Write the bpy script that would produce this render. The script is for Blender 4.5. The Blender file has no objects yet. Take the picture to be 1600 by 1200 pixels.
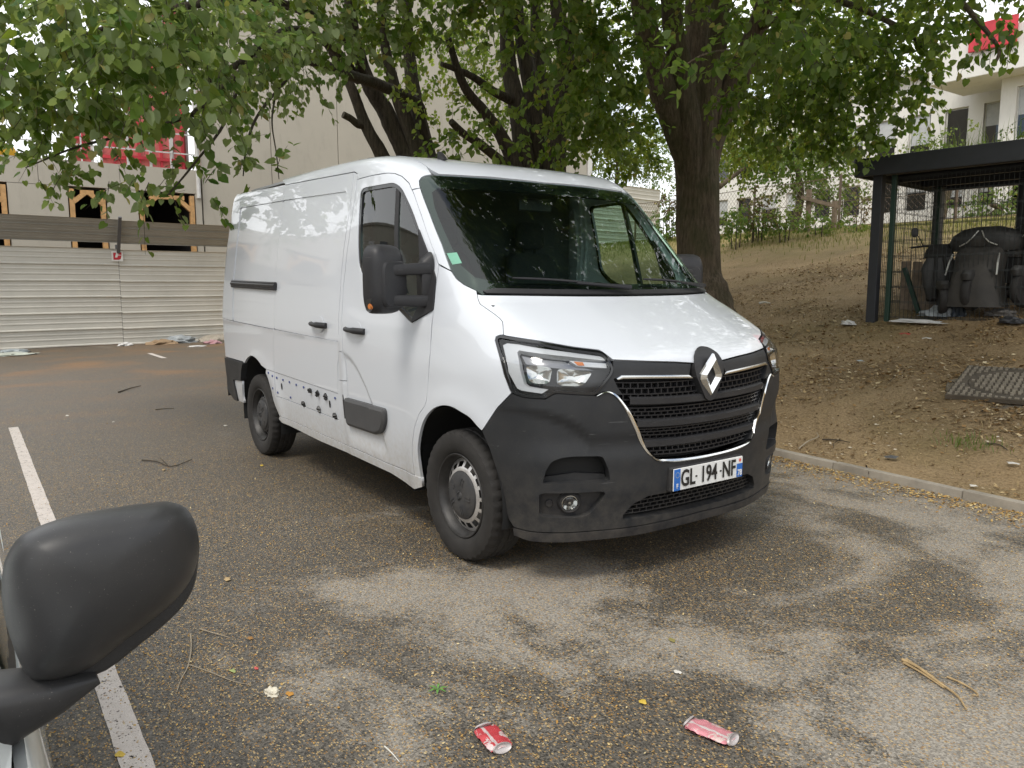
import bpy, bmesh, math, random
import numpy as np
from mathutils import Vector, Matrix, geometry
random.seed(7); RNG = np.random.default_rng(11)
sc = bpy.context.scene; COL = sc.collection
R_ = math.radians
# ---------------------------------------------------------------- camera, sky, sun, exposure
CAMP = np.array([3.3668, -3.0666, 1.4308]); YAW, PITCH, ROLL, FPX = 2.5151, .1260, -.0017, 1220.0
_f = np.array([math.cos(YAW) * math.cos(PITCH), math.sin(YAW) * math.cos(PITCH), -math.sin(PITCH)])
_r = np.cross(_f, [0, 0, 1.]); _r /= np.linalg.norm(_r); _u = np.cross(_r, _f)
_r, _u = math.cos(ROLL) * _r + math.sin(ROLL) * _u, -math.sin(ROLL) * _r + math.cos(ROLL) * _u
cam_d = bpy.data.cameras.new('camera'); cam = bpy.data.objects.new('camera', cam_d); COL.objects.link(cam)
cam.matrix_world = Matrix(((_r[0], _u[0], -_f[0], CAMP[0]), (_r[1], _u[1], -_f[1], CAMP[1]), (_r[2], _u[2], -_f[2], CAMP[2]), (0, 0, 0, 1)))
cam_d.sensor_fit = 'HORIZONTAL'; cam_d.sensor_width = 36; cam_d.lens = 36 * FPX / 1600; cam_d.clip_start = .05; cam_d.clip_end = 900
sc.camera = cam
SUN_EL, SUN_AZ = R_(57), R_(-66)          # azimuth measured from +x towards +y
w = bpy.data.worlds.new('World'); sc.world = w; w.use_nodes = True
nt = w.node_tree; nt.nodes.clear()
_o = nt.nodes.new('ShaderNodeOutputWorld'); sky = nt.nodes.new('ShaderNodeTexSky'); sky.sky_type = 'NISHITA'; sky.sun_disc = False
sky.sun_elevation = SUN_EL; sky.sun_rotation = math.pi / 2 - SUN_AZ; sky.air_density = 1.0; sky.dust_density = 2.0
b1 = nt.nodes.new('ShaderNodeBackground'); b1.inputs[1].default_value = .13; nt.links.new(sky.outputs[0], b1.inputs[0])
b2 = nt.nodes.new('ShaderNodeBackground'); b2.inputs[0].default_value = (.965, .985, 1.0, 1); b2.inputs[1].default_value = 1.25
tc = nt.nodes.new('ShaderNodeTexCoord'); nz = nt.nodes.new('ShaderNodeTexNoise'); nz.inputs['Scale'].default_value = 2.2; nz.inputs['Detail'].default_value = 7
cr_ = nt.nodes.new('ShaderNodeValToRGB'); cr_.color_ramp.elements[0].position = .36; cr_.color_ramp.elements[1].position = .50
mx = nt.nodes.new('ShaderNodeMixShader')
nt.links.new(tc.outputs['Generated'], nz.inputs['Vector']); nt.links.new(nz.outputs['Fac'], cr_.inputs[0]); nt.links.new(cr_.outputs[0], mx.inputs[0])
nt.links.new(b1.outputs[0], mx.inputs[1]); nt.links.new(b2.outputs[0], mx.inputs[2]); nt.links.new(mx.outputs[0], _o.inputs[0])
sl = bpy.data.lights.new('sun', 'SUN'); sun = bpy.data.objects.new('sun', sl); COL.objects.link(sun)
sl.energy = 1.5; sl.angle = R_(18); sl.color = (1, .95, .86)
sd = Vector((math.cos(SUN_EL) * math.cos(SUN_AZ), math.cos(SUN_EL) * math.sin(SUN_AZ), math.sin(SUN_EL)))
sun.rotation_euler = sd.to_track_quat('Z', 'Y').to_euler()
vs = sc.view_settings; vs.view_transform = 'Standard'; vs.look = 'None'; vs.gamma = 1; vs.use_curve_mapping = False; vs.exposure = .45
sc.cycles.use_denoising = True
sc.cycles.max_bounces = 8; sc.cycles.diffuse_bounces = 4; sc.cycles.glossy_bounces = 4; sc.cycles.transparent_max_bounces = 12; sc.cycles.transmission_bounces = 4
sc.cycles.sample_clamp_indirect = 6
def at(u, v, t):
    """world point seen at photograph position u, v (1600 x 1200) at depth t metres"""
    return CAMP + t * (_f + (u - 800) / FPX * _r - (v - 600) / FPX * _u)
def project(P):
    q = np.asarray(P) - CAMP; d = q @ _f
    return 800 + FPX * (q @ _r) / d, 600 - FPX * (q @ _u) / d, d
# ---------------------------------------------------------------- object helpers
def prop(o, label=None, cat=None, group=None, kind=None):
    if label: o['label'] = label
    if cat: o['category'] = cat
    if group: o['group'] = group
    if kind: o['kind'] = kind
    return o
def empty(name, loc=(0, 0, 0), rz=0, label=None, cat=None, group=None):
    o = bpy.data.objects.new(name, None); COL.objects.link(o); o.location = loc; o.rotation_euler = (0, 0, rz); o.empty_display_size = .1
    return prop(o, label, cat, group)
def link(name, me, parent=None):
    o = bpy.data.objects.new(name, me); COL.objects.link(o)
    if parent is not None: o.parent = parent
    return o
def copy_tree(o, parent=None):
    c = o.copy(); COL.objects.link(c)
    if parent is not None: c.parent = parent
    for ch in list(o.children): copy_tree(ch, c)
    return c
class MB:
    """collects shapes into one mesh"""
    def __init__(s): s.v = []; s.f = []
    def add(s, v, f):
        n = len(s.v); s.v += [tuple(map(float, p)) for p in v]; s.f += [tuple(i + n for i in q) for q in f]; return s
    def box(s, c, d, rz=0, rot=None, bev=0):
        x, y, z = d[0] / 2, d[1] / 2, d[2] / 2
        M = (rot if rot is not None else Matrix.Rotation(rz, 3, 'Z'))
        if bev <= 0:
            vs = [(-x, -y, -z), (x, -y, -z), (x, y, -z), (-x, y, -z), (-x, -y, z), (x, -y, z), (x, y, z), (-x, y, z)]
            fs = [(3, 2, 1, 0), (4, 5, 6, 7), (0, 1, 5, 4), (1, 2, 6, 5), (2, 3, 7, 6), (3, 0, 4, 7)]
        else:
            bm = bmesh.new(); bmesh.ops.create_cube(bm, size=1)
            for q in bm.verts: q.co = Vector((q.co.x * 2 * x, q.co.y * 2 * y, q.co.z * 2 * z))
            bmesh.ops.bevel(bm, geom=bm.edges[:], offset=bev, segments=2, profile=.5, affect='EDGES')
            bm.verts.index_update(); vs = [tuple(q.co) for q in bm.verts]; fs = [tuple(q.index for q in f.verts) for f in bm.faces]; bm.free()
        C = Vector(c)
        return s.add([C + M @ Vector(p) for p in vs], fs)
    def bar(s, a, b, w, h=None):
        a, b = Vector(a), Vector(b); h = h or w; d = (b - a); L = d.length; q = d.to_track_quat('Z', 'Y').to_matrix()
        return s.box((a + b) / 2, (w, h, L), rot=q)
    def tube(s, pts, r, n=8, cap=True):
        pts = [Vector(p) for p in pts]; m = len(pts); rr = r if hasattr(r, '__len__') else [r] * m
        vs = []; fs = []; up = None
        for i, p in enumerate(pts):
            d = (pts[min(i + 1, m - 1)] - pts[max(i - 1, 0)]).normalized()
            if up is None: up = d.orthogonal().normalized()
            a = (up - d * up.dot(d)).normalized(); up = a; b = d.cross(a)
            vs += [p + (a * math.cos(2 * math.pi * k / n) + b * math.sin(2 * math.pi * k / n)) * rr[i] for k in range(n)]
        for i in range(m - 1):
            for k in range(n):
                k2 = (k + 1) % n; fs.append((i * n + k, i * n + k2, (i + 1) * n + k2, (i + 1) * n + k))
        if cap: fs += [tuple(reversed(range(n))), tuple((m - 1) * n + k for k in range(n))]
        return s.add(vs, fs)
    def lathe(s, prof, n=48, axis='Y', c=(0, 0, 0), closed=False, mod=None):
        """prof: (r, h) ; axis Y : h along y"""
        vs = []; m = len(prof)
        for k in range(n):
            a = 2 * math.pi * k / n
            for j, (r, h) in enumerate(prof):
                if mod: r = r + mod(k, j)
                if axis == 'Y': p = (r * math.cos(a), h, r * math.sin(a))
                elif axis == 'X': p = (h, r * math.cos(a), r * math.sin(a))
                else: p = (r * math.cos(a), r * math.sin(a), h)
                vs.append((p[0] + c[0], p[1] + c[1], p[2] + c[2]))
        fs = []
        for k in range(n):
            k2 = (k + 1) % n
            for j in range(m - 1 + (1 if closed else 0)):
                j2 = (j + 1) % m; fs.append((k * m + j, k * m + j2, k2 * m + j2, k2 * m + j))
        return s.add(vs, fs)
    def prism(s, poly, a, b, plane='xz'):
        """extrude a 2D polygon between a and b along the third axis"""
        def P(q, t): return {'xz': (q[0], t, q[1]), 'yz': (t, q[0], q[1]), 'xy': (q[0], q[1], t)}[plane]
        n = len(poly); vs = [P(q, a) for q in poly] + [P(q, b) for q in poly]
        fs = [tuple(range(n)), tuple(reversed(range(n, 2 * n)))] + [((i + 1) % n, i, n + i, n + (i + 1) % n) for i in range(n)]
        return s.add(vs, fs)
    def mesh(s, name, mat=None, smooth=False, fix=True):
        me = bpy.data.meshes.new(name); me.from_pydata(s.v, [], s.f)
        if fix:
            bm = bmesh.new(); bm.from_mesh(me); bmesh.ops.recalc_face_normals(bm, faces=bm.faces[:]); bm.to_mesh(me); bm.free()
        if mat: me.materials.append(mat)
        if smooth:
            me.polygons.foreach_set('use_smooth', [True] * len(me.polygons))
            if smooth != 'all': me.set_sharp_from_angle(angle=R_(smooth if smooth > 1 else 40))
        return me
    def build(s, name, mat=None, parent=None, smooth=False, fix=True): return link(name, s.mesh(name, mat, smooth, fix), parent)
def fast_mesh(name, V, F, mat=None, smooth=False, attr=None):
    """V (n,3), F (m,k) arrays"""
    me = bpy.data.meshes.new(name); V = np.asarray(V, np.float32); F = np.asarray(F, np.int32); m, k = F.shape
    me.vertices.add(len(V)); me.vertices.foreach_set('co', V.ravel()); me.loops.add(m * k); me.loops.foreach_set('vertex_index', F.ravel())
    me.polygons.add(m); me.polygons.foreach_set('loop_start', np.arange(0, m * k, k, dtype=np.int32)); me.polygons.foreach_set('loop_total', np.full(m, k, np.int32))
    if attr is not None:
        a = me.attributes.new('tint', 'FLOAT', 'POINT'); a.data.foreach_set('value', np.asarray(attr, np.float32))
    if mat: me.materials.append(mat)
    me.update(calc_edges=True)
    if smooth: me.polygons.foreach_set('use_smooth', np.ones(m, bool))
    me.validate()
    return me
def text_mesh(txt, size, mat, name, ext=.0008, narrow=1.0, bold=.0):
    cu = bpy.data.curves.new(name, 'FONT'); cu.body = txt; cu.size = size; cu.align_x = 'CENTER'; cu.align_y = 'CENTER'; cu.extrude = ext; cu.offset = bold; cu.resolution_u = 4
    o = bpy.data.objects.new(name, cu); COL.objects.link(o); dg = bpy.context.evaluated_depsgraph_get()
    me = bpy.data.meshes.new_from_object(o.evaluated_get(dg)); bpy.data.objects.remove(o); bpy.data.curves.remove(cu)
    for v in me.vertices: v.co.x *= narrow
    me.materials.clear(); me.materials.append(mat); me.name = name
    return me
# ---------------------------------------------------------------- material helpers
class NT:
    def __init__(s, name):
        s.m = bpy.data.materials.new(name); s.m.use_nodes = True; s.t = s.m.node_tree; s.t.nodes.clear()
        s.out = s.n('OutputMaterial'); s.co = None
    def n(s, typ, **kw):
        x = s.t.nodes.new('ShaderNode' + typ)
        for k, v in kw.items(): setattr(x, k, v)
        return x
    def l(s, a, b): s.t.links.new(a, b)
    def pos(s):
        if s.co is None: s.co = s.n('NewGeometry').outputs['Position']
        return s.co
    def obj(s): return s.n('TexCoord').outputs['Object']
    def val(s, sock, v):
        if hasattr(v, 'node'): s.l(v, sock)
        else: sock.default_value = v if not (isinstance(v, tuple) and len(v) == 3 and sock.type == 'RGBA') else (*v, 1)
    def noise(s, scale, detail=4, rough=.55, dist=0, vec=None, out='Fac'):
        x = s.n('TexNoise'); x.inputs['Scale'].default_value = scale; x.inputs['Detail'].default_value = detail; x.inputs['Roughness'].default_value = rough; x.inputs['Distortion'].default_value = dist
        s.l(vec or s.pos(), x.inputs['Vector']); return x.outputs[out]
    def vor(s, scale, feature='F1', vec=None, out='Distance', rnd=1):
        x = s.n('TexVoronoi', feature=feature); x.inputs['Scale'].default_value = scale; x.inputs['Randomness'].default_value = rnd; s.l(vec or s.pos(), x.inputs['Vector']); return x.outputs[out]
    def ramp(s, fac, *st, inter='LINEAR'):
        x = s.n('ValToRGB'); e = x.color_ramp; e.interpolation = inter
        while len(e.elements) < len(st): e.elements.new(.5)
        for q, (p_, c) in zip(e.elements, st):
            q.position = p_; q.color = (c, c, c, 1) if not isinstance(c, tuple) else (*c, 1)
        s.l(fac, x.inputs[0]); return x.outputs[0]
    def mix(s, fac, a, b, mode='MIX'):
        x = s.n('Mix', data_type='RGBA', blend_type=mode); s.val(x.inputs[0], fac); s.val(x.inputs[6], a); s.val(x.inputs[7], b); return x.outputs[2]
    def math(s, op, a, b=0., c=None):
        x = s.n('Math', operation=op); s.val(x.inputs[0], a); s.val(x.inputs[1], b)
        if c is not None: s.val(x.inputs[2], c)
        return x.outputs[0]
    def xyz(s, vec=None):
        x = s.n('SeparateXYZ'); s.l(vec or s.pos(), x.inputs[0]); return x.outputs
    def scale(s, v, vec=None):
        x = s.n('Mapping'); x.inputs['Scale'].default_value = v; s.l(vec or s.pos(), x.inputs[0]); return x.outputs[0]
    def bump(s, h, strength=.3, dist=.01):
        x = s.n('Bump'); x.inputs['Strength'].default_value = strength; x.inputs['Distance'].default_value = dist; s.l(h, x.inputs['Height']); return x.outputs[0]
    def bsdf(s, base, rough=.5, metal=0, nrm=None, spec=None, coat=0, **kw):
        x = s.n('BsdfPrincipled'); s.val(x.inputs['Base Color'], base); s.val(x.inputs['Roughness'], rough); s.val(x.inputs['Metallic'], metal)
        if nrm: s.l(nrm, x.inputs['Normal'])
        if spec is not None: s.val(x.inputs['Specular IOR Level'], spec)
        if coat: x.inputs['Coat Weight'].default_value = coat; x.inputs['Coat Roughness'].default_value = .02
        for k, v in kw.items(): s.val(x.inputs[k], v)
        return x.outputs[0]
    def done(s, sh): s.l(sh, s.out.inputs[0]); return s.m
def plain(name, col, rough=.5, metal=0, var=.12, vscale=6, bump=0, bscale=80, coat=0, spec=None, obj=False):
    """a real surface: base colour with mottled variation, fine relief"""
    t = NT(name); vec = t.obj() if obj else None
    n = t.noise(vscale, 6, .65, vec=vec); c = t.mix(t.ramp(n, (.3, 0.), (.7, 1.)), tuple(k * (1 - var) for k in col), tuple(min(1, k * (1 + var)) for k in col))
    r = t.math('MULTIPLY_ADD', n, .2, rough - .1)
    nr = t.bump(t.noise(bscale, 4, vec=vec), bump, .004) if bump else None
    return t.done(t.bsdf(c, r, metal, nr, spec, coat))
def glassy(name, tint, rough=.01, refl=1.0, ior=1.5):
    """thin pane: tinted transparency with a Fresnel mirror on top"""
    t = NT(name); tr = t.n('BsdfTransparent'); t.val(tr.inputs[0], tint); g = t.n('BsdfGlossy'); g.inputs['Roughness'].default_value = rough
    ge = t.n('NewGeometry'); dt = t.n('VectorMath', operation='DOT_PRODUCT'); t.l(ge.outputs['Normal'], dt.inputs[0]); t.l(ge.outputs['Incoming'], dt.inputs[1])
    r0 = 2 * ((ior - 1) / (ior + 1)) ** 2; sch = t.math('POWER', t.math('SUBTRACT', 1., t.math('ABSOLUTE', dt.outputs['Value'])), 5.); f = t.math('MINIMUM', t.math('MULTIPLY', t.math('MULTIPLY_ADD', sch, 1 - r0, r0), refl), 1.)
    m = t.n('MixShader'); t.l(f, m.inputs[0]); t.l(tr.outputs[0], m.inputs[1]); t.l(g.outputs[0], m.inputs[2]); return t.done(m.outputs[0])
# ------------------------------------------------------------------ ground: asphalt sheet, earth bank, kerb, markings
KY = lambda x: 2.46 - .085 * (np.minimum(x, 6) - .45) * (np.asarray(x) > -3) - .085 * (-3 - .45) * (np.asarray(x) <= -3)    # kerb line
def bank(x, y):
    """height of the earth bank behind the kerb"""
    d = np.maximum(np.asarray(y, float) - KY(x), 0)
    h = .05 + .05 * np.minimum(d, .8) + .222 * np.maximum(d - .5, 0) - .125 * np.maximum(d - 12.6, 0) - .085 * np.maximum(d - 19, 0)
    return h
def gz(x, y): return float(bank(x, y)) if y > KY(x) + .05 else 0.0
def mat_asphalt():
    t = NT('wet_worn_asphalt'); x, y, z = t.xyz()
    big = t.noise(.55, 7, .62, .6); mid_ = t.noise(2.6, 6, .65, .3); fine = t.noise(60, 3)
    st = t.vor(150, vec=t.scale((1, 1, 1))); stc = t.vor(150, out='Color'); stv = t.n('SeparateColor'); t.l(stc, stv.inputs[0])
    # dry, paler areas: more of them towards the kerb and the front of the bay
    bias = t.math('ADD', t.math('MULTIPLY', t.ramp(t.math('ADD', t.math('MULTIPLY', x, .5), y), (-.0, 0.), (1., 1.)), .0), 0)
    gx = t.math('MULTIPLY_ADD', x, .030, .0); gy = t.math('MULTIPLY_ADD', y, .024, .035)
    d = t.math('ADD', t.math('ADD', big, t.math('MULTIPLY', t.math('ADD', mid_, t.math('MULTIPLY', fine, .35)), .30)), t.math('MAXIMUM', t.math('MINIMUM', t.math('ADD', gx, gy), .16), -.12))
    d = t.math('ADD', d, t.math('MULTIPLY_ADD', stv.outputs[1], .07, -.035))
    dry = t.ramp(d, (.728, 0.), (.818, 1.))
    wetc = t.mix(stv.outputs[0], (.026, .0235, .0200), (.132, .116, .094)); dryc = t.mix(stv.outputs[0], (.145, .129, .108), (.32, .29, .245))
    c = t.mix(dry, wetc, dryc)
    # tan grit and fallen blossom lying in the texture
    fl = t.vor(85, vec=t.scale((1, 1.7, 1))); flr = t.vor(85, vec=t.scale((1, 1.7, 1)), out='Color'); fs = t.n('SeparateColor'); t.l(flr, fs.inputs[0])
    cover = t.math('MULTIPLY_ADD', t.noise(.9, 5, .6), .55, .12)
    isf = t.math('MULTIPLY', t.math('LESS_THAN', fs.outputs[1], cover), t.math('LESS_THAN', fl, .42))
    flc = t.mix(fs.outputs[2], (.27, .14, .035), (.48, .34, .15))
    c = t.mix(t.math('MULTIPLY', isf, .75), c, flc)
    # drifts of orange blossom far back near the hoarding
    far = t.ramp(t.math('MULTIPLY', x, -1.), (.0, 0.), (.0001, 0.)) if False else t.n('MapRange').outputs[0]
    mr = far.node; t.l(x, mr.inputs[0]); mr.inputs[1].default_value = -4; mr.inputs[2].default_value = -15; mr.inputs[3].default_value = 0; mr.inputs[4].default_value = 1; mr.clamp = True
    dn = t.ramp(t.noise(.9, 6, .65, .5, vec=t.scale((1.0, .55, 1))), (.50, 0.), (.68, 1.))
    c = t.mix(t.math('MULTIPLY', t.math('MULTIPLY', dn, far), .7), c, (.27, .125, .03))
    c = t.mix(t.math('MULTIPLY', far, .22), c, (.10, .062, .035))
    # drifts along the kerb
    rough = t.math('ADD', t.math('MULTIPLY', dry, .28), t.math('MULTIPLY_ADD', fine, .3, .38))
    h = t.math('ADD', t.math('MULTIPLY', st, .6), t.math('MULTIPLY', isf, .3))
    return t.done(t.bsdf(c, rough, 0, t.bump(h, .55, .006), .45))
M_ASPH = mat_asphalt()
def mat_earth():
    t = NT('trodden_earth'); x, y, z = t.xyz()
    a = t.noise(.45, 6, .6, .4); b = t.noise(4, 6, .65); f = t.noise(45, 4, .7)
    c = t.mix(t.ramp(a, (.35, 0.), (.65, 1.)), (.215, .145, .072), (.43, .305, .16)); c = t.mix(t.math('MULTIPLY', b, .6), c, (.42, .305, .175))
    moss = t.ramp(t.noise(.38, 5, .6, .3), (.52, 0.), (.66, 1.)); c = t.mix(t.math('MULTIPLY', moss, .45), c, (.135, .115, .030))
    c = t.mix(t.ramp(f, (.3, .55), (.6, 0.)), c, (.055, .034, .017))
    lf = t.vor(55, out='Color'); ls = t.n('SeparateColor'); t.l(lf, ls.inputs[0]); ld = t.vor(55)
    isl = t.math('MULTIPLY', t.math('LESS_THAN', ls.outputs[0], .22), t.math('LESS_THAN', ld, .45)); c = t.mix(t.math('MULTIPLY', isl, .8), c, t.mix(ls.outputs[1], (.16, .095, .04), (.36, .27, .15)))
    g = t.n('MapRange'); t.l(y, g.inputs[0]); g.inputs[1].default_value = 11; g.inputs[2].default_value = 15.5; g.clamp = True
    gr = t.math('MULTIPLY', g.outputs[0], t.ramp(t.noise(2.2, 5, .6), (.3, .2), (.6, 1.))); c = t.mix(t.math('MULTIPLY', gr, .85), c, (.20, .185, .050))
    return t.done(t.bsdf(c, .85, 0, t.bump(t.math('ADD', t.math('MULTIPLY', b, .5), f), .8, .03), .25))
M_EARTH = mat_earth()
M_CONC = plain('kerb_concrete', (.30, .265, .215), .85, var=.25, vscale=5, bump=.5, bscale=120)
m = MB(); xs = [-140, -40, -12, -4, 0, 4, 12, 60, 140]
v = [(x, y, 0) for x in xs for y in xs]; n = len(xs)
m.add(v, [(i * n + j, (i + 1) * n + j, (i + 1) * n + j + 1, i * n + j + 1) for i in range(n - 1) for j in range(n - 1)])
prop(m.build('asphalt', M_ASPH), kind='structure')
# the bank: a displaced grid, finer towards the camera
def axis(*segs):
    out = []
    for a, b, s in segs: out += list(np.arange(a, b, s))
    return np.array(out)
gx = axis((-60, -24, 2.0), (-24, -10, .35), (-10, 6.5, .11), (6.5, 14, .5), (14, 60, 4)); gd = axis((0.0, 6, .09), (6, 16, .2), (16, 30, .8), (30, 90, 6))
X, Dd = np.meshgrid(gx, gd, indexing='ij'); Y = KY(X) + .045 + Dd
from mathutils import noise as mnoise
def lump(x, y): return .05 * mnoise.fractal((x * .9, y * .9, 1.3), 1, 2, 5) + .022 * mnoise.fractal((x * 4, y * 4, 4.), 1, 2, 3)
L_ = np.vectorize(lump)(X, Y) * np.clip(Dd / .5, .15, 1)
Z = bank(X, Y) - .012 + L_
V = np.stack([X, Y, Z], -1).reshape(-1, 3); a, b = X.shape; I = np.arange(a * b).reshape(a, b)
F = np.stack([I[:-1, :-1], I[1:, :-1], I[1:, 1:], I[:-1, 1:]], -1).reshape(-1, 4)
prop(link('earth_bank', fast_mesh('earth_bank', V, F, M_EARTH, True)), kind='structure')
kerb = empty('kerb', (.0, 2.5, 0), 0, 'low concrete kerb edging the earth bank beside the van', 'kerb')
x = -18.0; KM = {}
while x < 9:
    x1 = x + 1.0; a = np.array([x + .003, KY(x)]); b = np.array([x1 - .003, KY(x1)]); dr = random.uniform(-.006, .006)
    mm = MB(); L = np.linalg.norm(b - a); mm.box((0, 0, 0), (L, .075, .30), bev=.010); o = mm.build('kerb_stone', M_CONC, kerb, 30)
    o.location = ((a[0] + b[0]) / 2, (a[1] + b[1]) / 2 - 2.5 + dr, -.095 + random.uniform(-.006, .008)); o.rotation_euler = (random.uniform(-.03, .03), 0, math.atan2(b[1] - a[1], b[0] - a[0])); x = x1
# bay lines: thin sheets of worn paint
def mat_line():
    t = NT('worn_road_paint'); n = t.noise(30, 5, .7); w = t.ramp(t.math('ADD', n, t.math('MULTIPLY', t.noise(3, 4), .35)), (.50, 1.), (.60, 0.))
    st = t.vor(150); c = t.mix(t.noise(14, 4), (.42, .37, .33), (.60, .545, .50)); sh = t.bsdf(c, .6, 0, t.bump(st, .3, .004)); tr = t.n('BsdfTransparent')
    g = t.vor(85, vec=t.scale((1, 1.7, 1))); keep = t.math('MULTIPLY', t.ramp(n, (.36, 0.), (.40, 1.)), t.math('GREATER_THAN', t.vor(60), .16)); m_ = t.n('MixShader'); t.l(keep, m_.inputs[0]); t.l(tr.outputs[0], m_.inputs[1]); t.l(sh, m_.inputs[2]); return t.done(m_.outputs[0])
M_LINE = mat_line()
def bayline(x0, x1, yf, w=.095):
    m = MB(); n = max(2, int((x1 - x0) / .1)); v = []; 
    for i in range(n + 1):
        x = x0 + (x1 - x0) * i / n; y = yf(x) if callable(yf) else yf; j = .0018; v += [(x, y - w / 2 + random.uniform(-j, j), .004), (x, y + w / 2 + random.uniform(-j, j), .004)]
    m.add(v, [(2 * i, 2 * i + 2, 2 * i + 3, 2 * i + 1) for i in range(n)]); prop(m.build('bay_line', M_LINE, fix=False), kind='structure')
bayline(-5.95, 2.2, lambda x: -2.588 - .112 * (x + 5.95) / 6.9, .086); bayline(-14.6, -13.2, .40, .10); bayline(-5.9, 2.2, -5.2, .10)
# manhole: square iron frame with round cover, on a lump of concrete
M_BED = plain('earthy_concrete', (.17, .14, .10), .9, var=.35, vscale=7, bump=.6, bscale=60)
M_IROND = plain('dark_iron', (.085, .068, .048), .85, .1, var=.3, vscale=9)  # darker iron for frame and cover below the raised pattern
M_IRON = plain('rusty_iron', (.27, .23, .175), .65, .25, var=.3, vscale=9, bump=.3, bscale=60)
mc = at(1592, 596, 7.15); mh = empty('manhole', tuple(mc), 0, 'rusty iron manhole with round patterned cover set in the earth bank', 'manhole')
slope = math.atan(.19); mh.rotation_euler = (slope, 0, R_(14)); mh.location.z = gz(mc[0], mc[1]) + .012
m = MB(); v = []; f = []; n = 48; S = .50
for k in range(n):
    a = 2 * math.pi * k / n + math.pi / 4; c, s = math.cos(a), math.sin(a); q = S / max(abs(c), abs(s)); v += [(.405 * c, .405 * s, .01), (q * c, q * s, .01), (q * c, q * s, -.03), (.405 * c, .405 * s, -.03)]
f = [(4 * k + j, 4 * k + (j + 1) % 4, 4 * ((k + 1) % n) + (j + 1) % 4, 4 * ((k + 1) % n) + j) for k in range(n) for j in range(4)]
m.add(v, f)
m.build('frame', M_IROND, mh)
m = MB(); m.lathe([(0, .004), (.385, .004), (.39, .010), (.398, .010), (.40, 0), (.40, -.03)], 56, 'Z'); m.build('cover', M_IROND, mh)
m = MB(); g = .052
for i in range(-11, 12):
    for j in range(-11, 12):
        px, py = i * g, j * g; r = math.hypot(px, py)
        if r < .365: m.box((px, py, .010), (.040, .022, .014), rz=(i + j) % 2 * math.pi / 2)
        elif r > .43 and max(abs(px), abs(py)) < .49: m.box((px, py, .014), (.034, .020, .012), rz=(i + j) % 2 * math.pi / 2)
prop(m.build('tread_pattern', M_IRON, mh), kind='stuff')

m = MB(); v, f = [], []
for k in range(26):
    a = 2 * math.pi * k / 26; r = .56 + .08 * mnoise.noise((math.cos(a) * 2, math.sin(a) * 2, 0)); v += [(r * math.cos(a) * 1.05, r * math.sin(a) * 1.0, -.060 + .02 * random.random()), ((r + .06) * math.cos(a) * 1.05, (r + .06) * math.sin(a), -.22)]
f = [(2 * k, 2 * k + 1, 2 * ((k + 1) % 26) + 1, 2 * ((k + 1) % 26)) for k in range(26)] + [tuple(2 * k for k in range(26))]
m.add(v, f).build('concrete_bed', M_BED, mh, 30)
# ------------------------------------------------------------------ smooth implicit shape of the van body (front axle at x=0, +x forward, y left, z up)
def _table(pts, n=3001, smooth=0.03):
    pts = np.array(pts, float); a = np.linspace(pts[0, 0], pts[-1, 0], n)
    v = np.interp(a, pts[:, 0], pts[:, 1]); st = a[1] - a[0]
    k = max(1, int(smooth / st)); ker = np.hanning(2 * k + 3); ker /= ker.sum()
    vp = np.concatenate([v[0] - (v[1] - v[0]) * np.arange(k + 1, 0, -1), v, v[-1] + (v[-1] - v[-2]) * np.arange(1, k + 2)])
    return a, np.convolve(vp, ker, 'valid')
XF = _table([(-.2, .70), (.15, .735), (.25, .765), (.36, .782), (.45, .802), (.60, .812), (.86, .812), (.98, .806), (1.06, .795), (1.105, .765), (1.15, .70), (1.23, .565), (1.30, .43),
             (1.345, .335), (1.375, .275), (1.60, .02), (2.00, -.445), (2.08, -.55), (2.145, -.67), (2.195, -.82), (2.232, -1.02), (2.258, -1.35), (2.28, -1.9), (2.31, -3.0), (2.5, -8.0)], smooth=.045)
SW = _table([(-.2, .93), (.2, .955), (.36, .985), (.5, 1.003), (.75, 1.022), (1.05, 1.035), (1.2, 1.033), (1.45, 1.018), (1.8, .978), (2.1, .932), (2.25, .905), (2.6, .84)], smooth=.12)
CY = _table([(-.3, .008), (0, 0), (.2, .004), (.4, .022), (.55, .062), (.635, .092), (.755, .135), (.85, .19), (.91, .245), (.96, .315), (1.0, .42), (1.1, .8)], smooth=.09)
CS = _table([(-.3, 1.), (1.1, 1.), (1.4, 1.08), (2.05, .5), (2.2, .35), (2.6, .3)], smooth=.08)
KT = _table([(-.3, 0), (1.0, .012), (1.386, .05), (2.05, .15), (2.6, .2)], smooth=.1)
XR = _table([(-.3, -4.02), (.5, -4.02), (1.1, -3.98), (2.0, -3.89), (2.6, -3.83)], smooth=.1)
def ti(T, v): return np.interp(v, T[0], T[1])
def smax(a, b, k):
    h = np.maximum(k - np.abs(a - b), 0) / k
    return np.maximum(a, b) + h * h * h * k / 6
def sstep(v, a, b):
    t = np.clip((v - a) / (b - a), 0, 1); return t * t * (3 - 2 * t)
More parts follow.
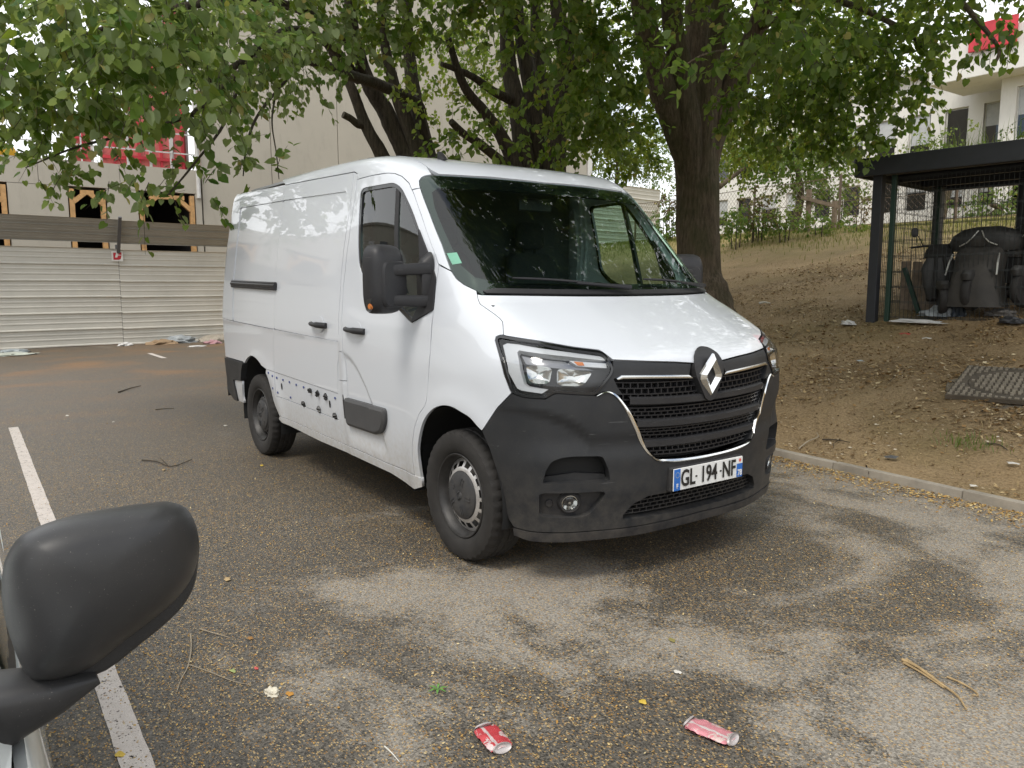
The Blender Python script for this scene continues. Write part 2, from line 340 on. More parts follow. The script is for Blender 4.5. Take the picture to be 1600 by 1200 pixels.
def f_van(x, y, z):
    ay = np.abs(y)
    s = ti(SW, z) - ti(KT, z) * np.maximum(0, x + 1.3) ** 2
    # arch flares, blended into the flank
    for cx, cz, R, a in ((.03, .35, .47, .016), (-3.03, .35, .46, .010)):
        r = np.hypot(x - cx, z - cz); s = s + a * np.exp(-((r - R) / .09) ** 2) * sstep(z, .1, .3)
    # swage that sweeps from the sill pillar over the door towards the arch
    arc = 1.02 - .50 * ((x + 1.30) / .52) ** 2
    s = s - .011 * sstep(arc - z, 0, .05) * sstep(x, -1.305, -1.288) * sstep(-.74 - x, 0, .08) * sstep(z, .40, .5)
    s = s - .006 * sstep(1.075 + .012 * (-1.35 - x) / 2.4 * 4 - z, 0, .025) * sstep(-1.30 - x, 0, .08)
    # dip under the side window
    d = np.hypot((x + .72) / .62, (z - 1.45) / .27)
    s = s - .012 * np.exp(-(np.maximum(d - .75, 0) / .35) ** 2) * sstep(z, 1.15, 1.3) * sstep(1.75 - z, 0, .3)
    # hollow cheek pressed into the bumper corners
    th = np.arctan2(ay, x + 1.5); el = np.hypot((np.maximum(th, .30) - .455) / .185, (z - .60) / .275); el = np.where(th > .455, np.abs(z - .60) / .275, el)
    cheek = .020 * sstep(1.0 - el, 0., .16) * sstep(z, .60, .735) * sstep(.52 - th, 0, .05)
    cheek = cheek + .010 * sstep(th, .20, .27) * sstep(.43 - th, 0, .06) * sstep(z, .62, .70) * sstep(.92 - z, 0, .05) * 0
    xf = ti(XF, z)
    n = np.sqrt(1 + ((ti(XF, z + .004) - ti(XF, z - .004)) / .008) ** 2)
    cs = ti(CS, z)
    fr = (x + cs * ti(CY, ay) - xf) / n + cheek
    zz = z + .062 * (ay / .9) ** 2
    g = smax(fr, ay - s, .13 + .05 * sstep(z, 1.9, 2.2))
    g = smax(g, zz - 2.322, .14)
    g = smax(g, ti(XR, z) - x, .11)
    return g
def grad_f(f, P, h=.006):
    x, y, z = P[:, 0], P[:, 1], P[:, 2]
    g = np.stack([f(x + h, y, z) - f(x - h, y, z), f(x, y + h, z) - f(x, y - h, z), f(x, y, z + h) - f(x, y, z - h)], 1)
    return g / np.maximum(np.linalg.norm(g, axis=1, keepdims=True), 1e-9)
def cast(f, O, D, t0, t1, n=40):
    """first crossing outside -> inside along rays O + tD"""
    O = np.asarray(O, float); D = np.asarray(D, float); N = len(O)
    ts = np.linspace(t0, t1, n); lo = np.full(N, np.nan); hi = np.full(N, np.nan)
    prev = f(*(O + t0 * D).T)
    best = np.full(N, t1); bv = np.abs(prev) + 9
    for a, b in zip(ts[:-1], ts[1:]):
        v = f(*(O + b * D).T)
        m = np.isnan(lo) & (prev > 0) & (v <= 0); lo[m] = a; hi[m] = b
        c = np.abs(v) < bv; best[c] = b; bv[c] = np.abs(v)[c]; prev = v
    miss = np.isnan(lo); lo[miss] = best[miss]; hi[miss] = best[miss]
    for _ in range(17):
        mid = (lo + hi) / 2; v = f(*(O + mid[:, None] * D).T); ins = v <= 0
        hi = np.where(ins, mid, hi); lo = np.where(ins, lo, mid)
    return O + ((lo + hi) / 2)[:, None] * D, ~miss
RX = -1.5
def rays(mode, q):
    q = np.asarray(q, float); N = len(q); z0 = np.zeros(N)
    if mode == 'side': return np.stack([q[:, 0], z0 - 1.25, q[:, 1]], 1), np.tile([0, 1., 0], (N, 1)), 0, 1.1
    if mode == 'rad':                      # q = angle from +x towards -y, height
        d = np.stack([np.cos(q[:, 0]), -np.sin(q[:, 0]), z0], 1)
        return np.stack([z0 + RX, z0, q[:, 1]], 1) + 2.9 * d, -d, 0, 2.7
    if mode == 'top': return np.stack([q[:, 0], q[:, 1], z0 + 2.6], 1), np.tile([0, 0, -1.], (N, 1)), 0, 2.2
    if mode == 'diag':                     # from 45 degrees above the near side; q = x, (y+z)/sqrt2
        k = .5 ** .5; return np.stack([q[:, 0], q[:, 1] * k - 3 * k, q[:, 1] * k + 3 * k], 1), np.tile([0, k, -k], (N, 1)), 0, 3.2
    if mode == 'rear': return np.stack([z0 - 4.6, q[:, 0], q[:, 1]], 1), np.tile([1., 0, 0], (N, 1)), 0, .9
def to2(mode, P):
    P = np.asarray(P, float)
    if mode == 'side': return P[:, [0, 2]]
    if mode == 'rad': return np.stack([np.arctan2(-P[:, 1], P[:, 0] - RX), P[:, 2]], 1)
    if mode == 'top': return P[:, [0, 1]]
    if mode == 'diag': return np.stack([P[:, 0], (P[:, 1] + P[:, 2]) * .5 ** .5], 1)
    if mode == 'rear': return P[:, [1, 2]]
# ------------------------------------------------------------------ panels cut out of a smooth body surface
def catmull(pts, n=6):
    P = np.array(pts, float); Q = np.vstack([2 * P[0] - P[1], P, 2 * P[-1] - P[-2]]); out = []
    for i in range(1, len(Q) - 2):
        for k in range(n):
            t = k / n; a, b, c, d = Q[i - 1], Q[i], Q[i + 1], Q[i + 2]
            out.append(.5 * (2 * b + (c - a) * t + (2 * a - 5 * b + 4 * c - d) * t * t + (3 * b - a - 3 * c + d) * t ** 3))
    out.append(P[-1]); return [tuple(q) for q in out]
def fillet(poly, r, n=5):
    P = np.array(poly, float); m = len(P); out = []
    for i in range(m):
        a, b, c = P[i - 1], P[i], P[(i + 1) % m]; u, v = a - b, c - b; lu, lv = np.linalg.norm(u), np.linalg.norm(v)
        if lu < 1e-6 or lv < 1e-6: continue
        k = min(r, .45 * lu, .45 * lv); p, q = b + u / lu * k, b + v / lv * k
        for t in np.linspace(0, 1, n): out.append(tuple((1 - t) ** 2 * p + 2 * t * (1 - t) * b + t * t * q))
    return out
def inpoly(Q, poly):
    x, y = Q[:, 0], Q[:, 1]; c = np.zeros(len(Q), bool); P = np.asarray(poly); a = P[-1]
    for b in P:
        m = ((a[1] > y) != (b[1] > y)); s = (b[0] - a[0]) * (y - a[1]) / (b[1] - a[1] + 1e-12) + a[0]; c ^= m & (x < s); a = b
    return c
def area2(P): P = np.asarray(P); return .5 * np.sum(P[:, 0] * np.roll(P[:, 1], -1) - np.roll(P[:, 0], -1) * P[:, 1])
def dens(P, h):
    out = []; P = np.asarray(P, float)
    for a, b in zip(P, np.roll(P, -1, 0)):
        L = np.linalg.norm(b - a)
        if L < 1e-5: continue
        k = max(1, int(math.ceil(L / h))); out += [a + (b - a) * i / k for i in range(k)]
    return np.array(out)
def shrink(P, g):
    P = np.asarray(P, float); s = 1 if area2(P) > 0 else -1
    e1 = P - np.roll(P, 1, 0); e2 = np.roll(P, -1, 0) - P
    n1 = np.stack([-e1[:, 1], e1[:, 0]], 1) * s; n2 = np.stack([-e2[:, 1], e2[:, 0]], 1) * s
    n1 /= np.linalg.norm(n1, axis=1, keepdims=True) + 1e-9; n2 /= np.linalg.norm(n2, axis=1, keepdims=True) + 1e-9
    n = n1 + n2; d = np.maximum((n * n).sum(1, keepdims=True) / 2, .5); return P + n / d * g
def patch(outline, holes, h):
    loops = [dens(outline, h)] + [dens(q, h) for q in holes]
    pts = np.vstack(loops); edges = []; k = 0
    for L in loops: edges += [(k + i, k + (i + 1) % len(L)) for i in range(len(L))]; k += len(L)
    lo, hi = pts.min(0), pts.max(0); gx = np.arange(lo[0] + h * .5, hi[0], h); gy = np.arange(lo[1] + h * .5, hi[1], h)
    G = np.stack(np.meshgrid(gx, gy), -1).reshape(-1, 2); m = inpoly(G, loops[0])
    for L in loops[1:]: m &= ~inpoly(G, L)
    G = G[m]
    if len(G):
        d = np.full(len(G), 9.)
        for i in range(0, len(G), 400): d[i:i + 400] = np.sqrt(((G[i:i + 400, None] - pts[None]) ** 2).sum(2).min(1))
        G = G[d > .42 * h]
    A = np.vstack([pts, G]) if len(G) else pts
    vo, eo, fo, ov, _, _ = geometry.delaunay_2d_cdt([Vector(p) for p in A], edges, [], 0, 1e-6)
    V = np.array([tuple(q) for q in vo]); T = np.array([f for f in fo if len(f) == 3])
    C = V[T].mean(1); m = inpoly(C, loops[0])
    for L in loops[1:]: m &= ~inpoly(C, L)
    T = T[m]
    s = (V[T[:, 1]] - V[T[:, 0]]); q = (V[T[:, 2]] - V[T[:, 0]]); a = s[:, 0] * q[:, 1] - s[:, 1] * q[:, 0]; T[a < 0] = T[a < 0][:, ::-1]
    T = T[np.abs(a) > 1e-9]
    return V, T, loops
SC = {'side': (1, 1), 'rad': (2.25, 1), 'top': (1, 1), 'rear': (1, 1), 'diag': (1, 1)}
def panel(name, mode, outline, mat, parent, holes=(), off=0, depth=.018, h=.035, gap=.0022, sides=(1,), f=None, lip=None, hole_gap=None, cuts=None):
    """one sheet of bodywork: 2D outline laid on the smooth shape, edges turned in by depth; sides: 1 near (-y), -1 mirrored"""
    f = f or f_van; s = np.array(SC[mode]); hg = gap if hole_gap is None else hole_gap
    ol = shrink(np.array(outline) * s, gap); hs = [shrink(np.array(q) * s, -hg) for q in holes]
    V2, T, loops = patch(ol, hs, h)
    O, D, t0, t1 = rays(mode, V2 / s); P, ok = cast(f, O, D, t0, t1); N = grad_f(f, P); P = P + N * off
    a = P[T[:, 1]] - P[T[:, 0]]; b = P[T[:, 2]] - P[T[:, 0]]; fl = (np.cross(a, b) * N[T[:, 0]]).sum(1) < 0; T[fl] = T[fl][:, ::-1]
    v = list(P); n = list(N); faces = [tuple(t) for t in T]
    Q = V2
    for L in loops:
        idx = [int(np.argmin(((Q - p) ** 2).sum(1))) for p in L]; m = len(idx)
        p0 = P[idx]; n0 = N[idx]; p1 = p0 - n0 * depth; tg = np.roll(p0, -1, 0) - np.roll(p0, 1, 0); nn = np.cross(tg, n0); nn /= np.linalg.norm(nn, axis=1, keepdims=True) + 1e-9
        c2 = L + 1e-3 * 0; k = len(v)
        # outward side test in 2D
        t2 = np.roll(L, -1, 0)[0] - L[0]; mid = (L[0] + np.roll(L, -1, 0)[0]) / 2; q2 = np.array([t2[1], -t2[0]]); q2 = q2 / (np.linalg.norm(q2) + 1e-9) * 2e-4
        inside = inpoly(np.array([mid + q2]), loops[0])[0] and not any(inpoly(np.array([mid + q2]), H)[0] for H in loops[1:])
        # build, orientation fixed by recalculating from the normal sign
        P3 = cast(f, *[r for r in rays(mode, np.array([(mid + q2 * (-1 if inside else 1) * 20) / s]))[:2]], t0, t1)[0][0]
        sign = 1 if np.dot(nn[0], P3 - p0[0]) > 0 else -1
        nn = nn * sign; v += list(p0) + list(p1); n += list(nn) + list(nn)
        for i in range(m):
            j = (i + 1) % m; q = (k + i, k + j, k + m + j, k + m + i); e = np.cross(v[q[1]] - v[q[0]], v[q[2]] - v[q[0]])
            faces.append(q if np.dot(e, nn[i]) > 0 else q[::-1])
    objs = []
    for sd_ in sides:
        vv = np.array(v) * [1, sd_, 1]; nv = np.array(n) * [1, sd_, 1]; ff = faces if sd_ > 0 else [q[::-1] for q in faces]
        me = bpy.data.meshes.new(name); me.from_pydata([tuple(p) for p in vv], [], ff); me.materials.append(mat)
        me.polygons.foreach_set('use_smooth', [True] * len(me.polygons)); me.update()
        if len(me.vertices): me.normals_split_custom_set_from_vertices([tuple(q) for q in nv])
        objs.append(link(name, me, parent))
    return objs if len(objs) > 1 else objs[0]
def conv(frm, to, pts, f=None):
    O, D, t0, t1 = rays(frm, pts); P, _ = cast(f or f_van, O, D, t0, t1); return [tuple(q) for q in to2(to, P)]
def on_body(mode, q, off=0, f=None):
    O, D, t0, t1 = rays(mode, [q]); P, _ = cast(f or f_van, O, D, t0, t1); N = grad_f(f or f_van, P); return P[0] + N[0] * off, N[0]
def on_many(mode, Q, f=None):
    O, D, t0, t1 = rays(mode, np.asarray(Q, float)); P, _ = cast(f or f_van, O, D, t0, t1); return P, grad_f(f or f_van, P)
def mirrored(half): return list(half) + [(-a, b) for a, b in reversed(half) if abs(a) > 1e-6]
# ------------------------------------------------------------------ the white panel van
def paint(name, col, coat=1.0):
    t = NT(name); n = t.noise(1.2, 5); n2 = t.noise(35, 4)
    d = t.ramp(t.noise(900, 2), (.70, 0.), (.76, 1.)); z = t.xyz()[2]
    low = t.ramp(z, (.25, 1.), (.75, 0.)); dirt = t.math('MULTIPLY', t.ramp(t.math('MULTIPLY', n2, low), (.10, 0.), (.6, .7)), 1.)
    c = t.mix(n, tuple(k * .97 for k in col), tuple(min(1, k * 1.02) for k in col)); c = t.mix(dirt, c, (.42, .38, .32)); c = t.mix(t.math('MULTIPLY', d, .12), c, (.3, .27, .2))
    return t.done(t.bsdf(c, t.math('MULTIPLY_ADD', dirt, .4, .28), 0, t.bump(t.noise(2.3, 2), .35, .006), .5, coat))
M_WHITE = paint('white_car_paint', (.59, .615, .655))
def black_plastic(name, col, rough):
    t = NT(name); vec = t.obj(); n = t.noise(5, 6, .7, vec=vec); sp = t.ramp(t.noise(420, 2, vec=vec), (.71, 0.), (.75, 1.)); du = t.ramp(t.noise(3, 4, vec=vec), (.35, 0.), (.8, 1.))
    scr = t.ramp(t.noise(9, 3, .6, .4, vec=t.scale((1, .35, 9), vec)), (.700, 0.), (.712, 1.)); low_ = t.ramp(t.xyz()[2], (.22, .38), (.62, .05))
    c = t.mix(t.math('MULTIPLY', du, .5), col, tuple(k * 1.5 + .004 for k in col)); c = t.mix(t.math('MULTIPLY', sp, .5), c, (.25, .23, .2)); c = t.mix(t.math('MULTIPLY', low_, t.ramp(t.noise(14, 5, .7, vec=vec), (.35, 0.), (.75, 1.))), c, (.16, .14, .115)); c = t.mix(t.math('MULTIPLY', scr, .28), c, (.20, .20, .20))
    return t.done(t.bsdf(c, t.math('MULTIPLY_ADD', n, .2, rough), 0, t.bump(t.noise(700, 2, vec=vec), .12, .001), .28))
M_BUMP = black_plastic('dark_grey_bumper_plastic', (.021, .022, .024), .36)
M_TRIM = black_plastic('black_trim_plastic', (.022, .022, .024), .35)
M_GRILLE = black_plastic('grille_plastic', (.016, .016, .018), .3)
M_GLOSSB = plain('gloss_black_trim', (.006, .006, .007), .15, coat=.5)
M_VOID = plain('underbody_black', (.008, .008, .008), .8)
M_CHROME = plain('chrome', (.80, .80, .78), .14, 1.0, var=.05)
M_SATIN = plain('satin_chrome', (.62, .62, .60), .22, 1.0, var=.06)
M_RUB = plain('tyre_rubber', (.019, .017, .0155), .8, var=.35, vscale=14, bump=.25, bscale=160)
M_STEEL = plain('silver_wheel_steel', (.62, .60, .585), .4, .65, var=.2, vscale=14)
M_STEELD = plain('dark_wheel_steel', (.048, .046, .045), .5, .5, var=.3, vscale=14)
M_CAP = black_plastic('wheel_cap_plastic', (.032, .033, .036), .42)
M_INT = plain('cab_lining', (.035, .037, .04), .7)
M_SEAT = plain('seat_cloth', (.018, .019, .022), .85, var=.3, vscale=40)
M_WS = glassy('green_tinted_windscreen', (.60, .74, .67), .008, .8, 1.50)
M_SIDEG = glassy('green_tinted_side_glass', (.66, .80, .73), .006, 1.5, 1.5)
M_LENS = glassy('clear_lamp_lens', (.93, .94, .95), .01, .9, 1.45)
M_BOWL = plain('lamp_reflector', (.62, .62, .60), .12, 1.0, var=.05)
M_LIGHTG = plain('milky_light_guide', (.50, .51, .52), .3, 0, var=.06, coat=.6)
M_LTRIM = plain('grey_lamp_trim', (.20, .20, .21), .2, .5)
M_AMBER = plain('amber_plastic', (.55, .17, .03), .25, coat=.6)
M_RED = plain('red_lamp_plastic', (.30, .01, .012), .22, coat=.6)
M_BLUE = plain('plate_blue', (.02, .13, .46), .35); M_PLW = plain('plate_white', (.72, .72, .70), .35, var=.05); M_INK = plain('plate_black', (.012, .012, .012), .4)
M_CLIPB = plain('blue_clip', (.04, .06, .20), .5); M_STICK = plain('sticker_green', (.40, .68, .58), .6)
van = empty('delivery_van', (0, 0, 0), 0, 'white delivery van with dark grey bumper and rhombus badge parked below the trees', 'van')
B2 = (1, -1)
# -- shared boundary lines ----------------------------------------------------
door_top = [(-1.215, 2.082), (-1.028, 2.086), (-.859, 2.083), (-.792, 2.074), (-.724, 2.051), (-.652, 2.007), (-.583, 1.936), (-.486, 1.817), (-.306, 1.591), (-.263, 1.534)]
door_front = [(-.254, 1.467), (-.231, 1.282), (-.207, 1.082), (-.214, .98), (-.238, .82), (-.256, .787), (-.323, .733), (-.381, .646), (-.415, .547), (-.425, .457), (-.426, .374)]
door_rear = [(-1.221, .388), (-1.243, .405), (-1.283, .5), (-1.289, .635), (-1.268, .75), (-1.258, .831), (-1.262, .939), (-1.28, 1.01), (-1.28, 1.132), (-1.295, 1.419), (-1.239, 1.729), (-1.212, 1.973)]
door = door_top + door_front + [(-.796, .374)] + door_rear
window = fillet([(-1.155, 2.022), (-.78, 2.022), (-.70, 1.985), (-.565, 1.847), (-.258, 1.467), (-.230, 1.300), (-.425, 1.222), (-.523, 1.263), (-.757, 1.367), (-1.0, 1.46), (-1.09, 1.54), (-1.12, 1.75)], .06)
panel('front_door', 'side', door, M_WHITE, van, [window], h=.021, sides=B2, hole_gap=0)
inner = [tuple(q) for q in shrink(np.array(window), .022)]
panel('window_seal', 'side', window, M_GLOSSB, van, [inner], off=-.004, h=.03, sides=B2, depth=.02, hole_gap=0, gap=.0005)
mb_tri = [(-.475, 1.74), (-.370, 1.614), (-.258, 1.467), (-.232, 1.300), (-.425, 1.224), (-.405, 1.276), (-.365, 1.331), (-.420, 1.556)]
panel('side_window', 'side', inner, M_SIDEG, van, [], off=-.012, h=.05, sides=B2, depth=.003, gap=-.004)
panel('window_divider', 'side', [(-.764, 2.0), (-.729, 2.0), (-.60, 1.33), (-.64, 1.33)], M_TRIM, van, off=-.006, h=.05, sides=B2, depth=.02, gap=0)
# -- sliding door, in skins that step at the pressed lines ---------------------
sl_front = [(-1.270, 2.133), (-1.273, 1.879), (-1.331, 1.495), (-1.334, 1.13)]
sd1 = panel('sliding_door', 'side', [(-2.517, 2.181), (-1.843, 2.156)] + sl_front + [(-1.336, 1.075), (-1.362, 1.072), (-1.36, 1.50), (-1.333, 1.671), (-1.333, 1.985), (-1.365, 2.022), (-2.522, 2.066)], M_WHITE, van, h=.03, sides=B2)
rec = fillet([(-2.520, 2.066), (-1.333, 2.025), (-1.333, 1.671), (-1.362, 1.50), (-1.362, 1.072), (-2.555, 1.099), (-2.534, 1.418), (-2.539, 1.719)], .03)
mid = [(-2.555, 1.097), (-1.336, 1.072), (-1.345, 1.04), (-1.389, .926), (-1.42, .727), (-2.630, .762), (-2.596, .97)]
lo1 = [(-2.630, .760), (-1.42, .725), (-1.443, .543), (-2.636, .573)]
lo2 = [(-2.636, .571), (-1.443, .541), (-1.431, .451), (-1.404, .386), (-2.600, .416), (-2.626, .497)]
for i, sdo in enumerate(sd1):
    s_ = B2[i]
    panel('door_skin', 'side', rec, M_WHITE, sdo, off=-.005, h=.03, gap=.0008, sides=(s_,))
    panel('door_skin', 'side', mid, M_WHITE, sdo, h=.03, gap=.0010, sides=(s_,))
    panel('door_skin', 'side', lo1, M_WHITE, sdo, off=-.004, h=.035, gap=.0010, sides=(s_,))
    panel('door_skin', 'side', lo2, M_WHITE, sdo, h=.035, gap=.0010, sides=(s_,))
panel('centre_pillar', 'side', sl_front + [(-1.389, .926), (-1.42, .729), (-1.445, .536), (-1.431, .451), (-1.404, .386)] + door_rear + [(-1.215, 2.082), (-1.22, 2.118)], M_WHITE, van,
      [[(-1.343, 1.012), (-1.295, 1.008), (-1.272, .939), (-1.272, .824), (-1.395, .819), (-1.382, .926)]], h=.03, sides=B2)
panel('fuel_flap', 'side', [(-1.343, 1.012), (-1.295, 1.008), (-1.272, .939), (-1.272, .824), (-1.395, .819), (-1.382, .926)], M_WHITE, van, h=.03, sides=(1,))
# -- rear quarter ---------------------------------------------------------------
arch_r = catmull([(-2.625, .41), (-2.717, .502), (-2.749, .602), (-2.781, .694), (-2.836, .749), (-2.924, .803), (-3.024, .838), (-3.136, .852), (-3.229, .836), (-3.30, .81), (-3.369, .77)], 4)
sl_rear = [(-2.522, 2.066), (-2.539, 1.719), (-2.534, 1.418), (-2.555, 1.098)]
RXE = -3.93
rq = panel('rear_quarter', 'side', [(RXE + .04, 2.235), (-2.517, 2.183), (-2.521, 2.066), (-3.575, 2.095), (-3.565, 1.85), (-3.60, 1.49), (-3.60, 1.125), (-3.76, 1.132), (RXE, 1.14), (RXE + .01, 1.6), (RXE + .03, 2.05)], M_WHITE, van, h=.035, sides=B2, gap=.0012)
for i, q in enumerate(rq):
    s_ = B2[i]
    panel('quarter_skin', 'side', fillet([(-3.573, 2.093)] + sl_rear + [(-3.60, 1.125), (-3.60, 1.49), (-3.565, 1.85)], .025), M_WHITE, q, off=-.005, h=.035, gap=.001, sides=(s_,))
    panel('quarter_skin', 'side', [(-2.557, 1.095), (-2.596, .97), (-2.632, .762), (-2.806, .773)] + arch_r[arch_r.index(min(arch_r, key=lambda p: abs(p[0] + 2.9))):] + [(-3.41, .782), (-3.80, .786), (RXE, .788), (RXE, 1.138), (-3.763, 1.130), (-3.60, 1.123)], M_WHITE, q, h=.03, gap=.001, sides=(s_,))
    panel('quarter_skin', 'side', [(-2.633, .760), (-2.640, .573), (-2.626, .497), (-2.602, .418)] + arch_r[:arch_r.index(min(arch_r, key=lambda p: abs(p[0] + 2.83)))] + [(-2.80, .771)], M_WHITE, q, off=-.002, h=.03, gap=.001, sides=(s_,))
# -- sill -----------------------------------------------------------------------
panel('sill', 'side', [(-2.60, .415), (-1.404, .384), (-1.221, .386), (-.796, .372), (-.426, .372), (-.36, .37), (-.367, .315), (-.45, .285), (-.531, .29), (-.745, .318), (-1.256, .332), (-1.846, .336), (-2.57, .365), (-2.64, .385)], M_WHITE, van, off=.004, h=.04, sides=B2, gap=.0015)
# -- rear end -------------------------------------------------------------------
rb = panel('rear_bumper', 'side', [(RXE, .782), (-3.80, .782), (-3.378, .774), (-3.44, .705), (-3.488, .607), (-3.73, .594), (-3.70, .40), (-3.80, .40), (RXE, .46)], M_BUMP, van, off=.012, h=.04, sides=B2, depth=.05)
panel('rear_arch_skin', 'side', [(-3.732, .592), (-3.488, .605), (-3.53, .46), (-3.51, .405), (-3.69, .40)], M_WHITE, van, h=.04, sides=B2)
hw = .92
def rear_piece(name, poly, mat, off=0, depth=.02, par=None): return panel(name, 'rear', poly, mat, par or van, off=off, depth=depth, h=.06)
rdoors = [rear_piece('rear_door', [(-.86, .80), (-.003, .80), (-.003, 2.17), (-.76, 2.17), (-.84, 1.6)], M_WHITE), rear_piece('rear_door', [(.86, .80), (.84, 1.6), (.76, 2.17), (.003, 2.17), (.003, .80)], M_WHITE)]
rear_piece('rear_bumper', [(-.985, .42), (-.985, .78), (.985, .78), (.985, .42)], M_BUMP, .014, .05)
for s_ in B2:
    panel('rear_corner', 'rear', [(s_ * .865, .80), (s_ * .99, .80), (s_ * .99, 1.14), (s_ * .965, 1.6), (s_ * .90, 2.12), (s_ * .77, 2.20), (s_ * .845, 1.6)], M_WHITE, van, h=.05)
    panel('tail_lamp', 'rear', fillet([(s_ * .875, .84), (s_ * .992, .84), (s_ * .99, 1.16), (s_ * .88, 1.16)], .02), M_RED, van, off=.010, h=.04, depth=.03)
# -- roof -----------------------------------------------------------------------
roof_half = [(-.50, 0), (-.515, -.29), (-.545, -.51), (-.605, -.71), (-.622, -.742), (-.67, -.752), (-.80, -.765), (-1.3, -.775), (-3.75, -.775), (-3.84, -.73)]
pr_, _ = on_body('rad', (.0, 2.058)); roof_half[0] = (pr_[0] - .004, 0)
roof_half[1:4] = [(on_body('rad', q)[0][0] - .004, on_body('rad', q)[0][1]) for q in ((.289, 2.063), (.489, 2.061), (.665, 2.058))]
panel('roof', 'top', roof_half + [(a, -b) for a, b in reversed(roof_half) if b], M_WHITE, van, h=.06, gap=.0015)
def diag(pts): return conv('top', 'diag', pts)
dt = conv('side', 'diag', [(RXE + .04, 2.235), (-2.517, 2.183), (-1.843, 2.158), (-1.270, 2.135), (-1.22, 2.118)] + door_top[:6])
ps = conv('rad', 'diag', [(.772, 1.961), (.740, 1.972), (.745, 1.986), (.751, 2.016), (.743, 2.037), (.729, 2.048), (.698, 2.056)])
dtop = diag([(-.67, -.752), (-.80, -.765), (-1.3, -.775), (-2.2, -.775), (-3.2, -.775), (-3.75, -.775), (-3.84, -.73)])
panel('side_rail', 'diag', dt + conv('side', 'diag', [(-.613, 1.966)]) + ps[1:] + dtop, M_WHITE, van, h=.045, sides=B2, gap=.0018)
# -- A pillar -------------------------------------------------------------------
pil = conv('side', 'rad', [(-.270, 1.545), (-.306, 1.591), (-.486, 1.817), (-.583, 1.936), (-.607, 1.963)]) + [(.740, 1.970), (.727, 1.933), (.687, 1.824), (.631, 1.651), (.608, 1.558), (.596, 1.508)]
panel('windscreen_pillar', 'rad', pil, M_WHITE, van, h=.03, sides=B2, gap=.0015)
# -- windscreen -----------------------------------------------------------------
ws_half = [(.0, 2.058), (.289, 2.060), (.489, 2.058), (.66, 2.056), (.715, 2.052), (.743, 2.036), (.750, 2.012), (.745, 1.986), (.727, 1.933), (.687, 1.824), (.631, 1.651), (.608, 1.558), (.594, 1.503), (.576, 1.461), (.554, 1.431), (.517, 1.400), (.503, 1.383), (.418, 1.381), (.227, 1.376), (.089, 1.374), (0, 1.374)]
ws = mirrored(ws_half)
fin_half = [(.0, 1.985), (.40, 1.985), (.66, 1.975), (.685, 1.95), (.668, 1.86), (.60, 1.65), (.565, 1.54), (.52, 1.475), (.44, 1.445), (.0, 1.440)]
panel('windscreen_surround', 'rad', ws, M_GLOSSB, van, [mirrored(fin_half)], off=-.007, h=.05, depth=.01, gap=.001, hole_gap=0)
WS = panel('windscreen', 'rad', ws, M_WS, van, off=-.001, h=.05, depth=.003, gap=.004)
# sticker, droppings on the glass
panel('inspection_sticker', 'rad', [(.612, 1.600), (.577, 1.605), (.560, 1.548), (.592, 1.540)], M_STICK, van, off=-.004, h=.03, depth=.001, gap=0)
# -- fender ---------------------------------------------------------------------
farch = [(-.367, .325), (-.367, .467), (-.352, .557), (-.298, .666), (-.234, .738), (-.151, .79), (-.061, .816), (.024, .819), (.104, .803), (.18, .785), (.245, .748)]
farch_s = catmull(farch, 3)
hl = [(.484, 1.169), (.481, 1.186), (.473, 1.194), (.393, 1.170), (.323, 1.142), (.271, 1.127), (.261, 1.113), (.257, 1.086), (.252, 1.043), (.256, 1.019), (.293, .924), (.372, .940), (.379, .936), (.395, .913), (.435, .917), (.450, .927), (.460, .945), (.471, 1.016)]
hood_cut = [(.517, 1.385), (.515, 1.358), (.511, 1.337), (.496, 1.316), (.478, 1.290), (.467, 1.270), (.462, 1.254), (.465, 1.196)]
fen = conv('side', 'rad', [(-.263, 1.537)] + door_front + [(-.426, .36)] + farch_s) + [(.517, .733), (.483, .861), (.457, .935)] + [(.460, .945), (.471, 1.016), (.484, 1.169), (.481, 1.186), (.473, 1.194)] + hood_cut[::-1] + [(.518, 1.402), (.554, 1.433), (.577, 1.463), (.594, 1.503)]
panel('front_fender', 'rad', fen, M_WHITE, van, h=.028, sides=B2, gap=.0018)
# -- bonnet ---------------------------------------------------------------------
hd = [(0, 1.040), (.03, 1.045), (.05, 1.051), (.10, 1.062), (.169, 1.073), (.250, 1.086), (.266, 1.122), (.271, 1.129), (.323, 1.144), (.393, 1.172), (.460, 1.192)] + hood_cut[::-1][0:] + [(.503, 1.381), (.418, 1.379), (.227, 1.373), (.089, 1.371), (0, 1.371)]
panel('bonnet', 'rad', mirrored(hd), M_WHITE, van, h=.035, gap=.0018)
# -- bumper ---------------------------------------------------------------------
ch_out = [(.292, .925), (.276, .941), (.262, .940), (.245, .918), (.219, .844), (.199, .762), (.178, .668), (.157, .602), (.116, .576), (.055, .566), (0, .564)]
ch_in = [(.290, .920), (.270, .934), (.252, .918), (.230, .856), (.210, .774), (.189, .682), (.170, .625), (.145, .600), (.110, .590), (.055, .582), (0, .580)]
bot = [(.517, .733), (.501, .654), (.487, .555), (.476, .462), (.468, .371), (.462, .320), (.452, .285), (.420, .276), (.339, .270), (.224, .266), (.1, .268), (0, .272)]
half = ch_out[::-1] + [(.372, .940), (.379, .936), (.395, .913), (.435, .917), (.450, .927), (.457, .932), (.483, .861)] + bot
vent = fillet([(.399, .516), (.398, .533), (.393, .580), (.383, .622), (.362, .640), (.336, .644), (.276, .638), (.262, .566), (.258, .512)], .012)
fogr = fillet([(.406, .472), (.264, .467), (.280, .399), (.303, .343), (.349, .345), (.385, .348), (.404, .362)], .02)
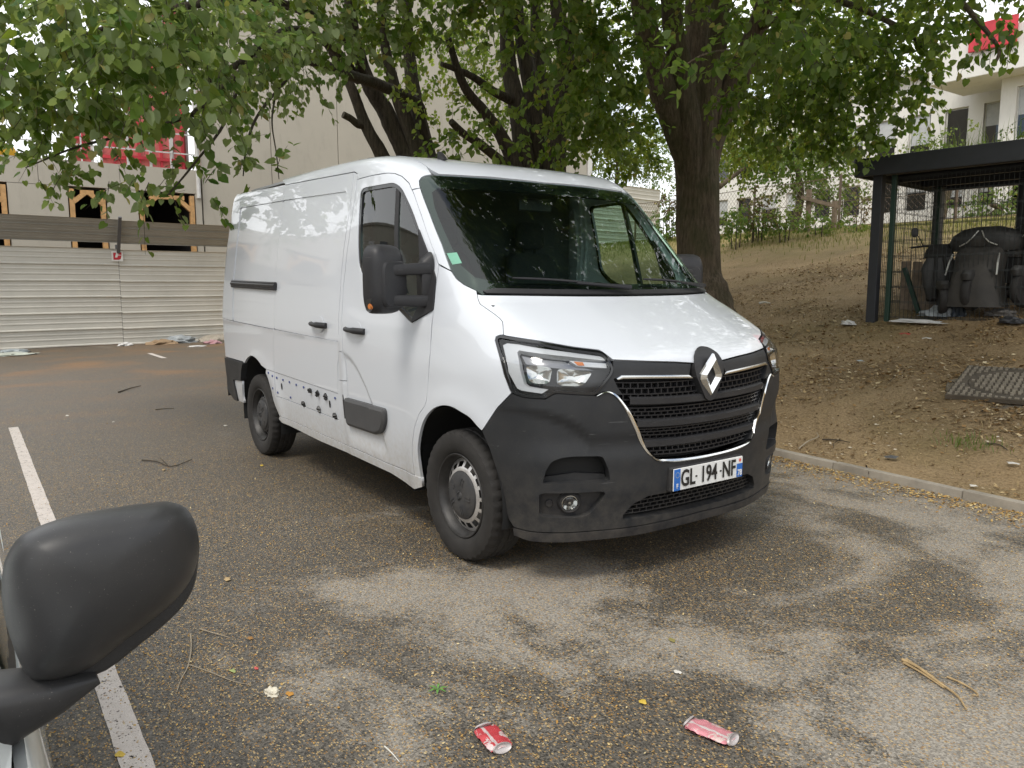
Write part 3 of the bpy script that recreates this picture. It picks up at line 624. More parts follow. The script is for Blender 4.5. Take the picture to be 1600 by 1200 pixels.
lgr = [(.221, .312), (.221, .334), (.199, .388), (.165, .418), (.10, .420), (0, .420)]
lgr_full = mirrored([(0, .302), (.10, .302), (.221, .312)] + lgr[1:])
neg = lambda P: [(-a, b) for a, b in P]
BP = panel('front_bumper', 'rad', mirrored(half), M_BUMP, van, [vent, fogr, neg(vent), neg(fogr), lgr_full], h=.022, depth=.05, gap=.002, hole_gap=0)
for s_ in B2:
    panel('bumper_vent', 'rad', vent, M_VOID, van, off=-.075, h=.03, depth=.002, gap=-.012, sides=(s_,))
    sh_ = [(.399, .520), (.33, .522), (.258, .516), (.262, .495), (.33, .498), (.400, .498)]
    panel('vent_shelf', 'rad', [(.402, .515), (.258, .508), (.262, .535), (.33, .552), (.398, .535)], M_BUMP, van, off=-.05, h=.03, depth=.03, sides=(s_,), gap=0)
    fr_ = panel('fog_lamp_recess', 'rad', fogr, M_TRIM, van, off=-.035, h=.03, depth=.002, gap=-.01, sides=(s_,))
    P, N = on_body('rad', (.341, .410), -.02); P = P * [1, s_, 1]; N = N * [1, s_, 1]
    q = Vector(N).to_track_quat('Z', 'Y').to_matrix()
    m = MB(); m.lathe([(.0, .012), (.020, .010), (.033, .004), (.037, -.004), (.037, -.03)], 28, 'Z'); fo = m.build('fog_lamp', M_LENS, van, 30); fo.matrix_local = Matrix.Translation(P) @ q.to_4x4()
    m = MB(); m.lathe([(.0, -.028), (.018, -.022), (.030, -.008), (.036, .002), (.039, .001), (.039, -.03)], 28, 'Z'); m.box((0, 0, -.01), (.012, .012, .02)); m.build('reflector', M_BOWL, fo, 30)
    m = MB(); m.lathe([(.040, -.03), (.040, .004), (.046, .006), (.052, -.002), (.058, -.018)], 28, 'Z'); m.build('bezel', M_TRIM, fo, 40)
    P, N = on_body('rad', (.385, .408), -.03); P = P * [1, s_, 1]; N = N * [1, s_, 1]
    m = MB(); m.lathe([(0, .004), (.016, .004), (.018, .0), (.018, -.01)], 24, 'Z'); o = m.build('tow_eye_cap', M_TRIM, van, 30); o.matrix_local = Matrix.Translation(P) @ Vector(N).to_track_quat('Z', 'Y').to_matrix().to_4x4()
# splitter lip under the bumper
panel('bumper_lip', 'rad', mirrored([(0, .268), (.1, .264), (.224, .262), (.339, .266), (.420, .272), (.452, .28), (.45, .245), (.42, .228), (.339, .222), (.224, .22), (0, .225)]), M_TRIM, van, off=.004, h=.04, depth=.08, gap=0)
# -- lower grille -----------------------------------------------------------------
panel('grille_back', 'rad', lgr_full, M_VOID, van, off=-.07, h=.05, depth=.002, gap=-.02)
def strips(mb, mode, items):
    """slats that follow the body: (points in 2D, height, offset, depth, upright)"""
    Q = [tuple(q) for it in items for q in it[0]]; P_, N_ = on_many(mode, Q); k0 = 0
    for pts, w, off, depth, vert in items:
        n = len(pts); v = []; fc = []
        for i in range(k0, k0 + n):
            N = N_[i]; P = P_[i] + N * off
            if vert: t = np.cross(N, [0, 0, 1]); t /= np.linalg.norm(t); s = t * w / 2
            else: s = np.array([0, 0, w / 2])
            Nh = N * [1, 1, .0]; Nh = Nh / np.linalg.norm(Nh); v += [P + s, P - s, P - s - Nh * depth, P + s - Nh * depth]
        k0 += n
        for i in range(n - 1):
            a, b = 4 * i, 4 * i + 4
            for k in range(4): fc.append((a + k, a + (k + 1) % 4, b + (k + 1) % 4, b + k))
        fc += [(3, 2, 1, 0), tuple(4 * n - 4 + k for k in range(4))]
        mb.add(v, fc)
gm = MB(); SL = []
for z in (.325, .345, .365, .385, .405):
    e = np.interp(z, [.312, .334, .388, .418], [.221, .221, .199, .165]); SL.append(([(e * k / 6, z) for k in range(-6, 7)], .005, -.03, .03, False))
for j in range(5):
    z = .325 + .02 * j
    for k in range(-11, 11):
        th = (k + .5 * (j % 2)) * .019
        if abs(th) < np.interp(z, [.312, .334, .388, .418], [.215, .215, .193, .16]): SL.append(([(th, z), (th, z + .02 if z < .40 else z + .012)], .006, -.032, .02, True))
strips(gm, 'rad', SL)
prop(gm.build('lower_grille_mesh', M_GRILLE, van), kind='stuff')
# -- radiator grille ---------------------------------------------------------------
def ribbon(name, A, B, mat, off, depth, bulge=.004):
    m = MB(); rows = []
    A = np.array(A); B = np.array(B); PA, NA = on_many('rad', A); PB, NB = on_many('rad', B); PC, NC = on_many('rad', (A + B) / 2)
    for i in range(len(A)):
        na, nb = NA[i], NB[i]; pa = PA[i] + na * off; pb = PB[i] + nb * off; pc_ = PC[i] + NC[i] * (off + bulge); rows.append([pa - na * depth, pa, pc_, pb, pb - nb * depth])
    v = [p for r in rows for p in r]; f = []
    for i in range(len(rows) - 1):
        for k in range(4): f.append((5 * i + k, 5 * i + k + 1, 5 * i + 5 + k + 1, 5 * i + 5 + k))
    return m.add(v, f).build(name, mat, van, 50)
ribA = catmull(ch_out, 5); ribB = catmull(ch_in, 5)
ribbon('chrome_strip', ribA + neg(ribA)[::-1][1:], ribB + neg(ribB)[::-1][1:], M_CHROME, .004, .02)
back = [(0, .575)] + ch_in[::-1] + [(.268, .95), (.262, 1.0), (.258, 1.04), (.255, 1.06), (0, 1.035)]
panel('grille_back', 'rad', mirrored(back), M_VOID, van, off=-.075, h=.05, depth=.002, gap=-.01)
sur = [(.05, 1.047), (.10, 1.058), (.169, 1.069), (.249, 1.082), (.254, 1.043), (.257, 1.019), (.290, .930), (.276, .943), (.262, .942), (.247, .925), (.232, .92), (.243, .955), (.252, .998), (.236, 1.005), (.15, .998), (.059, .988), (.054, 1.02)]
panel('grille_surround', 'rad', sur, M_BUMP, van, off=-.004, h=.025, depth=.05, gap=.0012, sides=B2)
for s_ in B2:
    A = [(.247, 1.000), (.236, 1.013), (.19, 1.009), (.12, 1.001), (.062, .993), (.056, .985)]; Bq = [(.244, .993), (.232, .997), (.19, .994), (.12, .986), (.062, .978), (.050, .976)]
    o = ribbon('grille_chrome_bar', [(a * s_, b) for a, b in A], [(a * s_, b) for a, b in Bq], M_SATIN, .002, .02, .003)
zc = [(.211, .889, .873), (.194, .779, .764), (.174, .676, .666)]
for e, ze, zm in zc:
    m = MB(); K = 14
    pts = [(e * 1.03 * k / K, zm + (ze - zm) * (k / K) ** 2) for k in range(-K, K + 1)]
    rows = []
    for q in pts:
        P, N = on_body('rad', q, .0); Nh = N * [1, 1, 0]; Nh /= np.linalg.norm(Nh)
        rows.append([P + [0, 0, .020] - Nh * .06, P + [0, 0, .020] - Nh * .012, P + [0, 0, .013], P + [0, 0, -.013], P + [0, 0, -.020] - Nh * .012, P + [0, 0, -.020] - Nh * .06])
    v = [p for r in rows for p in r]; f = [(6 * i + k, 6 * i + k + 1, 6 * i + 7 + k, 6 * i + 6 + k) for i in range(len(rows) - 1) for k in range(5)]
    m.add(v, f).build('grille_bar', M_TRIM, van, 30)
gm = MB(); SL = []
def half_w(z): return np.interp(z, [.58, .60, .625, .682, .774, .856, .918, .96, 1.0], [.115, .145, .166, .186, .206, .226, .243, .243, .25])
bands = [(.976, .893, .005), (.852, .797, .0), (.745, .695, .0), (.647, .605, .0)]
for bi, (zt, zb, _) in enumerate(bands):
    n = 3 if bi < 3 else 2
    for r in range(n + 1):
        z = zb + (zt - zb) * r / n; e = half_w(z); up = .016 if bi else .016
        SL.append(([(e * k / 10, z + up * (k / 10) ** 2 - (.012 if bi < 3 else 0)) for k in range(-10, 11)], .0055, -.022, .03, False))
        if r == n: continue
        for k in range(-15, 16):
            th = (k + .5 * (r % 2)) * .0175; z0 = z + up * (th / e) ** 2 - (.012 if bi < 3 else 0)
            if abs(th) < e * .97: SL.append(([(th, z0), (th, z0 + (zt - zb) / n)], .006, -.024, .025, True))
strips(gm, 'rad', SL)
prop(gm.build('grille_mesh', M_GRILLE, van), kind='stuff')
# -- badge -------------------------------------------------------------------------
bd = fillet([(0, 1.118), (.020, 1.110), (.036, 1.085), (.048, 1.030), (.044, .985), (.016, .872), (.006, .858), (-.006, .858), (-.016, .872), (-.044, .985), (-.048, 1.030), (-.036, 1.085), (-.020, 1.110)], .012)
panel('badge_plate', 'rad', bd, M_TRIM, van, off=.012, h=.02, depth=.06, gap=0)
P, N = on_body('rad', (0, .98), .016)
m = MB(); W, H = .080, .112
def ringd(w, h, o): return [(o, 0, h), (o, -w * .98, h * .12), (o, -w, 0), (o, -w * .98, -h * .12), (o, 0, -h), (o, w * .98, -h * .12), (o, w, 0), (o, w * .98, h * .12)]
rs_ = [ringd(W, H, -.01), ringd(W, H, .002), ringd(W * .70, H * .77, .020), ringd(W * .34, H * .44, .004), ringd(W * .34, H * .44, -.01)]
v = [p for r in rs_ for p in r]; f = [(8 * i + k, 8 * i + (k + 1) % 8, 8 * i + 8 + (k + 1) % 8, 8 * i + 8 + k) for i in range(4) for k in range(8)]
o = m.add(v, f).build('emblem', M_CHROME, van); o.location = P; o.rotation_euler = (0, R_(6), 0)
# -- headlamps -----------------------------------------------------------------------
hls = fillet(hl, .012)
hl_c = [(.472, 1.155), (.466, 1.026), (.450, .955), (.442, .947), (.402, .937), (.389, .956), (.431, .967), (.437, .978), (.444, 1.046), (.445, 1.128), (.440, 1.138), (.347, 1.116), (.262, 1.090), (.266, 1.110), (.324, 1.130), (.378, 1.146), (.439, 1.165), (.462, 1.166)]
for s_ in B2:
    H = panel('headlight', 'rad', hls, M_GLOSSB, van, [[tuple(q) for q in shrink(np.array(hls) * (2.25, 1), .013) / (2.25, 1)]], off=.003, h=.02, depth=.03, gap=.002, sides=(s_,), hole_gap=0)
    panel('lamp_housing', 'rad', hls, M_GRILLE, H, off=-.06, h=.03, depth=.002, gap=.004, sides=(s_,))
    panel('daylight_strip', 'rad', hl_c, M_LIGHTG, H, off=-.016, h=.02, depth=.03, gap=0, sides=(s_,))
    panel('lamp_trim', 'rad', [(.440, 1.125), (.347, 1.104), (.345, 1.098), (.288, 1.043), (.34, 1.056), (.435, 1.080)], M_LTRIM, H, off=-.04, h=.02, depth=.01, gap=0, sides=(s_,))
    panel('turn_signal', 'rad', [(.340, 1.100), (.262, 1.080), (.262, 1.053), (.325, 1.070)], M_LIGHTG, H, off=-.025, h=.02, depth=.02, gap=0, sides=(s_,))
    panel('amber_bulb', 'rad', [(.331, 1.094), (.312, 1.089), (.310, 1.071), (.324, 1.073)], M_AMBER, H, off=-.022, h=.02, depth=.02, gap=0, sides=(s_,))
    for poly in ([(.432, 1.074), (.379, 1.063), (.387, .980), (.426, .984), (.431, 1.023)], [(.370, 1.058), (.293, 1.038), (.317, .968), (.372, .975)]):
        c0 = np.mean(poly, 0); rings = []
        for kk, oo in ((1.0, -.018), (.8, -.034), (.5, -.046), (.2, -.052)):
            pp, nn_ = on_many('rad', c0 + (dens(fillet(poly, .02), .012) - c0) * kk); rings.append(list((pp + nn_ * oo) * [1, s_, 1]))
        n = len(rings[0]); v = [p for r in rings for p in r]; f = [(n * i + k, n * i + (k + 1) % n, n * i + n + (k + 1) % n, n * i + n + k) for i in range(3) for k in range(n)] + [tuple(3 * n + k for k in range(n))]
        m = MB().add(v, f)
        m.build('reflector', M_BOWL, H, 20)
    panel('lamp_lens', 'rad', hls, M_LENS, H, off=-.003, h=.03, depth=.002, gap=.010, sides=(s_,))
# -- number plate ----------------------------------------------------------------------
PL = empty('number_plate', (.828, 0, .487)); PL.parent = van; PL.rotation_euler = (R_(90), 0, R_(90)); PL['label'] = 'white number plate with black characters and blue ends'
m = MB(); m.box((0, 0, -.004), (.52, .11, .006), bev=.002); m.build('plate_board', M_PLW, PL)
for sx in (-1, 1): m = MB(); m.box((sx * .237, 0 if sx < 0 else -.017, .0002), (.042, .106 if sx < 0 else .070, .004)); m.build('blue_band', M_BLUE, PL)
m = MB(); m.box((.237, .036, .0002), (.042, .033, .004)); m.build('region_field', M_PLW, PL)
def ptext(t, s, x, y, mat, nar, nm): o = link(nm, text_mesh(t, s, mat, nm, .0006, nar, s * .018), PL); o.location = (x, y, .003); return o
for t_, x_ in (('GL', -.160), ('194', -.006), ('NF', .150)): ptext(t_, .116, x_, -.001, M_INK, .74, 'plate_characters')
for x_ in (-.098, .087): MB().box((x_, .0, .0012), (.012, .008, .002)).build('plate_dash', M_INK, PL)
ptext('F', .034, -.237, -.032, M_PLW, .85, 'country_letter'); ptext('78', .044, .237, -.030, M_PLW, .8, 'department_number')
m = MB()
for k in range(12): a = k * math.pi / 6; m.box((-.237 + .013 * math.cos(a), .024 + .013 * math.sin(a), .0026), (.004, .004, .001))
m.build('star_ring', plain('plate_yellow', (.25, .30, .35), .5), PL)
m = MB(); m.lathe([(0, .0032), (.010, .0032), (.010, .001)], 6, 'Z', (.237, .037, 0)); m.build('region_mark', plain('plate_red', (.65, .08, .06), .5), PL)
m = MB(); m.box((.80, 0, .487), (.03, .54, .125), bev=.01); m.build('plate_holder', M_TRIM, van)
# -- side fittings ---------------------------------------------------------------------
trim = fillet([(-1.297, .716), (-.712, .716), (-.716, .639), (-.775, .565), (-.871, .537), (-1.295, .537)], .03)
for s_ in B2:
    m = MB(); out = dens(trim, .03); inn = shrink(out, .018)
    p0, n0 = on_many('side', out); p1, n1 = on_many('side', inn); ring0 = list(p0 - n0 * .002); ring1 = list(p0 + n0 * .020); ring2 = list(p1 + n1 * .030)
    n = len(out); v = [p * [1, s_, 1] for p in ring0 + ring1 + ring2]; f = [(k, (k + 1) % n, n + (k + 1) % n, n + k) for k in range(n)] + [(n + k, n + (k + 1) % n, 2 * n + (k + 1) % n, 2 * n + k) for k in range(n)] + [tuple(2 * n + k for k in range(n))]
    m.add(v, f).build('door_guard', black_plastic('worn_grey_plastic', (.060, .060, .062), .45) if s_ > 0 else M_TRIM, van, 25)
panel('guard_clip', 'side', [(-1.318, .70), (-1.296, .70), (-1.296, .575), (-1.318, .575)], M_TRIM, van, off=.010, h=.05, depth=.012, gap=0)
def hexc(c, rx, rz): return [(c[0] + rx * math.cos(a), c[1] + rz * math.sin(a)) for a in np.arange(8) * math.pi / 4]
holes = [(-2.750, .744), (-2.671, .726), (-2.587, .719), (-2.456, .715), (-2.320, .711), (-2.182, .705), (-2.035, .702), (-1.478, .688), (-2.587, .603), (-2.332, .593), (-2.688, .626)]
for c in holes: panel('guard_hole', 'side', hexc(c, .0095, .009), M_CLIPB, van, off=.002, h=.05, depth=.004, gap=0)
for c in [(-1.908, .697), (-1.769, .692), (-1.630, .687), (-2.068, .582), (-1.776, .581), (-1.505, .570)]:
    P, N = on_body('side', c, .0); o = MB().box((0, 0, 0), (.034, .03, .022), rz=.3, bev=.006).box((.012, -.014, -.008), (.02, .016, .016)).build('broken_clip', M_INK, van); o.location = P; o.rotation_euler = (random.random(), random.random(), random.random())
for c in [(-2.498, .661), (-1.578, .636), (-1.330, .705)]: panel('guard_slot', 'side', hexc(c, .009, .026), M_INK, van, off=.002, h=.05, depth=.004, gap=0)
for s_ in B2:   # slide rail and the two handles
    m = MB()
    for z, r in ((1.467, .012), (1.448, .019), (1.426, .013)):
        pts = [on_body('side', (x, z + (x + 3.6) * -.020), .008)[0] * [1, s_, 1] for x in np.linspace(-3.60, -2.50, 12)]; m.tube(pts, r, 6)
    m.build('slide_rail', M_TRIM, van, 40)
    for x0, x1, z0 in ((-1.785, -1.528, 1.172), (-1.218, -.952, 1.160)):
        pts = []; rr = []
        for k in range(9):
            u_ = k / 8; x = x0 + (x1 - x0) * u_; lift = .035 * math.sin(math.pi * min(1, max(0, u_)) ) ** .5 if 0 < u_ < 1 else .004
            pts.append(on_body('side', (x, z0 - .006 * u_), lift)[0] * [1, s_, 1]); rr.append(.015 + .005 * (u_ > .5))
        hb = MB().tube(pts, rr, 8).build('door_handle', M_TRIM, van, 60)
        panel('handle_cup', 'side', [((x0 + x1) / 2 + .085 * math.cos(a), z0 + .055 * math.sin(a)) for a in np.arange(20) * math.pi / 10], M_WHITE, hb, off=.0012, h=.03, depth=.003, gap=0, sides=(s_,))
# -- mirrors ------------------------------------------------------------------------------
def rounded_block(secs, n=20, sq=3.0):
    """lofted super-ellipse sections: (centre, half a (along e1), half b (along e2), e1, e2)"""
    v = []; f = []
    for c, a, b, e1, e2 in secs:
        for k in range(n):
            t = 2 * math.pi * k / n; ct, st = math.cos(t), math.sin(t)
            v.append(np.array(c) + np.array(e1) * a * math.copysign(abs(ct) ** (2 / sq), ct) + np.array(e2) * b * math.copysign(abs(st) ** (2 / sq), st))
    m = len(secs)
    for i in range(m - 1):
        for k in range(n): f.append((i * n + k, i * n + (k + 1) % n, (i + 1) * n + (k + 1) % n, (i + 1) * n + k))
    f += [tuple(reversed(range(n))), tuple((m - 1) * n + k for k in range(n))]
    return v, f
for s_ in B2:
    base = panel('mirror_base', 'side', fillet(mb_tri, .012), M_TRIM, van, off=.010, h=.03, depth=.03, gap=0, sides=(s_,))
    Y = lambda P: [np.array(p) * [1, s_, 1] for p in P]
    secs = []
    e1 = np.array([.30, -.954, 0]); e2 = np.array([0, 0, 1.])          # width, height ; the shell bulges towards the front
    fwd = np.array([.954, .30, 0])
    C0 = np.array([-.40, -1.175, 1.462])
    for d, k in ((-.045, .97), (-.04, 1.0), (.0, 1.0), (.03, .965), (.052, .88), (.066, .70), (.072, .40)):
        secs.append((C0 + fwd * d, .112 * k, .182 * (k if k > .9 else k * .98), e1, e2))
    v, f = rounded_block(secs, 32, 4.2); MB().add(Y(v), f).build('mirror_housing', M_TRIM, van, 35)
    secs = [(C0 + fwd * (d + .0) + e2 * -.025 + e1 * -.012, .090 * k, .128 * k, e1, e2) for d, k in ((.03, 1.0), (.066, .97), (.078, .88), (.080, .5))]
    v, f = rounded_block(secs, 28, 5); MB().add(Y(v), f).build('mirror_cover', M_TRIM, van, 30)
    v, f = rounded_block([(C0 - fwd * .050, .098, .165, e1, e2), (C0 - fwd * .046, .10, .168, e1, e2)], 28, 4.2); MB().add(Y(v), f).build('mirror_glass', M_CHROME, van, 30)
    for z, zz in ((1.520, 1.508), (1.345, 1.352)):
        a = np.array([-.31, -.955, z]); b = np.array([-.345, -1.16, zz]); d = (b - a) / np.linalg.norm(b - a)
        v, f = rounded_block([(a, .026, .034, (1, 0, 0), (0, 0, 1)), (a + (b - a) * .5, .024, .031, (1, 0, 0), (0, 0, 1)), (b, .022, .030, (1, 0, 0), (0, 0, 1))], 16, 4); MB().add(Y(v), f).build('mirror_arm', M_TRIM, van, 40)
    v, f = rounded_block([(np.array([-.34, -.93, 1.47]), .05, .14, (1, 0, 0), (0, 0, 1)), (np.array([-.335, -.985, 1.45]), .042, .12, (1, 0, 0), (0, 0, 1)), (np.array([-.33, -1.0, 1.44]), .03, .09, (1, 0, 0), (0, 0, 1))], 20, 3); MB().add(Y(v), f).build('mirror_foot', M_TRIM, van, 40)
    v, f = rounded_block([(C0 + e1 * .088 + fwd * -.01 - e2 * .115, .024, .055, fwd, e2 + e1 * -.25), (C0 + e1 * .112 + fwd * -.0 - e2 * .115, .018, .048, fwd, e2 + e1 * -.25)], 16, 3); so = MB().add(Y(v), f).build('side_repeater', M_LENS, van, 40)
    v, f = rounded_block([(C0 + e1 * .096 + fwd * .0 - e2 * .14, .016, .018, fwd, e2), (C0 + e1 * .108 - e2 * .14, .012, .014, fwd, e2)], 12, 2); MB().add(Y(v), f).build('repeater_bulb', M_AMBER, so, 40)
# -- wipers -------------------------------------------------------------------------------
for a, b, c in (((.46, 1.385), (.41, 1.452), (.02, 1.39)), ((-.05, 1.382), (-.08, 1.446), (-.42, 1.40))):
    pts = [on_body('rad', ((1 - t) * a[0] + t * b[0], (1 - t) * a[1] + t * b[1]), .02)[0] for t in (0, .5, 1)] if False else []
    ln = [on_body('rad', (b[0] + (c[0] - b[0]) * t, b[1] + (c[1] - b[1]) * t + .012 * math.sin(math.pi * t)), .022)[0] for t in np.linspace(0, 1, 9)]
    wp = MB().tube(ln, [.005] + [.007] * 7 + [.005], 6).build('wiper', M_GRILLE, van)
    arm = [on_body('rad', (c[0] + (b[0] - c[0]) * t, c[1] + (b[1] - c[1]) * t * .8), .036)[0] for t in (0, .2, .5)]
    MB().tube(arm, [.014, .011, .007], 6).build('wiper_arm', M_GRILLE, wp)
panel('cowl', 'rad', mirrored([(0, 1.378), (.227, 1.380), (.418, 1.385), (.49, 1.388), (.50, 1.40), (.46, 1.412), (.30, 1.405), (0, 1.40)]), M_TRIM, van, off=.006, h=.04, depth=.01, gap=0)
# aerial
P, N = on_body('top', (-.80, -.56))
MB().prism([(-.05, 0), (.03, 0), (.015, .018), (-.035, .055), (-.05, .055)], -.012, .012).build('aerial', M_TRIM, van).location = P
# -- wheels -------------------------------------------------------------------------------
tp = [(.219, -.085), (.235, -.100), (.270, -.112), (.305, -.112), (.330, -.104), (.341, -.088), (.3445, -.070), (.346, -.045), (.340, -.040), (.340, -.034), (.347, -.030), (.347, -.004), (.340, 0), (.340, .006), (.347, .010), (.347, .034), (.340, .040), (.346, .046), (.3445, .07), (.338, .09), (.31, .11), (.27, .11), (.22, .09)]
N_T = 120
def tmod(k, j): return -.007 if (j in (4, 5, 6, 7) and k % 3 == 0) or (j in (10, 11, 14, 15) and k % 5 == 0) else 0
m = MB(); m.lathe([(r * .345 / .347, y) for r, y in tp], N_T, 'Y', mod=tmod); ME_TYRE = m.mesh('tyre', M_RUB, 35)
rim = [(.222, -.093), (.218, -.098), (.212, -.096), (.208, -.080), (.198, -.070), (.194, -.030), (.192, .06), (.205, .09), (.205, .095)]
m = MB(); m.lathe(rim, 72, 'Y'); ME_RIM = m.mesh('rim', M_STEELD, 40)
# steel disc with oval holes: built as polar grid, holes left out and walled
def disc_mesh(mat):
    m = MB(); NH = 16; per = 6; n = NH * per
    prof = [(.126, -.074), (.138, -.072), (.148, -.066), (.176, -.050), (.186, -.044), (.194, -.040)]
    base = 0; v = []; f = []
    for k in range(n):
        a = 2 * math.pi * k / n; v += [(r * math.cos(a), y, r * math.sin(a)) for r, y in prof]
    for k in range(n):
        for j in range(5):
            if j in (2,) and k % per in (1, 2, 3, 4): continue
            if j == 2 or True:
                k2 = (k + 1) % n; f.append((k * 6 + j, k * 6 + j + 1, k2 * 6 + j + 1, k2 * 6 + j))
    m.add(v, f); m.lathe([(.0, .02), (.19, .02)], 32, 'Y')
    return m.mesh('wheel_disc', mat, 40)
ME_DISCF, ME_DISCR = disc_mesh(M_STEEL), disc_mesh(M_STEELD)
m = MB(); m.lathe([(0, -.098), (.020, -.098), (.024, -.094), (.05, -.097), (.085, -.096), (.108, -.090), (.124, -.082), (.130, -.070), (.130, -.05)], 48, 'Y', mod=lambda k, j: 0)
for k in range(5):
    a = k * 2 * math.pi / 5 + .3
    for da in (-.16, .16): m.bar((.058 * math.cos(a + da), -.097, .058 * math.sin(a + da)), (.10 * math.cos(a + da * .5), -.0945, .10 * math.sin(a + da * .5)), .006, .006)
m.tube([(.0, -.099, .026), (.018, -.099, .0), (0, -.099, -.026), (-.018, -.099, 0), (0, -.099, .026)], .003, 5)
ME_CAP = m.mesh('hub_cap', M_CAP, 30)
for i, (wx, sy) in enumerate([(0, -1), (-3.182, -1), (0, 1), (-3.182, 1)]):
    W_ = empty('wheel', (wx, sy * (.875 if wx == 0 else .865), .345)); W_.parent = van; W_.rotation_euler = (0, R_(20 + 30 * i), 0 if sy < 0 else math.pi)
    link('tyre', ME_TYRE, W_); link('rim', ME_RIM, W_); link('wheel_disc', ME_DISCF if wx == 0 else ME_DISCR, W_); link('hub_cap', ME_CAP, W_)
# -- hidden structure: arch liners, underbody, load space, cab ------------------------------
for s_ in B2:
    for cx, cz, R0 in ((-.04, .36, .445), (-3.09, .36, .475)):
        pts = []; n = 24; v = []; f = []
        for k in range(n + 1):
            a = R_(-12) + (R_(204)) * k / n; x = cx + R0 * math.cos(a) * (1.0 if cx < -1 or math.cos(a) < 0 else 1.02); z = cz + R0 * math.sin(a)
            v += [(x, s_ * .985, z), (x, s_ * .58, z)]
        f = [(2 * k, 2 * k + 1, 2 * k + 3, 2 * k + 2) for k in range(n)]; v += [(cx, s_ * .58, cz)]; c = len(v) - 1; f += [(2 * k + 1, c, 2 * k + 3) for k in range(n)]
        MB().add(v, f).build('arch_liner', M_VOID, van, 'all', fix=False)
m = MB(); m.box((-1.75, 0, .40), (4.3, 1.15, .26)); m.box((-2.62, 0, 1.53), (2.46, 1.80, 1.10)); m.box((-1.95, 0, .66), (1.05, 1.86, .52)); m.box((-.85, 0, .62), (.8, 1.86, .46)); m.box((.22, 0, .72), (.55, 1.1, .62)); m.box((.40, 0, .36), (.5, 1.2, .12)); m.box((-3.7, 0, .66), (.4, 1.7, .4))
m.build('underbody', M_VOID, van)
m = MB(); m.box((-1.37, 0, 1.55), (.03, 1.80, 1.16)); m.build('bulkhead', M_INT, van)
m = MB(); m.prism([(.05, 1.12), (.16, 1.33), (-.05, 1.36), (-.30, 1.31), (-.50, 1.22), (-.52, 1.0), (-.40, .85), (.05, .85)], -.86, .86); m.box((-.42, .42, 1.28), (.22, .36, .10), bev=.03); m.build('dashboard', M_INT, van, 30)
SWH = MB(); SWH.lathe([(.19 + .014 * math.cos(a), .014 * math.sin(a)) for a in np.arange(8) * math.pi / 4], 40, 'Z', closed=True); SWH.box((0, 0, -.01), (.34, .05, .02)).box((0, -.08, -.01), (.05, .18, .02)).lathe([(0, .02), (.06, .015), (.07, -.01)], 20, 'Z')
so = SWH.build('steering_wheel', M_GRILLE, van, 40); so.location = (-.60, .43, 1.27); so.rotation_euler = (0, R_(-62), 0)
for y0, wd in ((.44, .50), (-.30, .48), (-.70, .38)):
    st = MB(); v, f = rounded_block([((-.98, y0, .95), .20, wd / 2, (1, 0, 0), (0, 1, 0)), ((-.98, y0, 1.06), .23, wd / 2, (1, 0, 0), (0, 1, 0)), ((-.98, y0, 1.10), .20, wd / 2 - .03, (1, 0, 0), (0, 1, 0))], 20, 5); st.add(v, f)
    v, f = rounded_block([((-1.16, y0, 1.05), .07, wd / 2 - .02, (1, 0, 0), (0, 1, 0)), ((-1.20, y0, 1.35), .07, wd / 2 - .01, (1, 0, 0), (0, 1, 0)), ((-1.25, y0, 1.62), .05, wd / 2 - .05, (1, 0, 0), (0, 1, 0)), ((-1.26, y0, 1.66), .03, wd / 2 - .09, (1, 0, 0), (0, 1, 0))], 20, 4); st.add(v, f)
    so = st.build('seat', M_SEAT, van, 50)
    v, f = rounded_block([((-1.26, y0, 1.69), .04, .10, (1, 0, 0), (0, 1, 0)), ((-1.255, y0, 1.72), .055, .125, (1, 0, 0), (0, 1, 0)), ((-1.26, y0, 1.84), .05, .12, (1, 0, 0), (0, 1, 0)), ((-1.265, y0, 1.88), .03, .09, (1, 0, 0), (0, 1, 0))], 18, 3); MB().add(v, f).box((-1.26, y0 - .05, 1.67), (.012, .012, .08)).box((-1.26, y0 + .05, 1.67), (.012, .012, .08)).build('headrest', M_SEAT, so, 50)
MB().box((-.62, 0, 1.93), (.02, .26, .08), bev=.008).build('rear_view_mirror', M_GRILLE, van)
# ------------------------------------------------------------------ construction site behind the hoarding
M_SHEET = plain('cream_steel_sheet', (.56, .535, .475), .42, 0, var=.07, vscale=1.5, bump=.05)
M_SHEETD = plain('shade_toned_sheet', (.35, .335, .30), .5, 0, var=.1, vscale=1.5)  # cream sheet darkened: shade on the down-tilted top panels put in colour
M_POST = plain('galvanised_post', (.13, .13, .135), .5, .4)
def mat_precast(name, col):
    t = NT(name); a = t.noise(.5, 6, .6); b = t.noise(3, 6, .7, vec=t.scale((1, 1, .35))); s = t.noise(18, 4)
    c = t.mix(a, tuple(k * .86 for k in col), tuple(k * 1.1 for k in col)); c = t.mix(t.ramp(b, (.52, 0.), (.72, .30)), c, tuple(k * .62 for k in col))
    hole = t.ramp(t.vor(3.0), (.015, 1.), (.022, 0.)); c = t.mix(t.math('MULTIPLY', hole, .6), c, (.05, .045, .04))
    return t.done(t.bsdf(c, .8, 0, t.bump(s, .25, .006), .3))
M_PRE = mat_precast('precast_concrete', (.44, .405, .34)); M_WHITEC = mat_precast('white_rendered_concrete', (.70, .68, .65))
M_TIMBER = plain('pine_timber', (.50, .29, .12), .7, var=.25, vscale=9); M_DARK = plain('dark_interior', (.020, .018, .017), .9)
WX = lambda y: -17.75 - .105 * y                      # hoarding line
hoard = empty('hoarding', (-18, 4, 0), 0, 'long cream corrugated steel hoarding with tilted top panels along the building site', 'hoarding')
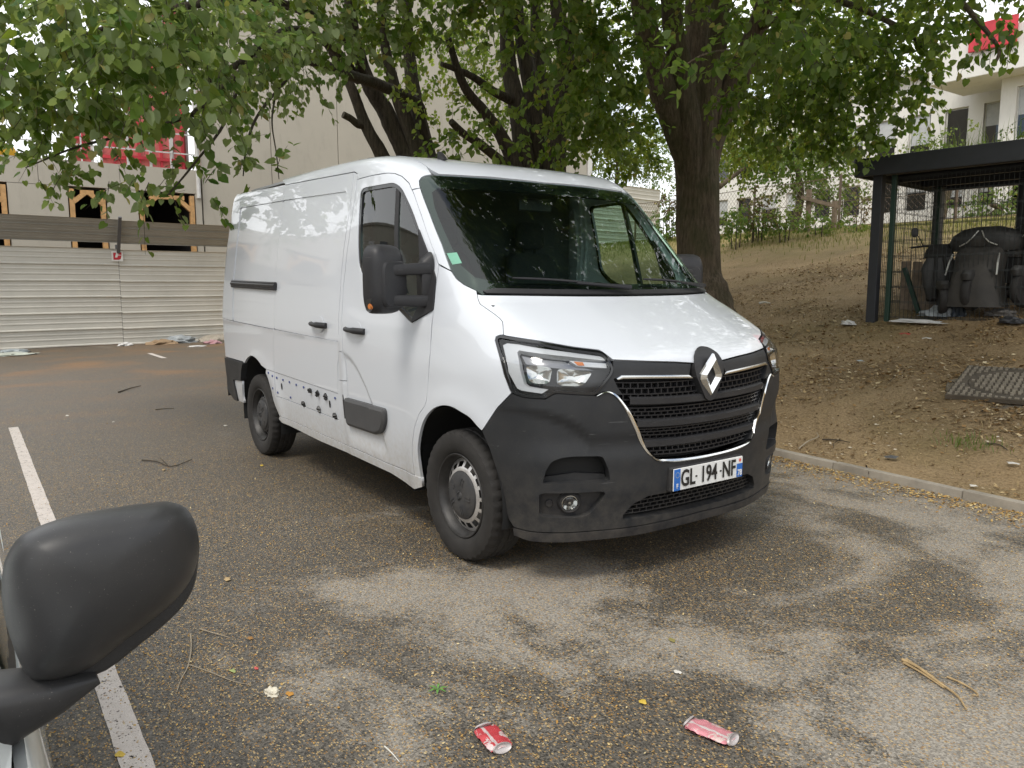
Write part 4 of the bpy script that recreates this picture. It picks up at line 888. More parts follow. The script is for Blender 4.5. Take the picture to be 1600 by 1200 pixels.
def sheet_profile(h, ribs):
    """(z, out) going up: flat pans with stepped laps"""
    p = []; 
    for i in range(ribs):
        z0 = h * i / ribs; d = h / ribs; p += [(z0, .035), (z0 + d * .06, .030), (z0 + d * .10, .002), (z0 + d * .36, .002), (z0 + d * .39, .010), (z0 + d * .45, .010), (z0 + d * .48, .002), (z0 + d * .66, .002), (z0 + d * .69, .010), (z0 + d * .75, .010), (z0 + d * .78, .002), (z0 + d * .94, .002)]
    p.append((h, .035)); return p
def sheet(name, a, b, prof, parent, tilt=0, mat=M_SHEET, wob=0):
    a, b = np.array(a, float), np.array(b, float); d = (b - a) / np.linalg.norm(b - a); out = np.array([d[1], -d[0], 0]); out = out if out[0] > 0 else -out
    n = 8; v = []; f = []; k = len(prof)
    for i in range(n + 1):
        p = a + (b - a) * i / n
        for z, o in prof:
            w_ = wob * mnoise.noise((p[1] * .8, z * 3, 7.7)) if wob else 0
            v.append(p + out * (o + w_ + tilt * z) + np.array([0, 0, z * math.sqrt(max(.05, 1 - tilt * tilt)) + w_ * .8]))
    for i in range(n):
        for j in range(k - 1): f.append((i * k + j, (i + 1) * k + j, (i + 1) * k + j + 1, i * k + j + 1))
    o = MB().add(v, f).build(name, mat, parent, 30, fix=False); o.location = -parent.location; return o
bays = [(-13.5, -9), (-9, -4.5), (-4.5, .45), (.45, 5.2), (5.2, 10), (10, 14.8), (14.8, 21.5)]
for y0, y1 in bays:
    z0 = max(0, min(gz(WX(y0), y0), gz(WX(y1), y1)) - .05) if y1 > 3 else .02
    hh = 2.30 if y0 < 14 else 2.75
    for r in range(6): 
        z = z0 + hh * r / 6
        o = sheet('steel_sheet', (WX(y0), y0 + .004, z), (WX(y1), y1 - .004, z), sheet_profile(hh / 6, 1), hoard, wob=.014 if r < 3 else .006)
    if y0 < 14:
        for r in range(3):
            z = z0 + hh + .14 + .225 * r; t_ = .62; dx = t_ * .225 * r * .95
            o = sheet('top_sheet', (WX(y0) + dx, y0 + .004, z - .05 * r), (WX(y1) + dx, y1 - .004, z - .05 * r), sheet_profile(.225, 1), hoard, tilt=t_, mat=M_SHEETD)
        mb = MB(); p = np.array([WX(y1) + .06, y1, 0]); mb.bar(p + (0, 0, z0 + 2.2), p + (.50, 0, z0 + hh + .72), .07, .05); o = mb.build('strut', M_POST, hoard); o.location = -hoard.location
        mb = MB(); mb.bar(p + (-.12, 0, -.1), p + (-.12, 0, z0 + hh + .1), .08); o = mb.build('post', M_POST, hoard); o.location = -hoard.location
# sign with a red mark on the hoarding
y_ = .42; sg = empty('site_sign', (WX(y_) + .045, y_, 2.14), R_(-6), 'small square white sign with a red block mark on the hoarding', 'sign')
M_SIGNW = plain('sign_white', (.74, .72, .68), .4); M_SIGNR = plain('sign_red', (.50, .015, .03), .4)
MB().box((0, 0, 0), (.012, .25, .24)).build('sign_board', M_SIGNW, sg)
MB().prism([(-.085, .085), (-.02, .085), (-.05, -.03), (.0, -.03), (.02, .02), (.095, .02), (.07, -.07), (.03, -.085), (-.085, -.085)], .006, .010, 'yz').build('red_mark', M_SIGNR, sg)
MB().prism([(.03, .095), (.095, .095), (.095, .035), (.03, .035)], .006, .010, 'yz').build('red_mark', M_SIGNR, sg)
# concrete frame building with propped openings
BX = -21.5
cb = empty('concrete_building', (BX, -4, 0), 0, 'unfinished concrete building with propped window openings behind the hoarding', 'building')
def part(mb, name, mat, parent, smooth=False): o = mb.build(name, mat, parent, smooth); o.location = -parent.location; return o
opens = [(-9.2, -7.6), (-6.6, -5.4), (-2.95, -1.50), (-.12, .83), (1.63, 3.20)]; ZT = 4.12
ys = [-14.0] + [q for o in opens for q in o] + [3.38]
for a, b in zip(ys[0::2], ys[1::2]): part(MB().box((BX + .1, (a + b) / 2, 2.06), (.22, b - a, 4.12)), 'wall_pier', M_PRE, cb)
for i, (a, b) in enumerate(zip([-14, -9.6, -4.4, -.78, 1.2], [-9.6, -4.4, -.78, 1.2, 3.38])): part(MB().box((BX + .1, (a + b) / 2, 4.47), (.23, b - a - .012, .68)), 'lintel_panel', M_PRE, cb)
for a, b in opens: part(MB().box((BX + .1, (a + b) / 2, .45), (.2, b - a, .9)), 'sill_panel', M_PRE, cb)
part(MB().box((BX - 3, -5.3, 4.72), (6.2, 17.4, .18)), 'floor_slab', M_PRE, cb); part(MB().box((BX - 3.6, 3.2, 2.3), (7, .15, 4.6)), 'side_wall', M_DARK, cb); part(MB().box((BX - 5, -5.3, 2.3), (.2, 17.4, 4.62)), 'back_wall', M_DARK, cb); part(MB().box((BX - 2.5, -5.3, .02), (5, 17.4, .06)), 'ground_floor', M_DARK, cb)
for i, (a, b) in enumerate(opens[2:] + opens[:2]):
    tf = empty('timber_prop_frame', (BX + .15, (a + b) / 2, 0), 0, ['pine prop frame in the concrete opening furthest left in view', 'pine prop frame in the narrow middle concrete opening', 'pine prop frame in the wide concrete opening nearest the tall wall', 'pine prop frame in an opening beyond the left edge', 'pine prop frame in the far left opening of the building'][i], 'timber frame', 'timber frames propping the openings')
    hw_ = (b - a) / 2 - .01; w_ = .17
    def tb(p, q, ww=.17): MB().bar(p, q, ww, .12).build('timber_beam', M_TIMBER, tf)
    tb((0, -hw_ + w_ / 2, .9), (0, -hw_ + w_ / 2, 4.06)); tb((0, hw_ - w_ / 2, .9), (0, hw_ - w_ / 2, 4.06)); tb((.01, -hw_ + .3, 3.98), (.01, hw_ - .3, 3.98), .14)
    k = min(.36, hw_ * .62); tb((.02, -hw_ + .12, 4.0 - k), (.02, -hw_ + .12 + k, 3.96), .14); tb((.02, hw_ - .12, 4.0 - k), (.02, hw_ - .12 - k, 3.96), .14)
# tall precast wall
tw = empty('tall_precast_wall', (BX, 10, 0), 0, 'tall plain precast concrete wall with vertical joints behind the trees', 'building')
yy = [3.42, 5.55, 7.78, 10.0, 12.2, 14.4, 16.5, 18.6]
for a, b in zip(yy[:-1], yy[1:]): part(MB().box((BX + .08, (a + b) / 2, 7), (.20, b - a - .02, 14), bev=.006), 'wall_panel', M_PRE, tw)
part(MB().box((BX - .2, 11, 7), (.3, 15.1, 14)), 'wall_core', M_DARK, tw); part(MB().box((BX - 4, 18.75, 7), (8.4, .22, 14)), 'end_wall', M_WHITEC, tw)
# deck above the low part: rails, red formwork, yellow bag
gr = empty('guard_rail', (BX + .1, -4, 4.81), 0, 'thin white guard rail along the edge of the concrete deck', 'railing')
M_RAIL = plain('white_rail', (.55, .54, .52), .5); 
for y in np.arange(-13.5, 3.4, 1.15): MB().bar((0, y + 4, 0), (0, y + 4, 1.05), .035).build('rail_post', M_RAIL, gr)
for z in (.45, 1.0): MB().bar((.03, -10, z), (.03, 7.3, z), .035).build('rail', M_RAIL, gr)
M_FORM = plain('red_formwork', (.50, .035, .05), .5, var=.3, vscale=2); M_FORM2 = plain('pale_red_formwork', (.55, .13, .12), .5, var=.2)
frm = [('wide tall red formwork panel standing on the deck beside the tall wall', 2.3, 1.5, 3.2, -.4), ('narrow red formwork panel behind the guard rail', 1.25, .7, 1.5, -.7), ('short red formwork panel leaning at the left of the stack', .45, .5, 1.1, -.9), ('red formwork panel standing high against the tall wall', 3.0, .55, 5.6, -.8)]
for lab, y, wd, h, dx in frm:
    fo = empty('formwork_panel', (BX + dx, y, 4.81), random.uniform(-.05, .05), lab, 'formwork', 'red formwork panels on the deck')
    MB().box((0, 0, h / 2), (.06, wd, h)).build('face', M_FORM2, fo)
    nr = max(2, int(wd / .28))
    for k in range(nr + 1): MB().box((.06, -wd / 2 + wd * k / nr, h / 2), (.07, .07, h)).build('rib', M_FORM if k % 2 else M_RAIL, fo)
    for z in (.3, h - .3): MB().box((.11, 0, z), (.06, wd, .09)).build('waler', M_FORM, fo)
pp = empty('steel_pole', (BX + .25, 3.30, 4.0), 0, 'white steel pole up the edge of the tall wall', 'pole'); MB().tube([(0, 0, 0), (0, 0, 5.4)], .06, 8).build('tube', M_RAIL, pp)
yb = empty('yellow_bag', (BX + .0, -1.55, 4.81), 0, 'yellow sack lying on the concrete deck edge', 'bag')
v, f = rounded_block([((0, 0, 0), .2, .30, (1, 0, 0), (0, 1, 0)), ((0, 0, .12), .24, .34, (1, 0, 0), (0, 1, 0)), ((.02, .03, .25), .18, .25, (1, 0, 0), (0, 1, 0)), ((0, .02, .33), .06, .1, (1, 0, 0), (0, 1, 0))], 18, 2.6); MB().add(v, f).build('sack', plain('yellow_cloth', (.65, .36, .02), .7, var=.25), yb, 50)
# ------------------------------------------------------------------ white school-like block on the right
M_WIN = glassy('window_glass', (.10, .12, .14), .02, 1.2); M_FRAME = plain('white_window_frame', (.62, .61, .58), .5); M_BLIND = plain('grey_blind', (.42, .43, .44), .6)
FY = 29.0; sb = empty('white_building', (-8, FY, 2.8), 0, 'white two storey block with rows of windows beyond the fence', 'building')
def boxp(name, x0, x1, y0, y1, z0, z1, mat, parent=sb, bev=0): return part(MB().box(((x0 + x1) / 2, (y0 + y1) / 2, (z0 + z1) / 2), (x1 - x0, y1 - y0, z1 - z0), bev=bev), name, mat, parent)
def facade(x0, x1, y, z0, z1, wins, depth=.25):
    """wall with openings: piers between windows, bands above and below; wins: (xa, xb, za, zb)"""
    za, zb = wins[0][2], wins[0][3]; boxp('wall_band', x0, x1, y, y + depth, z0, za, M_WHITEC); boxp('wall_band', x0, x1, y, y + depth, zb, z1, M_WHITEC)
    xs = [x0] + [q for w_ in wins for q in w_[:2]] + [x1]
    for a, b in zip(xs[0::2], xs[1::2]):
        if b > a: boxp('pier', a, b, y, y + depth, za, zb, M_WHITEC)
    for a, b, p, q in wins:
        fr = boxp('window_frame', a, b, y + .12, y + .17, p, q, M_FRAME); 
        gl = MB().box((0, 0, 0), (b - a - .12, .02, q - p - .12)).build('pane', M_WIN, fr); gl.location = ((a + b) / 2, y + .105, (p + q) / 2)
        if random.random() < .5: hb_ = (q - p) * random.uniform(.3, .7); bl = MB().box((0, 0, 0), (b - a - .14, .01, hb_)).build('blind', M_BLIND, fr); bl.location = ((a + b) / 2, y + .09, q - .07 - hb_ / 2)
rowx = lambda x0, n, w_, g: [(x0 + i * (w_ + g), x0 + i * (w_ + g) + w_) for i in range(n)]
facade(-23.8, -9.5, FY, 2.4, 6.0, [(a, b, 4.35, 5.65) for a, b in rowx(-23.4, 10, .85, .55)])
facade(-23.8, -9.5, FY + .02, 6.0, 9.6, [(a, b, 6.55, 8.15) for a, b in rowx(-23.4, 10, .85, .55)])
boxp('cornice', -24.0, -9.6, FY - .35, FY + .4, 9.6, 10.0, M_WHITEC)
boxp('roof_block', -23.8, -9.6, FY + .3, FY + 9, 2.4, 9.55, M_DARK)
# nearer wing, one bay forward, with an overhanging white band
facade(-9.4, 12, FY - 2.0, 2.4, 5.9, [(a, b, 3.9, 5.3) for a, b in rowx(-8.9, 13, .95, .60)])
facade(-9.4, 12, FY - 1.98, 5.9, 8.45, [(a, b, 6.35, 8.1) for a, b in rowx(-8.9, 13, .95, .60)])
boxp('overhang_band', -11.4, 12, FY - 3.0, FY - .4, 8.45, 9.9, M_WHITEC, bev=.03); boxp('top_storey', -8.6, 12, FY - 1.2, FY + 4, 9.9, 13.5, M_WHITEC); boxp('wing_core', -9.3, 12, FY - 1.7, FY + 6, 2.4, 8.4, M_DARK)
for i, (x, z, w_) in enumerate([(-9.3, 9.25, 1.5), (-7.3, 9.25, 1.9)]):
    rt = empty('red_banner', (x, FY - 3.12, z), 0, ['red banner on the white band, partly behind leaves', 'red banner at the right end of the white band'][i], 'banner'); MB().box((0, 0, .45), (w_, .08, .9), bev=.02).build('cloth', M_FORM, rt)
# long beige block across the street; it shows in the van's side window
M_BEIGE = mat_precast('beige_render', (.42, .38, .31))
ob = empty('beige_block', (-25, -27, 0), 0, 'long low beige block across the car park, mirrored in the van window', 'building')
boxp('wall', -70, 2, -34, -27, 0, 12.5, M_BEIGE, ob); boxp('ledge', -70, 2, -27, -26.7, 3.4, 3.7, M_CONC, ob); boxp('ledge', -70, 2, -27, -26.7, 6.6, 6.9, M_CONC, ob); boxp('parapet', -70.2, 2.2, -34.2, -26.8, 12.5, 12.9, M_CONC, ob)
for i in range(14): boxp('window', -68 + i * 5, -65.4 + i * 5, -26.98, -26.9, 7.6, 9.0, M_FRAME if i % 3 else M_WIN, ob)
# chain link fence at the top of the bank
fl = empty('chain_link_fence', (0, 17.5, 2.9), 0, 'rusty chain link fence along the top of the earth bank', 'fence')
M_WIRE = plain('rusty_wire', (.16, .12, .09), .6, .4); FP = [(-18.5, 18.6), (-15.2, 17.9), (-12.0, 17.2), (-8.8, 16.6), (-5.6, 16.2), (-2.4, 15.9), (.8, 15.7), (4, 15.6), (7.2, 15.5)]
for (x, y) in FP:
    z = gz(x, y); o = MB().bar((x, y, z - .2), (x, y, z + 1.45), .05).build('fence_post', M_WIRE, fl); o.location = -fl.location
wm = MB()
for (xa, ya), (xb, yb) in zip(FP[:-1], FP[1:]):
    za, zb = gz(xa, ya), gz(xb, yb); A = np.array([xa, ya, za]); B = np.array([xb, yb, zb]); L = np.linalg.norm(B - A)
    for h in (.1, .75, 1.4): o = MB().tube([A + (0, 0, h), (A + B) / 2 + (0, 0, h - .03), B + (0, 0, h)], .011, 4).build('tension_wire', M_WIRE, fl); o.location = -fl.location
    s = .16; nn = int(L / s)
    for k in range(-8, nn):
        for d in (1, -1):
            u0 = k * s if d > 0 else k * s + 1.3; u1 = u0 + d * 1.3; ua, ub = max(0, min(L, u0)), max(0, min(L, u1))
            if abs(ub - ua) < .02: continue
            ha, hb = (ua - u0) / (u1 - u0) * 1.3, (ub - u0) / (u1 - u0) * 1.3; wm.tube([A + (B - A) * ua / L + (0, 0, .1 + ha), A + (B - A) * ub / L + (0, 0, .1 + hb)], .0045, 3, cap=False)
o = prop(wm.build('wire_mesh', M_WIRE, fl), kind='stuff'); o.location = -fl.location
# weathered rail fence
rf = empty('wooden_rail_fence', (-5, 15, 2.8), 0, 'short weathered wooden rail fence leaning behind the bank', 'fence'); M_OLDW = plain('weathered_wood', (.20, .15, .105), .85, var=.3, vscale=12)
a = at(1262, 352, 20.6); b = at(1303, 352, 20.3)
for q, h in ((a, .92), (b, .62)): o = MB().bar(q - np.array([0, 0, .2]), q + np.array([0, 0, h]), .10).build('post', M_OLDW, rf); o.location = -rf.location
o = MB().bar(at(1252, 308, 20.5), at(1312, 324, 20.2), .09).build('rail', M_OLDW, rf); o.location = -rf.location
# ------------------------------------------------------------------ trees: stems, limbs, twigs and single leaves
def mat_leaf(name, top, under, pale, trans=.34, glow=((.17, .28, .015), (.36, .40, .03))):
    t = NT(name); a = t.n('Attribute', attribute_name='tint').outputs['Fac']; nz_ = t.noise(1.3, 4)
    c1 = t.mix(a, top, pale); c1 = t.mix(t.math('MULTIPLY', nz_, .5), c1, tuple(k * .7 for k in top))
    c2 = t.mix(a, under, tuple(k * 1.15 for k in under)); bf = t.n('NewGeometry').outputs['Backfacing']; c = t.mix(bf, c1, c2)
    fl = t.ramp(a, (.955, 0.), (.96, 1.)); c = t.mix(fl, c, (.30, .26, .10))
    tr = t.n('BsdfTranslucent'); t.l(t.mix(.55, c, t.mix(a, *glow)), tr.inputs[0]); p = t.bsdf(c, .5, 0, None, .28)
    m_ = t.n('MixShader'); m_.inputs[0].default_value = trans; t.l(p, m_.inputs[1]); t.l(tr.outputs[0], m_.inputs[2]); return t.done(m_.outputs[0])
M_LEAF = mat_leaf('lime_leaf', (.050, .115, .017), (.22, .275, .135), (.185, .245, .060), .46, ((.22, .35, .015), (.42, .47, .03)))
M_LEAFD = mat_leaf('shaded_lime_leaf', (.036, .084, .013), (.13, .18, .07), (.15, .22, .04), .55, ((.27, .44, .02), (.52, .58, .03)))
M_LEAF2 = mat_leaf('bright_shrub_leaf', (.075, .15, .024), (.15, .20, .07), (.18, .25, .045), .5)
M_GRASS = mat_leaf('bank_grass', (.13, .135, .030), (.16, .155, .05), (.26, .22, .075), .35)
M_LEAFR = mat_leaf('reddish_vine_leaf', (.10, .060, .035), (.12, .08, .05), (.20, .12, .06), .3)
def mat_bark(name, col, moss):
    t = NT(name); vec = t.scale((1, 1, .16)); a = t.noise(26, 6, .7, .3, vec=vec); b = t.noise(1.6, 5); r = t.ramp(a, (.35, 0.), (.62, 1.))
    c = t.mix(r, tuple(k * .35 for k in col), col); c = t.mix(t.math('MULTIPLY', t.ramp(b, (.42, 0.), (.62, 1.)), moss), c, (.045, .048, .016)); sp = t.ramp(t.noise(60, 3), (.66, 0.), (.72, .6)); c = t.mix(sp, c, (.16, .14, .11))
    return t.done(t.bsdf(c, .85, 0, t.bump(a, 1., .05), .25))
M_BARK = mat_bark('lime_bark', (.165, .125, .085), .6); M_BARKD = mat_bark('dark_bark', (.085, .068, .050), .25); M_TWIG = plain('twig_bark', (.055, .042, .030), .8)
LV = np.array([(0, 0, 0), (0, .45, -.05), (0, 1.06, -.16), (-.27, -.13, .05), (-.50, .20, .08), (-.36, .66, .0), (.27, -.13, .05), (.50, .20, .08), (.36, .66, .0)])
LF = np.array([(0, 4, 3), (0, 1, 4), (1, 5, 4), (1, 2, 5), (0, 6, 7), (0, 7, 1), (1, 7, 8), (1, 8, 2)])
def unit(a): return a / np.maximum(np.linalg.norm(a, axis=-1, keepdims=True), 1e-9)
def sprays(rng, C, rad, n, size, per=11, tw=.34, tint0=.0):
    """n leafy twigs inside an ellipsoid: returns leaf arrays and twig lines"""
    d = unit(rng.normal(size=(n, 3))); r = rng.random(n)[:, None] ** .45; base = C + d * r * rad
    tdir = unit(d * .7 + rng.normal(size=(n, 3)) * .6 + np.array([0, 0, -.22])); L = tw * rng.uniform(.6, 1.3, n)
    k = np.tile(np.arange(per), n); i = np.repeat(np.arange(n), per); s = (k + rng.random(len(k))) / per
    side = unit(np.cross(tdir, rng.normal(size=(n, 3)) * .4 + np.array([0, 0, 1.])))[i] * np.where(k % 2, 1, -1)[:, None]
    pos = base[i] + tdir[i] * (L[i] * s)[:, None] + np.array([0, 0, -1.]) * (s * s * L[i] * .25)[:, None] + side * (.25 * size) + rng.normal(size=(len(k), 3)) * size * .25
    yd = unit(side * .8 + tdir[i] * .55 + np.array([0, 0, -.75]) + rng.normal(size=(len(k), 3)) * .40)
    nn = np.array([0, 0, 1.]) + rng.normal(size=(len(k), 3)) * .44; zn = unit(nn - yd * (nn * yd).sum(1, keepdims=True)); xd = np.cross(yd, zn)
    sz = size * rng.uniform(.62, 1.18, len(k)) * (1 - .25 * s)
    tint = np.clip(rng.normal(.28, .21, n)[i] + rng.normal(0, .16, len(k)) + tint0, 0, .94); tint[rng.random(len(k)) < .035] = .98
    return (pos, xd, yd, zn, sz, tint), np.stack([base, base + tdir * L[:, None] * .5 - [0, 0, .01], base + tdir * L[:, None] - np.array([0, 0, .25]) * L[:, None]], 1)
def leaf_verts(A, tmpl):
    pos, xd, yd, zn, sz, tint = A; S = sz[:, None, None]
    return pos[:, None] + S * (tmpl[None, :, 0:1] * xd[:, None] + tmpl[None, :, 1:2] * yd[:, None] + tmpl[None, :, 2:3] * zn[:, None])
def leaf_mesh(name, A, mat):
    V = leaf_verts(A, LV); n = len(V); F = (LF[None] + (np.arange(n) * 9)[:, None, None]).reshape(-1, 3)
    return fast_mesh(name, V.reshape(-1, 3), F, mat, True, np.repeat(A[5], 9))
LEAFM = {}
def single_leaves(A, idx, parent, mat):
    key = mat.name
    if key not in LEAFM:
        LEAFM[key] = []
        for q in range(6):
            W_ = LV.copy(); W_[:, 2] *= (.6, 1.5, -.4, 1.0, 1.9, .2)[q]; me = fast_mesh('leaf', W_, LF, mat, True, np.full(9, (.05, .2, .3, .45, .6, .85)[q])); LEAFM[key].append((me, (.05, .2, .3, .45, .6, .85)[q]))
    for i in idx:
        me = min(LEAFM[key], key=lambda m_: abs(m_[1] - A[5][i] + .1 * random.random()))[0]; o = link('leaf', me, parent); s = A[4][i]; x, y, z = A[1][i] * s, A[2][i] * s, A[3][i] * s; p = A[0][i] - np.array(parent.location)
        o.matrix_local = Matrix(((x[0], y[0], z[0], p[0]), (x[1], y[1], z[1], p[1]), (x[2], y[2], z[2], p[2]), (0, 0, 0, 1)))
def twig_mesh(name, T, r, mat):
    T = np.asarray(T); n = len(T); rs = np.array([r, r * .75, r * .4]); off = np.array([[1, 0, .2], [-.5, .87, -.2], [-.5, -.87, 0]])
    V = (T[:, :, None, :] + off[None, None] * rs[None, :, None, None]).reshape(-1, 3); F = []
    q = np.array([(a * 3 + k, a * 3 + (k + 1) % 3, a * 3 + 3 + (k + 1) % 3, a * 3 + 3 + k) for a in range(2) for k in range(3)])
    return fast_mesh(name, V, (q[None] + (np.arange(n) * 9)[:, None, None]).reshape(-1, 4), mat)
def limb(path, r0, r1, n=10, seg=5, bumpy=.06, seed=0):
    P = np.array(catmull3(path, seg)); m = len(P); mb = MB(); r = np.linspace(r0, r1, m) if not hasattr(r0, '__len__') else np.interp(np.linspace(0, 1, m), np.linspace(0, 1, len(r0)), r0)
    mb.tube(P, list(r), n); v = np.array(mb.v)
    for i in range(len(v)):
        c = P[i // n]; d = v[i] - c; v[i] = c + d * (1 + bumpy * 2 * mnoise.noise((v[i][0] * 6 + seed, v[i][1] * 6, v[i][2] * 1.5)) + bumpy * mnoise.noise((v[i][0] * 22, v[i][1] * 22 + seed, v[i][2] * 3)))
    mb.v = [tuple(q) for q in v]; return mb
def catmull3(pts, n):
    P = np.array(pts, float); Q = np.vstack([2 * P[0] - P[1], P, 2 * P[-1] - P[-2]]); out = []
    for i in range(1, len(Q) - 2):
        for k in range(n):
            t = k / n; a, b, c, d = Q[i - 1], Q[i], Q[i + 1], Q[i + 2]; out.append(.5 * (2 * b + (c - a) * t + (2 * a - 5 * b + 4 * c - d) * t * t + (3 * b - a - 3 * c + d) * t ** 3))
    out.append(P[-1]); return out
def tree(name, label, loc, limbs, blobs, seed, mat=M_LEAF, bark=M_BARKD, size=.092, cat='tree', group=None, singles=300, leafr=.004, per=11, tw=.34):
    """limbs: (part name, path, r0, r1, sides); blobs: (centre, radii vector, number of twigs, tint)"""
    rng = np.random.default_rng(seed); root = empty(name, loc, 0, label, cat, group)
    for k, (nm, path, r0, r1, n) in enumerate(limbs):
        o = limb(path, r0, r1, n, 8 if nm == 'trunk' else 5, .05, seed + k).build(nm, bark, root, 60); o.location = -Vector(loc)
    As = []; Ts = []
    for C, rad, n, t0, *sz in blobs:
        if n < 1: continue
        A, T = sprays(rng, np.array(C, float), np.array(rad, float), int(n), sz[0] if sz else size, per, tw, t0); As.append(A); Ts.append(T)
    A = tuple(np.concatenate([a[i] for a in As]) for i in range(6)); T = np.concatenate(Ts)
    keep = np.linalg.norm(A[0] - CAMP, axis=1) > 3.2; A = tuple(a[keep] for a in A)
    u, v, d = project(A[0]); inf = (u > -10) & (u < 1610) & (v > -10) & (v < 1210) & (d > 0); idx = np.where(inf)[0]
    key = d[idx] / np.maximum(A[4][idx], .02); idx = idx[np.argsort(key)][:singles]
    if singles: single_leaves(A, idx, root, mat)
    rest = np.ones(len(A[0]), bool); rest[idx] = False; rest = rest if singles else np.ones(len(A[0]), bool)
    o = prop(link('foliage', leaf_mesh('foliage', tuple(a[rest] for a in A), mat), root), kind='stuff'); o.location = -Vector(loc)
    o = prop(link('twigs', twig_mesh('twigs', T, leafr, M_TWIG), root), kind='stuff'); o.location = -Vector(loc)
    return root, len(A[0])
def pb(u, v, t, ru, rv, rt, cover=2.2, tint=0., size=.092, per=11):
    """a leafy bough seen around photo position u, v at depth t"""
    C = at(u, v, t); k = t / FPX; area = math.pi * ru * rv; leaf = .45 * (size / k) ** 2; n = max(2, cover * area / leaf / per)
    R = np.abs(_r) * ru * k + np.abs(_u) * rv * k + np.abs(_f) * rt
    return (C, np.array([math.hypot(_r[0] * ru * k, _f[0] * rt), math.hypot(_r[1] * ru * k, _f[1] * rt), rv * k]), n, tint)
A_ = lambda *q: [at(*p) for p in q]
NL = 0
# left many-stemmed lime: stems behind the van roof, boughs reaching out over the parking bays
b1 = at(672, 300, 14.0); b1[2] = gz(b1[0], b1[1]) - .1
st = [('trunk', [b1, *A_((660, 330, 14), (650, 262, 14), (632, 234, 14), (602, 175, 13.8), (576, 130, 13.6), (560, 81, 13.4), (548, 20, 13), (530, -120, 12.5))], .24, .07, 12),
      ('trunk', [b1 + (-.3, -.1, 0), *A_((640, 330, 13.8), (606, 262, 13.7), (590, 230, 13.6), (570, 192, 13.5), (550, 140, 13.3), (534, 110, 13.2), (505, 60, 12.8))], .17, .05, 10),
      ('trunk', [b1 + (.2, .1, 0), *A_((672, 290, 14.1), (667, 240, 14.1), (648, 156, 14), (641, 97, 14), (635, 0, 14), (630, -200, 14))], .20, .07, 10),
      ('trunk', [b1 + (.1, -.2, 0), *A_((664, 300, 13.8), (655, 240, 13.8), (632, 182, 13.7), (615, 130, 13.6), (600, 60, 13.4), (590, -60, 13))], .19, .06, 10),
      ('limb', A_((660, 185, 13.8), (648, 159, 13.6), (586, 130, 12.6), (554, 120, 12), (505, 101, 11), (479, 94, 10.5), (430, 80, 9.6), (380, 110, 8.8), (300, 180, 8)), .11, .03, 8),
      ('limb', A_((560, 125, 13), (520, 75, 12), (470, 48, 10.5), (420, 60, 9), (380, 95, 8), (320, 130, 7.4)), .085, .025, 8),
      ('limb', A_((575, 130, 13.4), (545, 70, 12), (480, 20, 9.5), (380, 0, 8), (240, 20, 7), (120, 60, 6.6)), .08, .02, 8),
      ('limb', A_((570, 195, 13.5), (560, 195, 13.4), (549, 186, 13.3), (536, 179, 13.2)), .07, .06, 8),
      ('branch', A_((470, 100, 10), (430, 145, 9), (400, 185, 8), (385, 230, 7.6), (380, 275, 7.5)), .022, .006, 6),
      ('branch', A_((430, 150, 9), (425, 190, 8), (432, 240, 7.6), (436, 280, 7.5)), .012, .004, 5),
      ('branch', A_((380, 110, 8.8), (352, 190, 7.8), (300, 260, 7), (262, 305, 6.7)), .02, .006, 6),
      ('branch', A_((300, 180, 8), (220, 205, 7.8), (120, 230, 7.6), (40, 262, 7.6)), .025, .006, 6)]
bl = [pb(12, 120, 7.4, 50, 60, .7, 2.4, .15), (*pb(60, 50, 6.4, 140, 110, 1.1, 3.2, .25, .112), .112), (*pb(200, 30, 6.0, 140, 90, .9, 3.2, .28, .112), .112), pb(335, 55, 7, 120, 85, 1.0, 2.8, .12), (*pb(110, 140, 6.8, 130, 60, .9, 3.0, .22, .105), .105), (*pb(245, 140, 6.4, 105, 45, .8, 3.0, .24, .108), .108),
      pb(30, 190, 7.6, 70, 50, .8, 2.4, .12), pb(50, 232, 7.8, 50, 28, .5, 1.9, .05), pb(150, 205, 7.6, 80, 35, .7, 2.0, .06), pb(140, 268, 7.4, 50, 22, .45, 1.2, .05), pb(60, 268, 7.6, 40, 18, .4, 1.8, .04), pb(240, 285, 7, 75, 20, .4, 2.4, .1), pb(312, 295, 6.8, 28, 30, .3, 2.0, .04), pb(305, 150, 8, 45, 35, .7, 1.8, -.05), pb(285, 225, 8, 40, 35, .6, .8, -.05),
      pb(420, 45, 8, 100, 60, 1.0, 2.7, .02), pb(395, 185, 7.8, 24, 45, .25, .9), pb(432, 240, 7.6, 24, 38, .2, .8), pb(360, 250, 7.4, 26, 36, .25, 1.1), pb(380, 285, 7.4, 22, 18, .2, 1.1), pb(462, 118, 8.4, 42, 30, .4, 1.8, .1), pb(545, 40, 9, 90, 55, .9, 2.6, .05),
      pb(250, 60, 10, 260, 120, 2, 1.6, 0), pb(120, -110, 7, 220, 90, 1.5, 1.5, .1), pb(400, -120, 9, 240, 110, 2, 1.5, 0)]
bl += [((-4.2, .6, 6.8), (3.0, 2.4, 1.2), 420, 0, .12), ((-6.5, 2, 8), (3.5, 3.5, 1.8), 700, 0, .12)]
_, n_ = tree('lime_tree', 'many stemmed lime tree leaning left behind the van, leafy boughs over the hoarding', tuple(b1), st, bl, 5, group='lime trees on the bank'); NL += n_
b2 = at(835, 300, 13.4); b2[2] = gz(b2[0], b2[1]) - .1
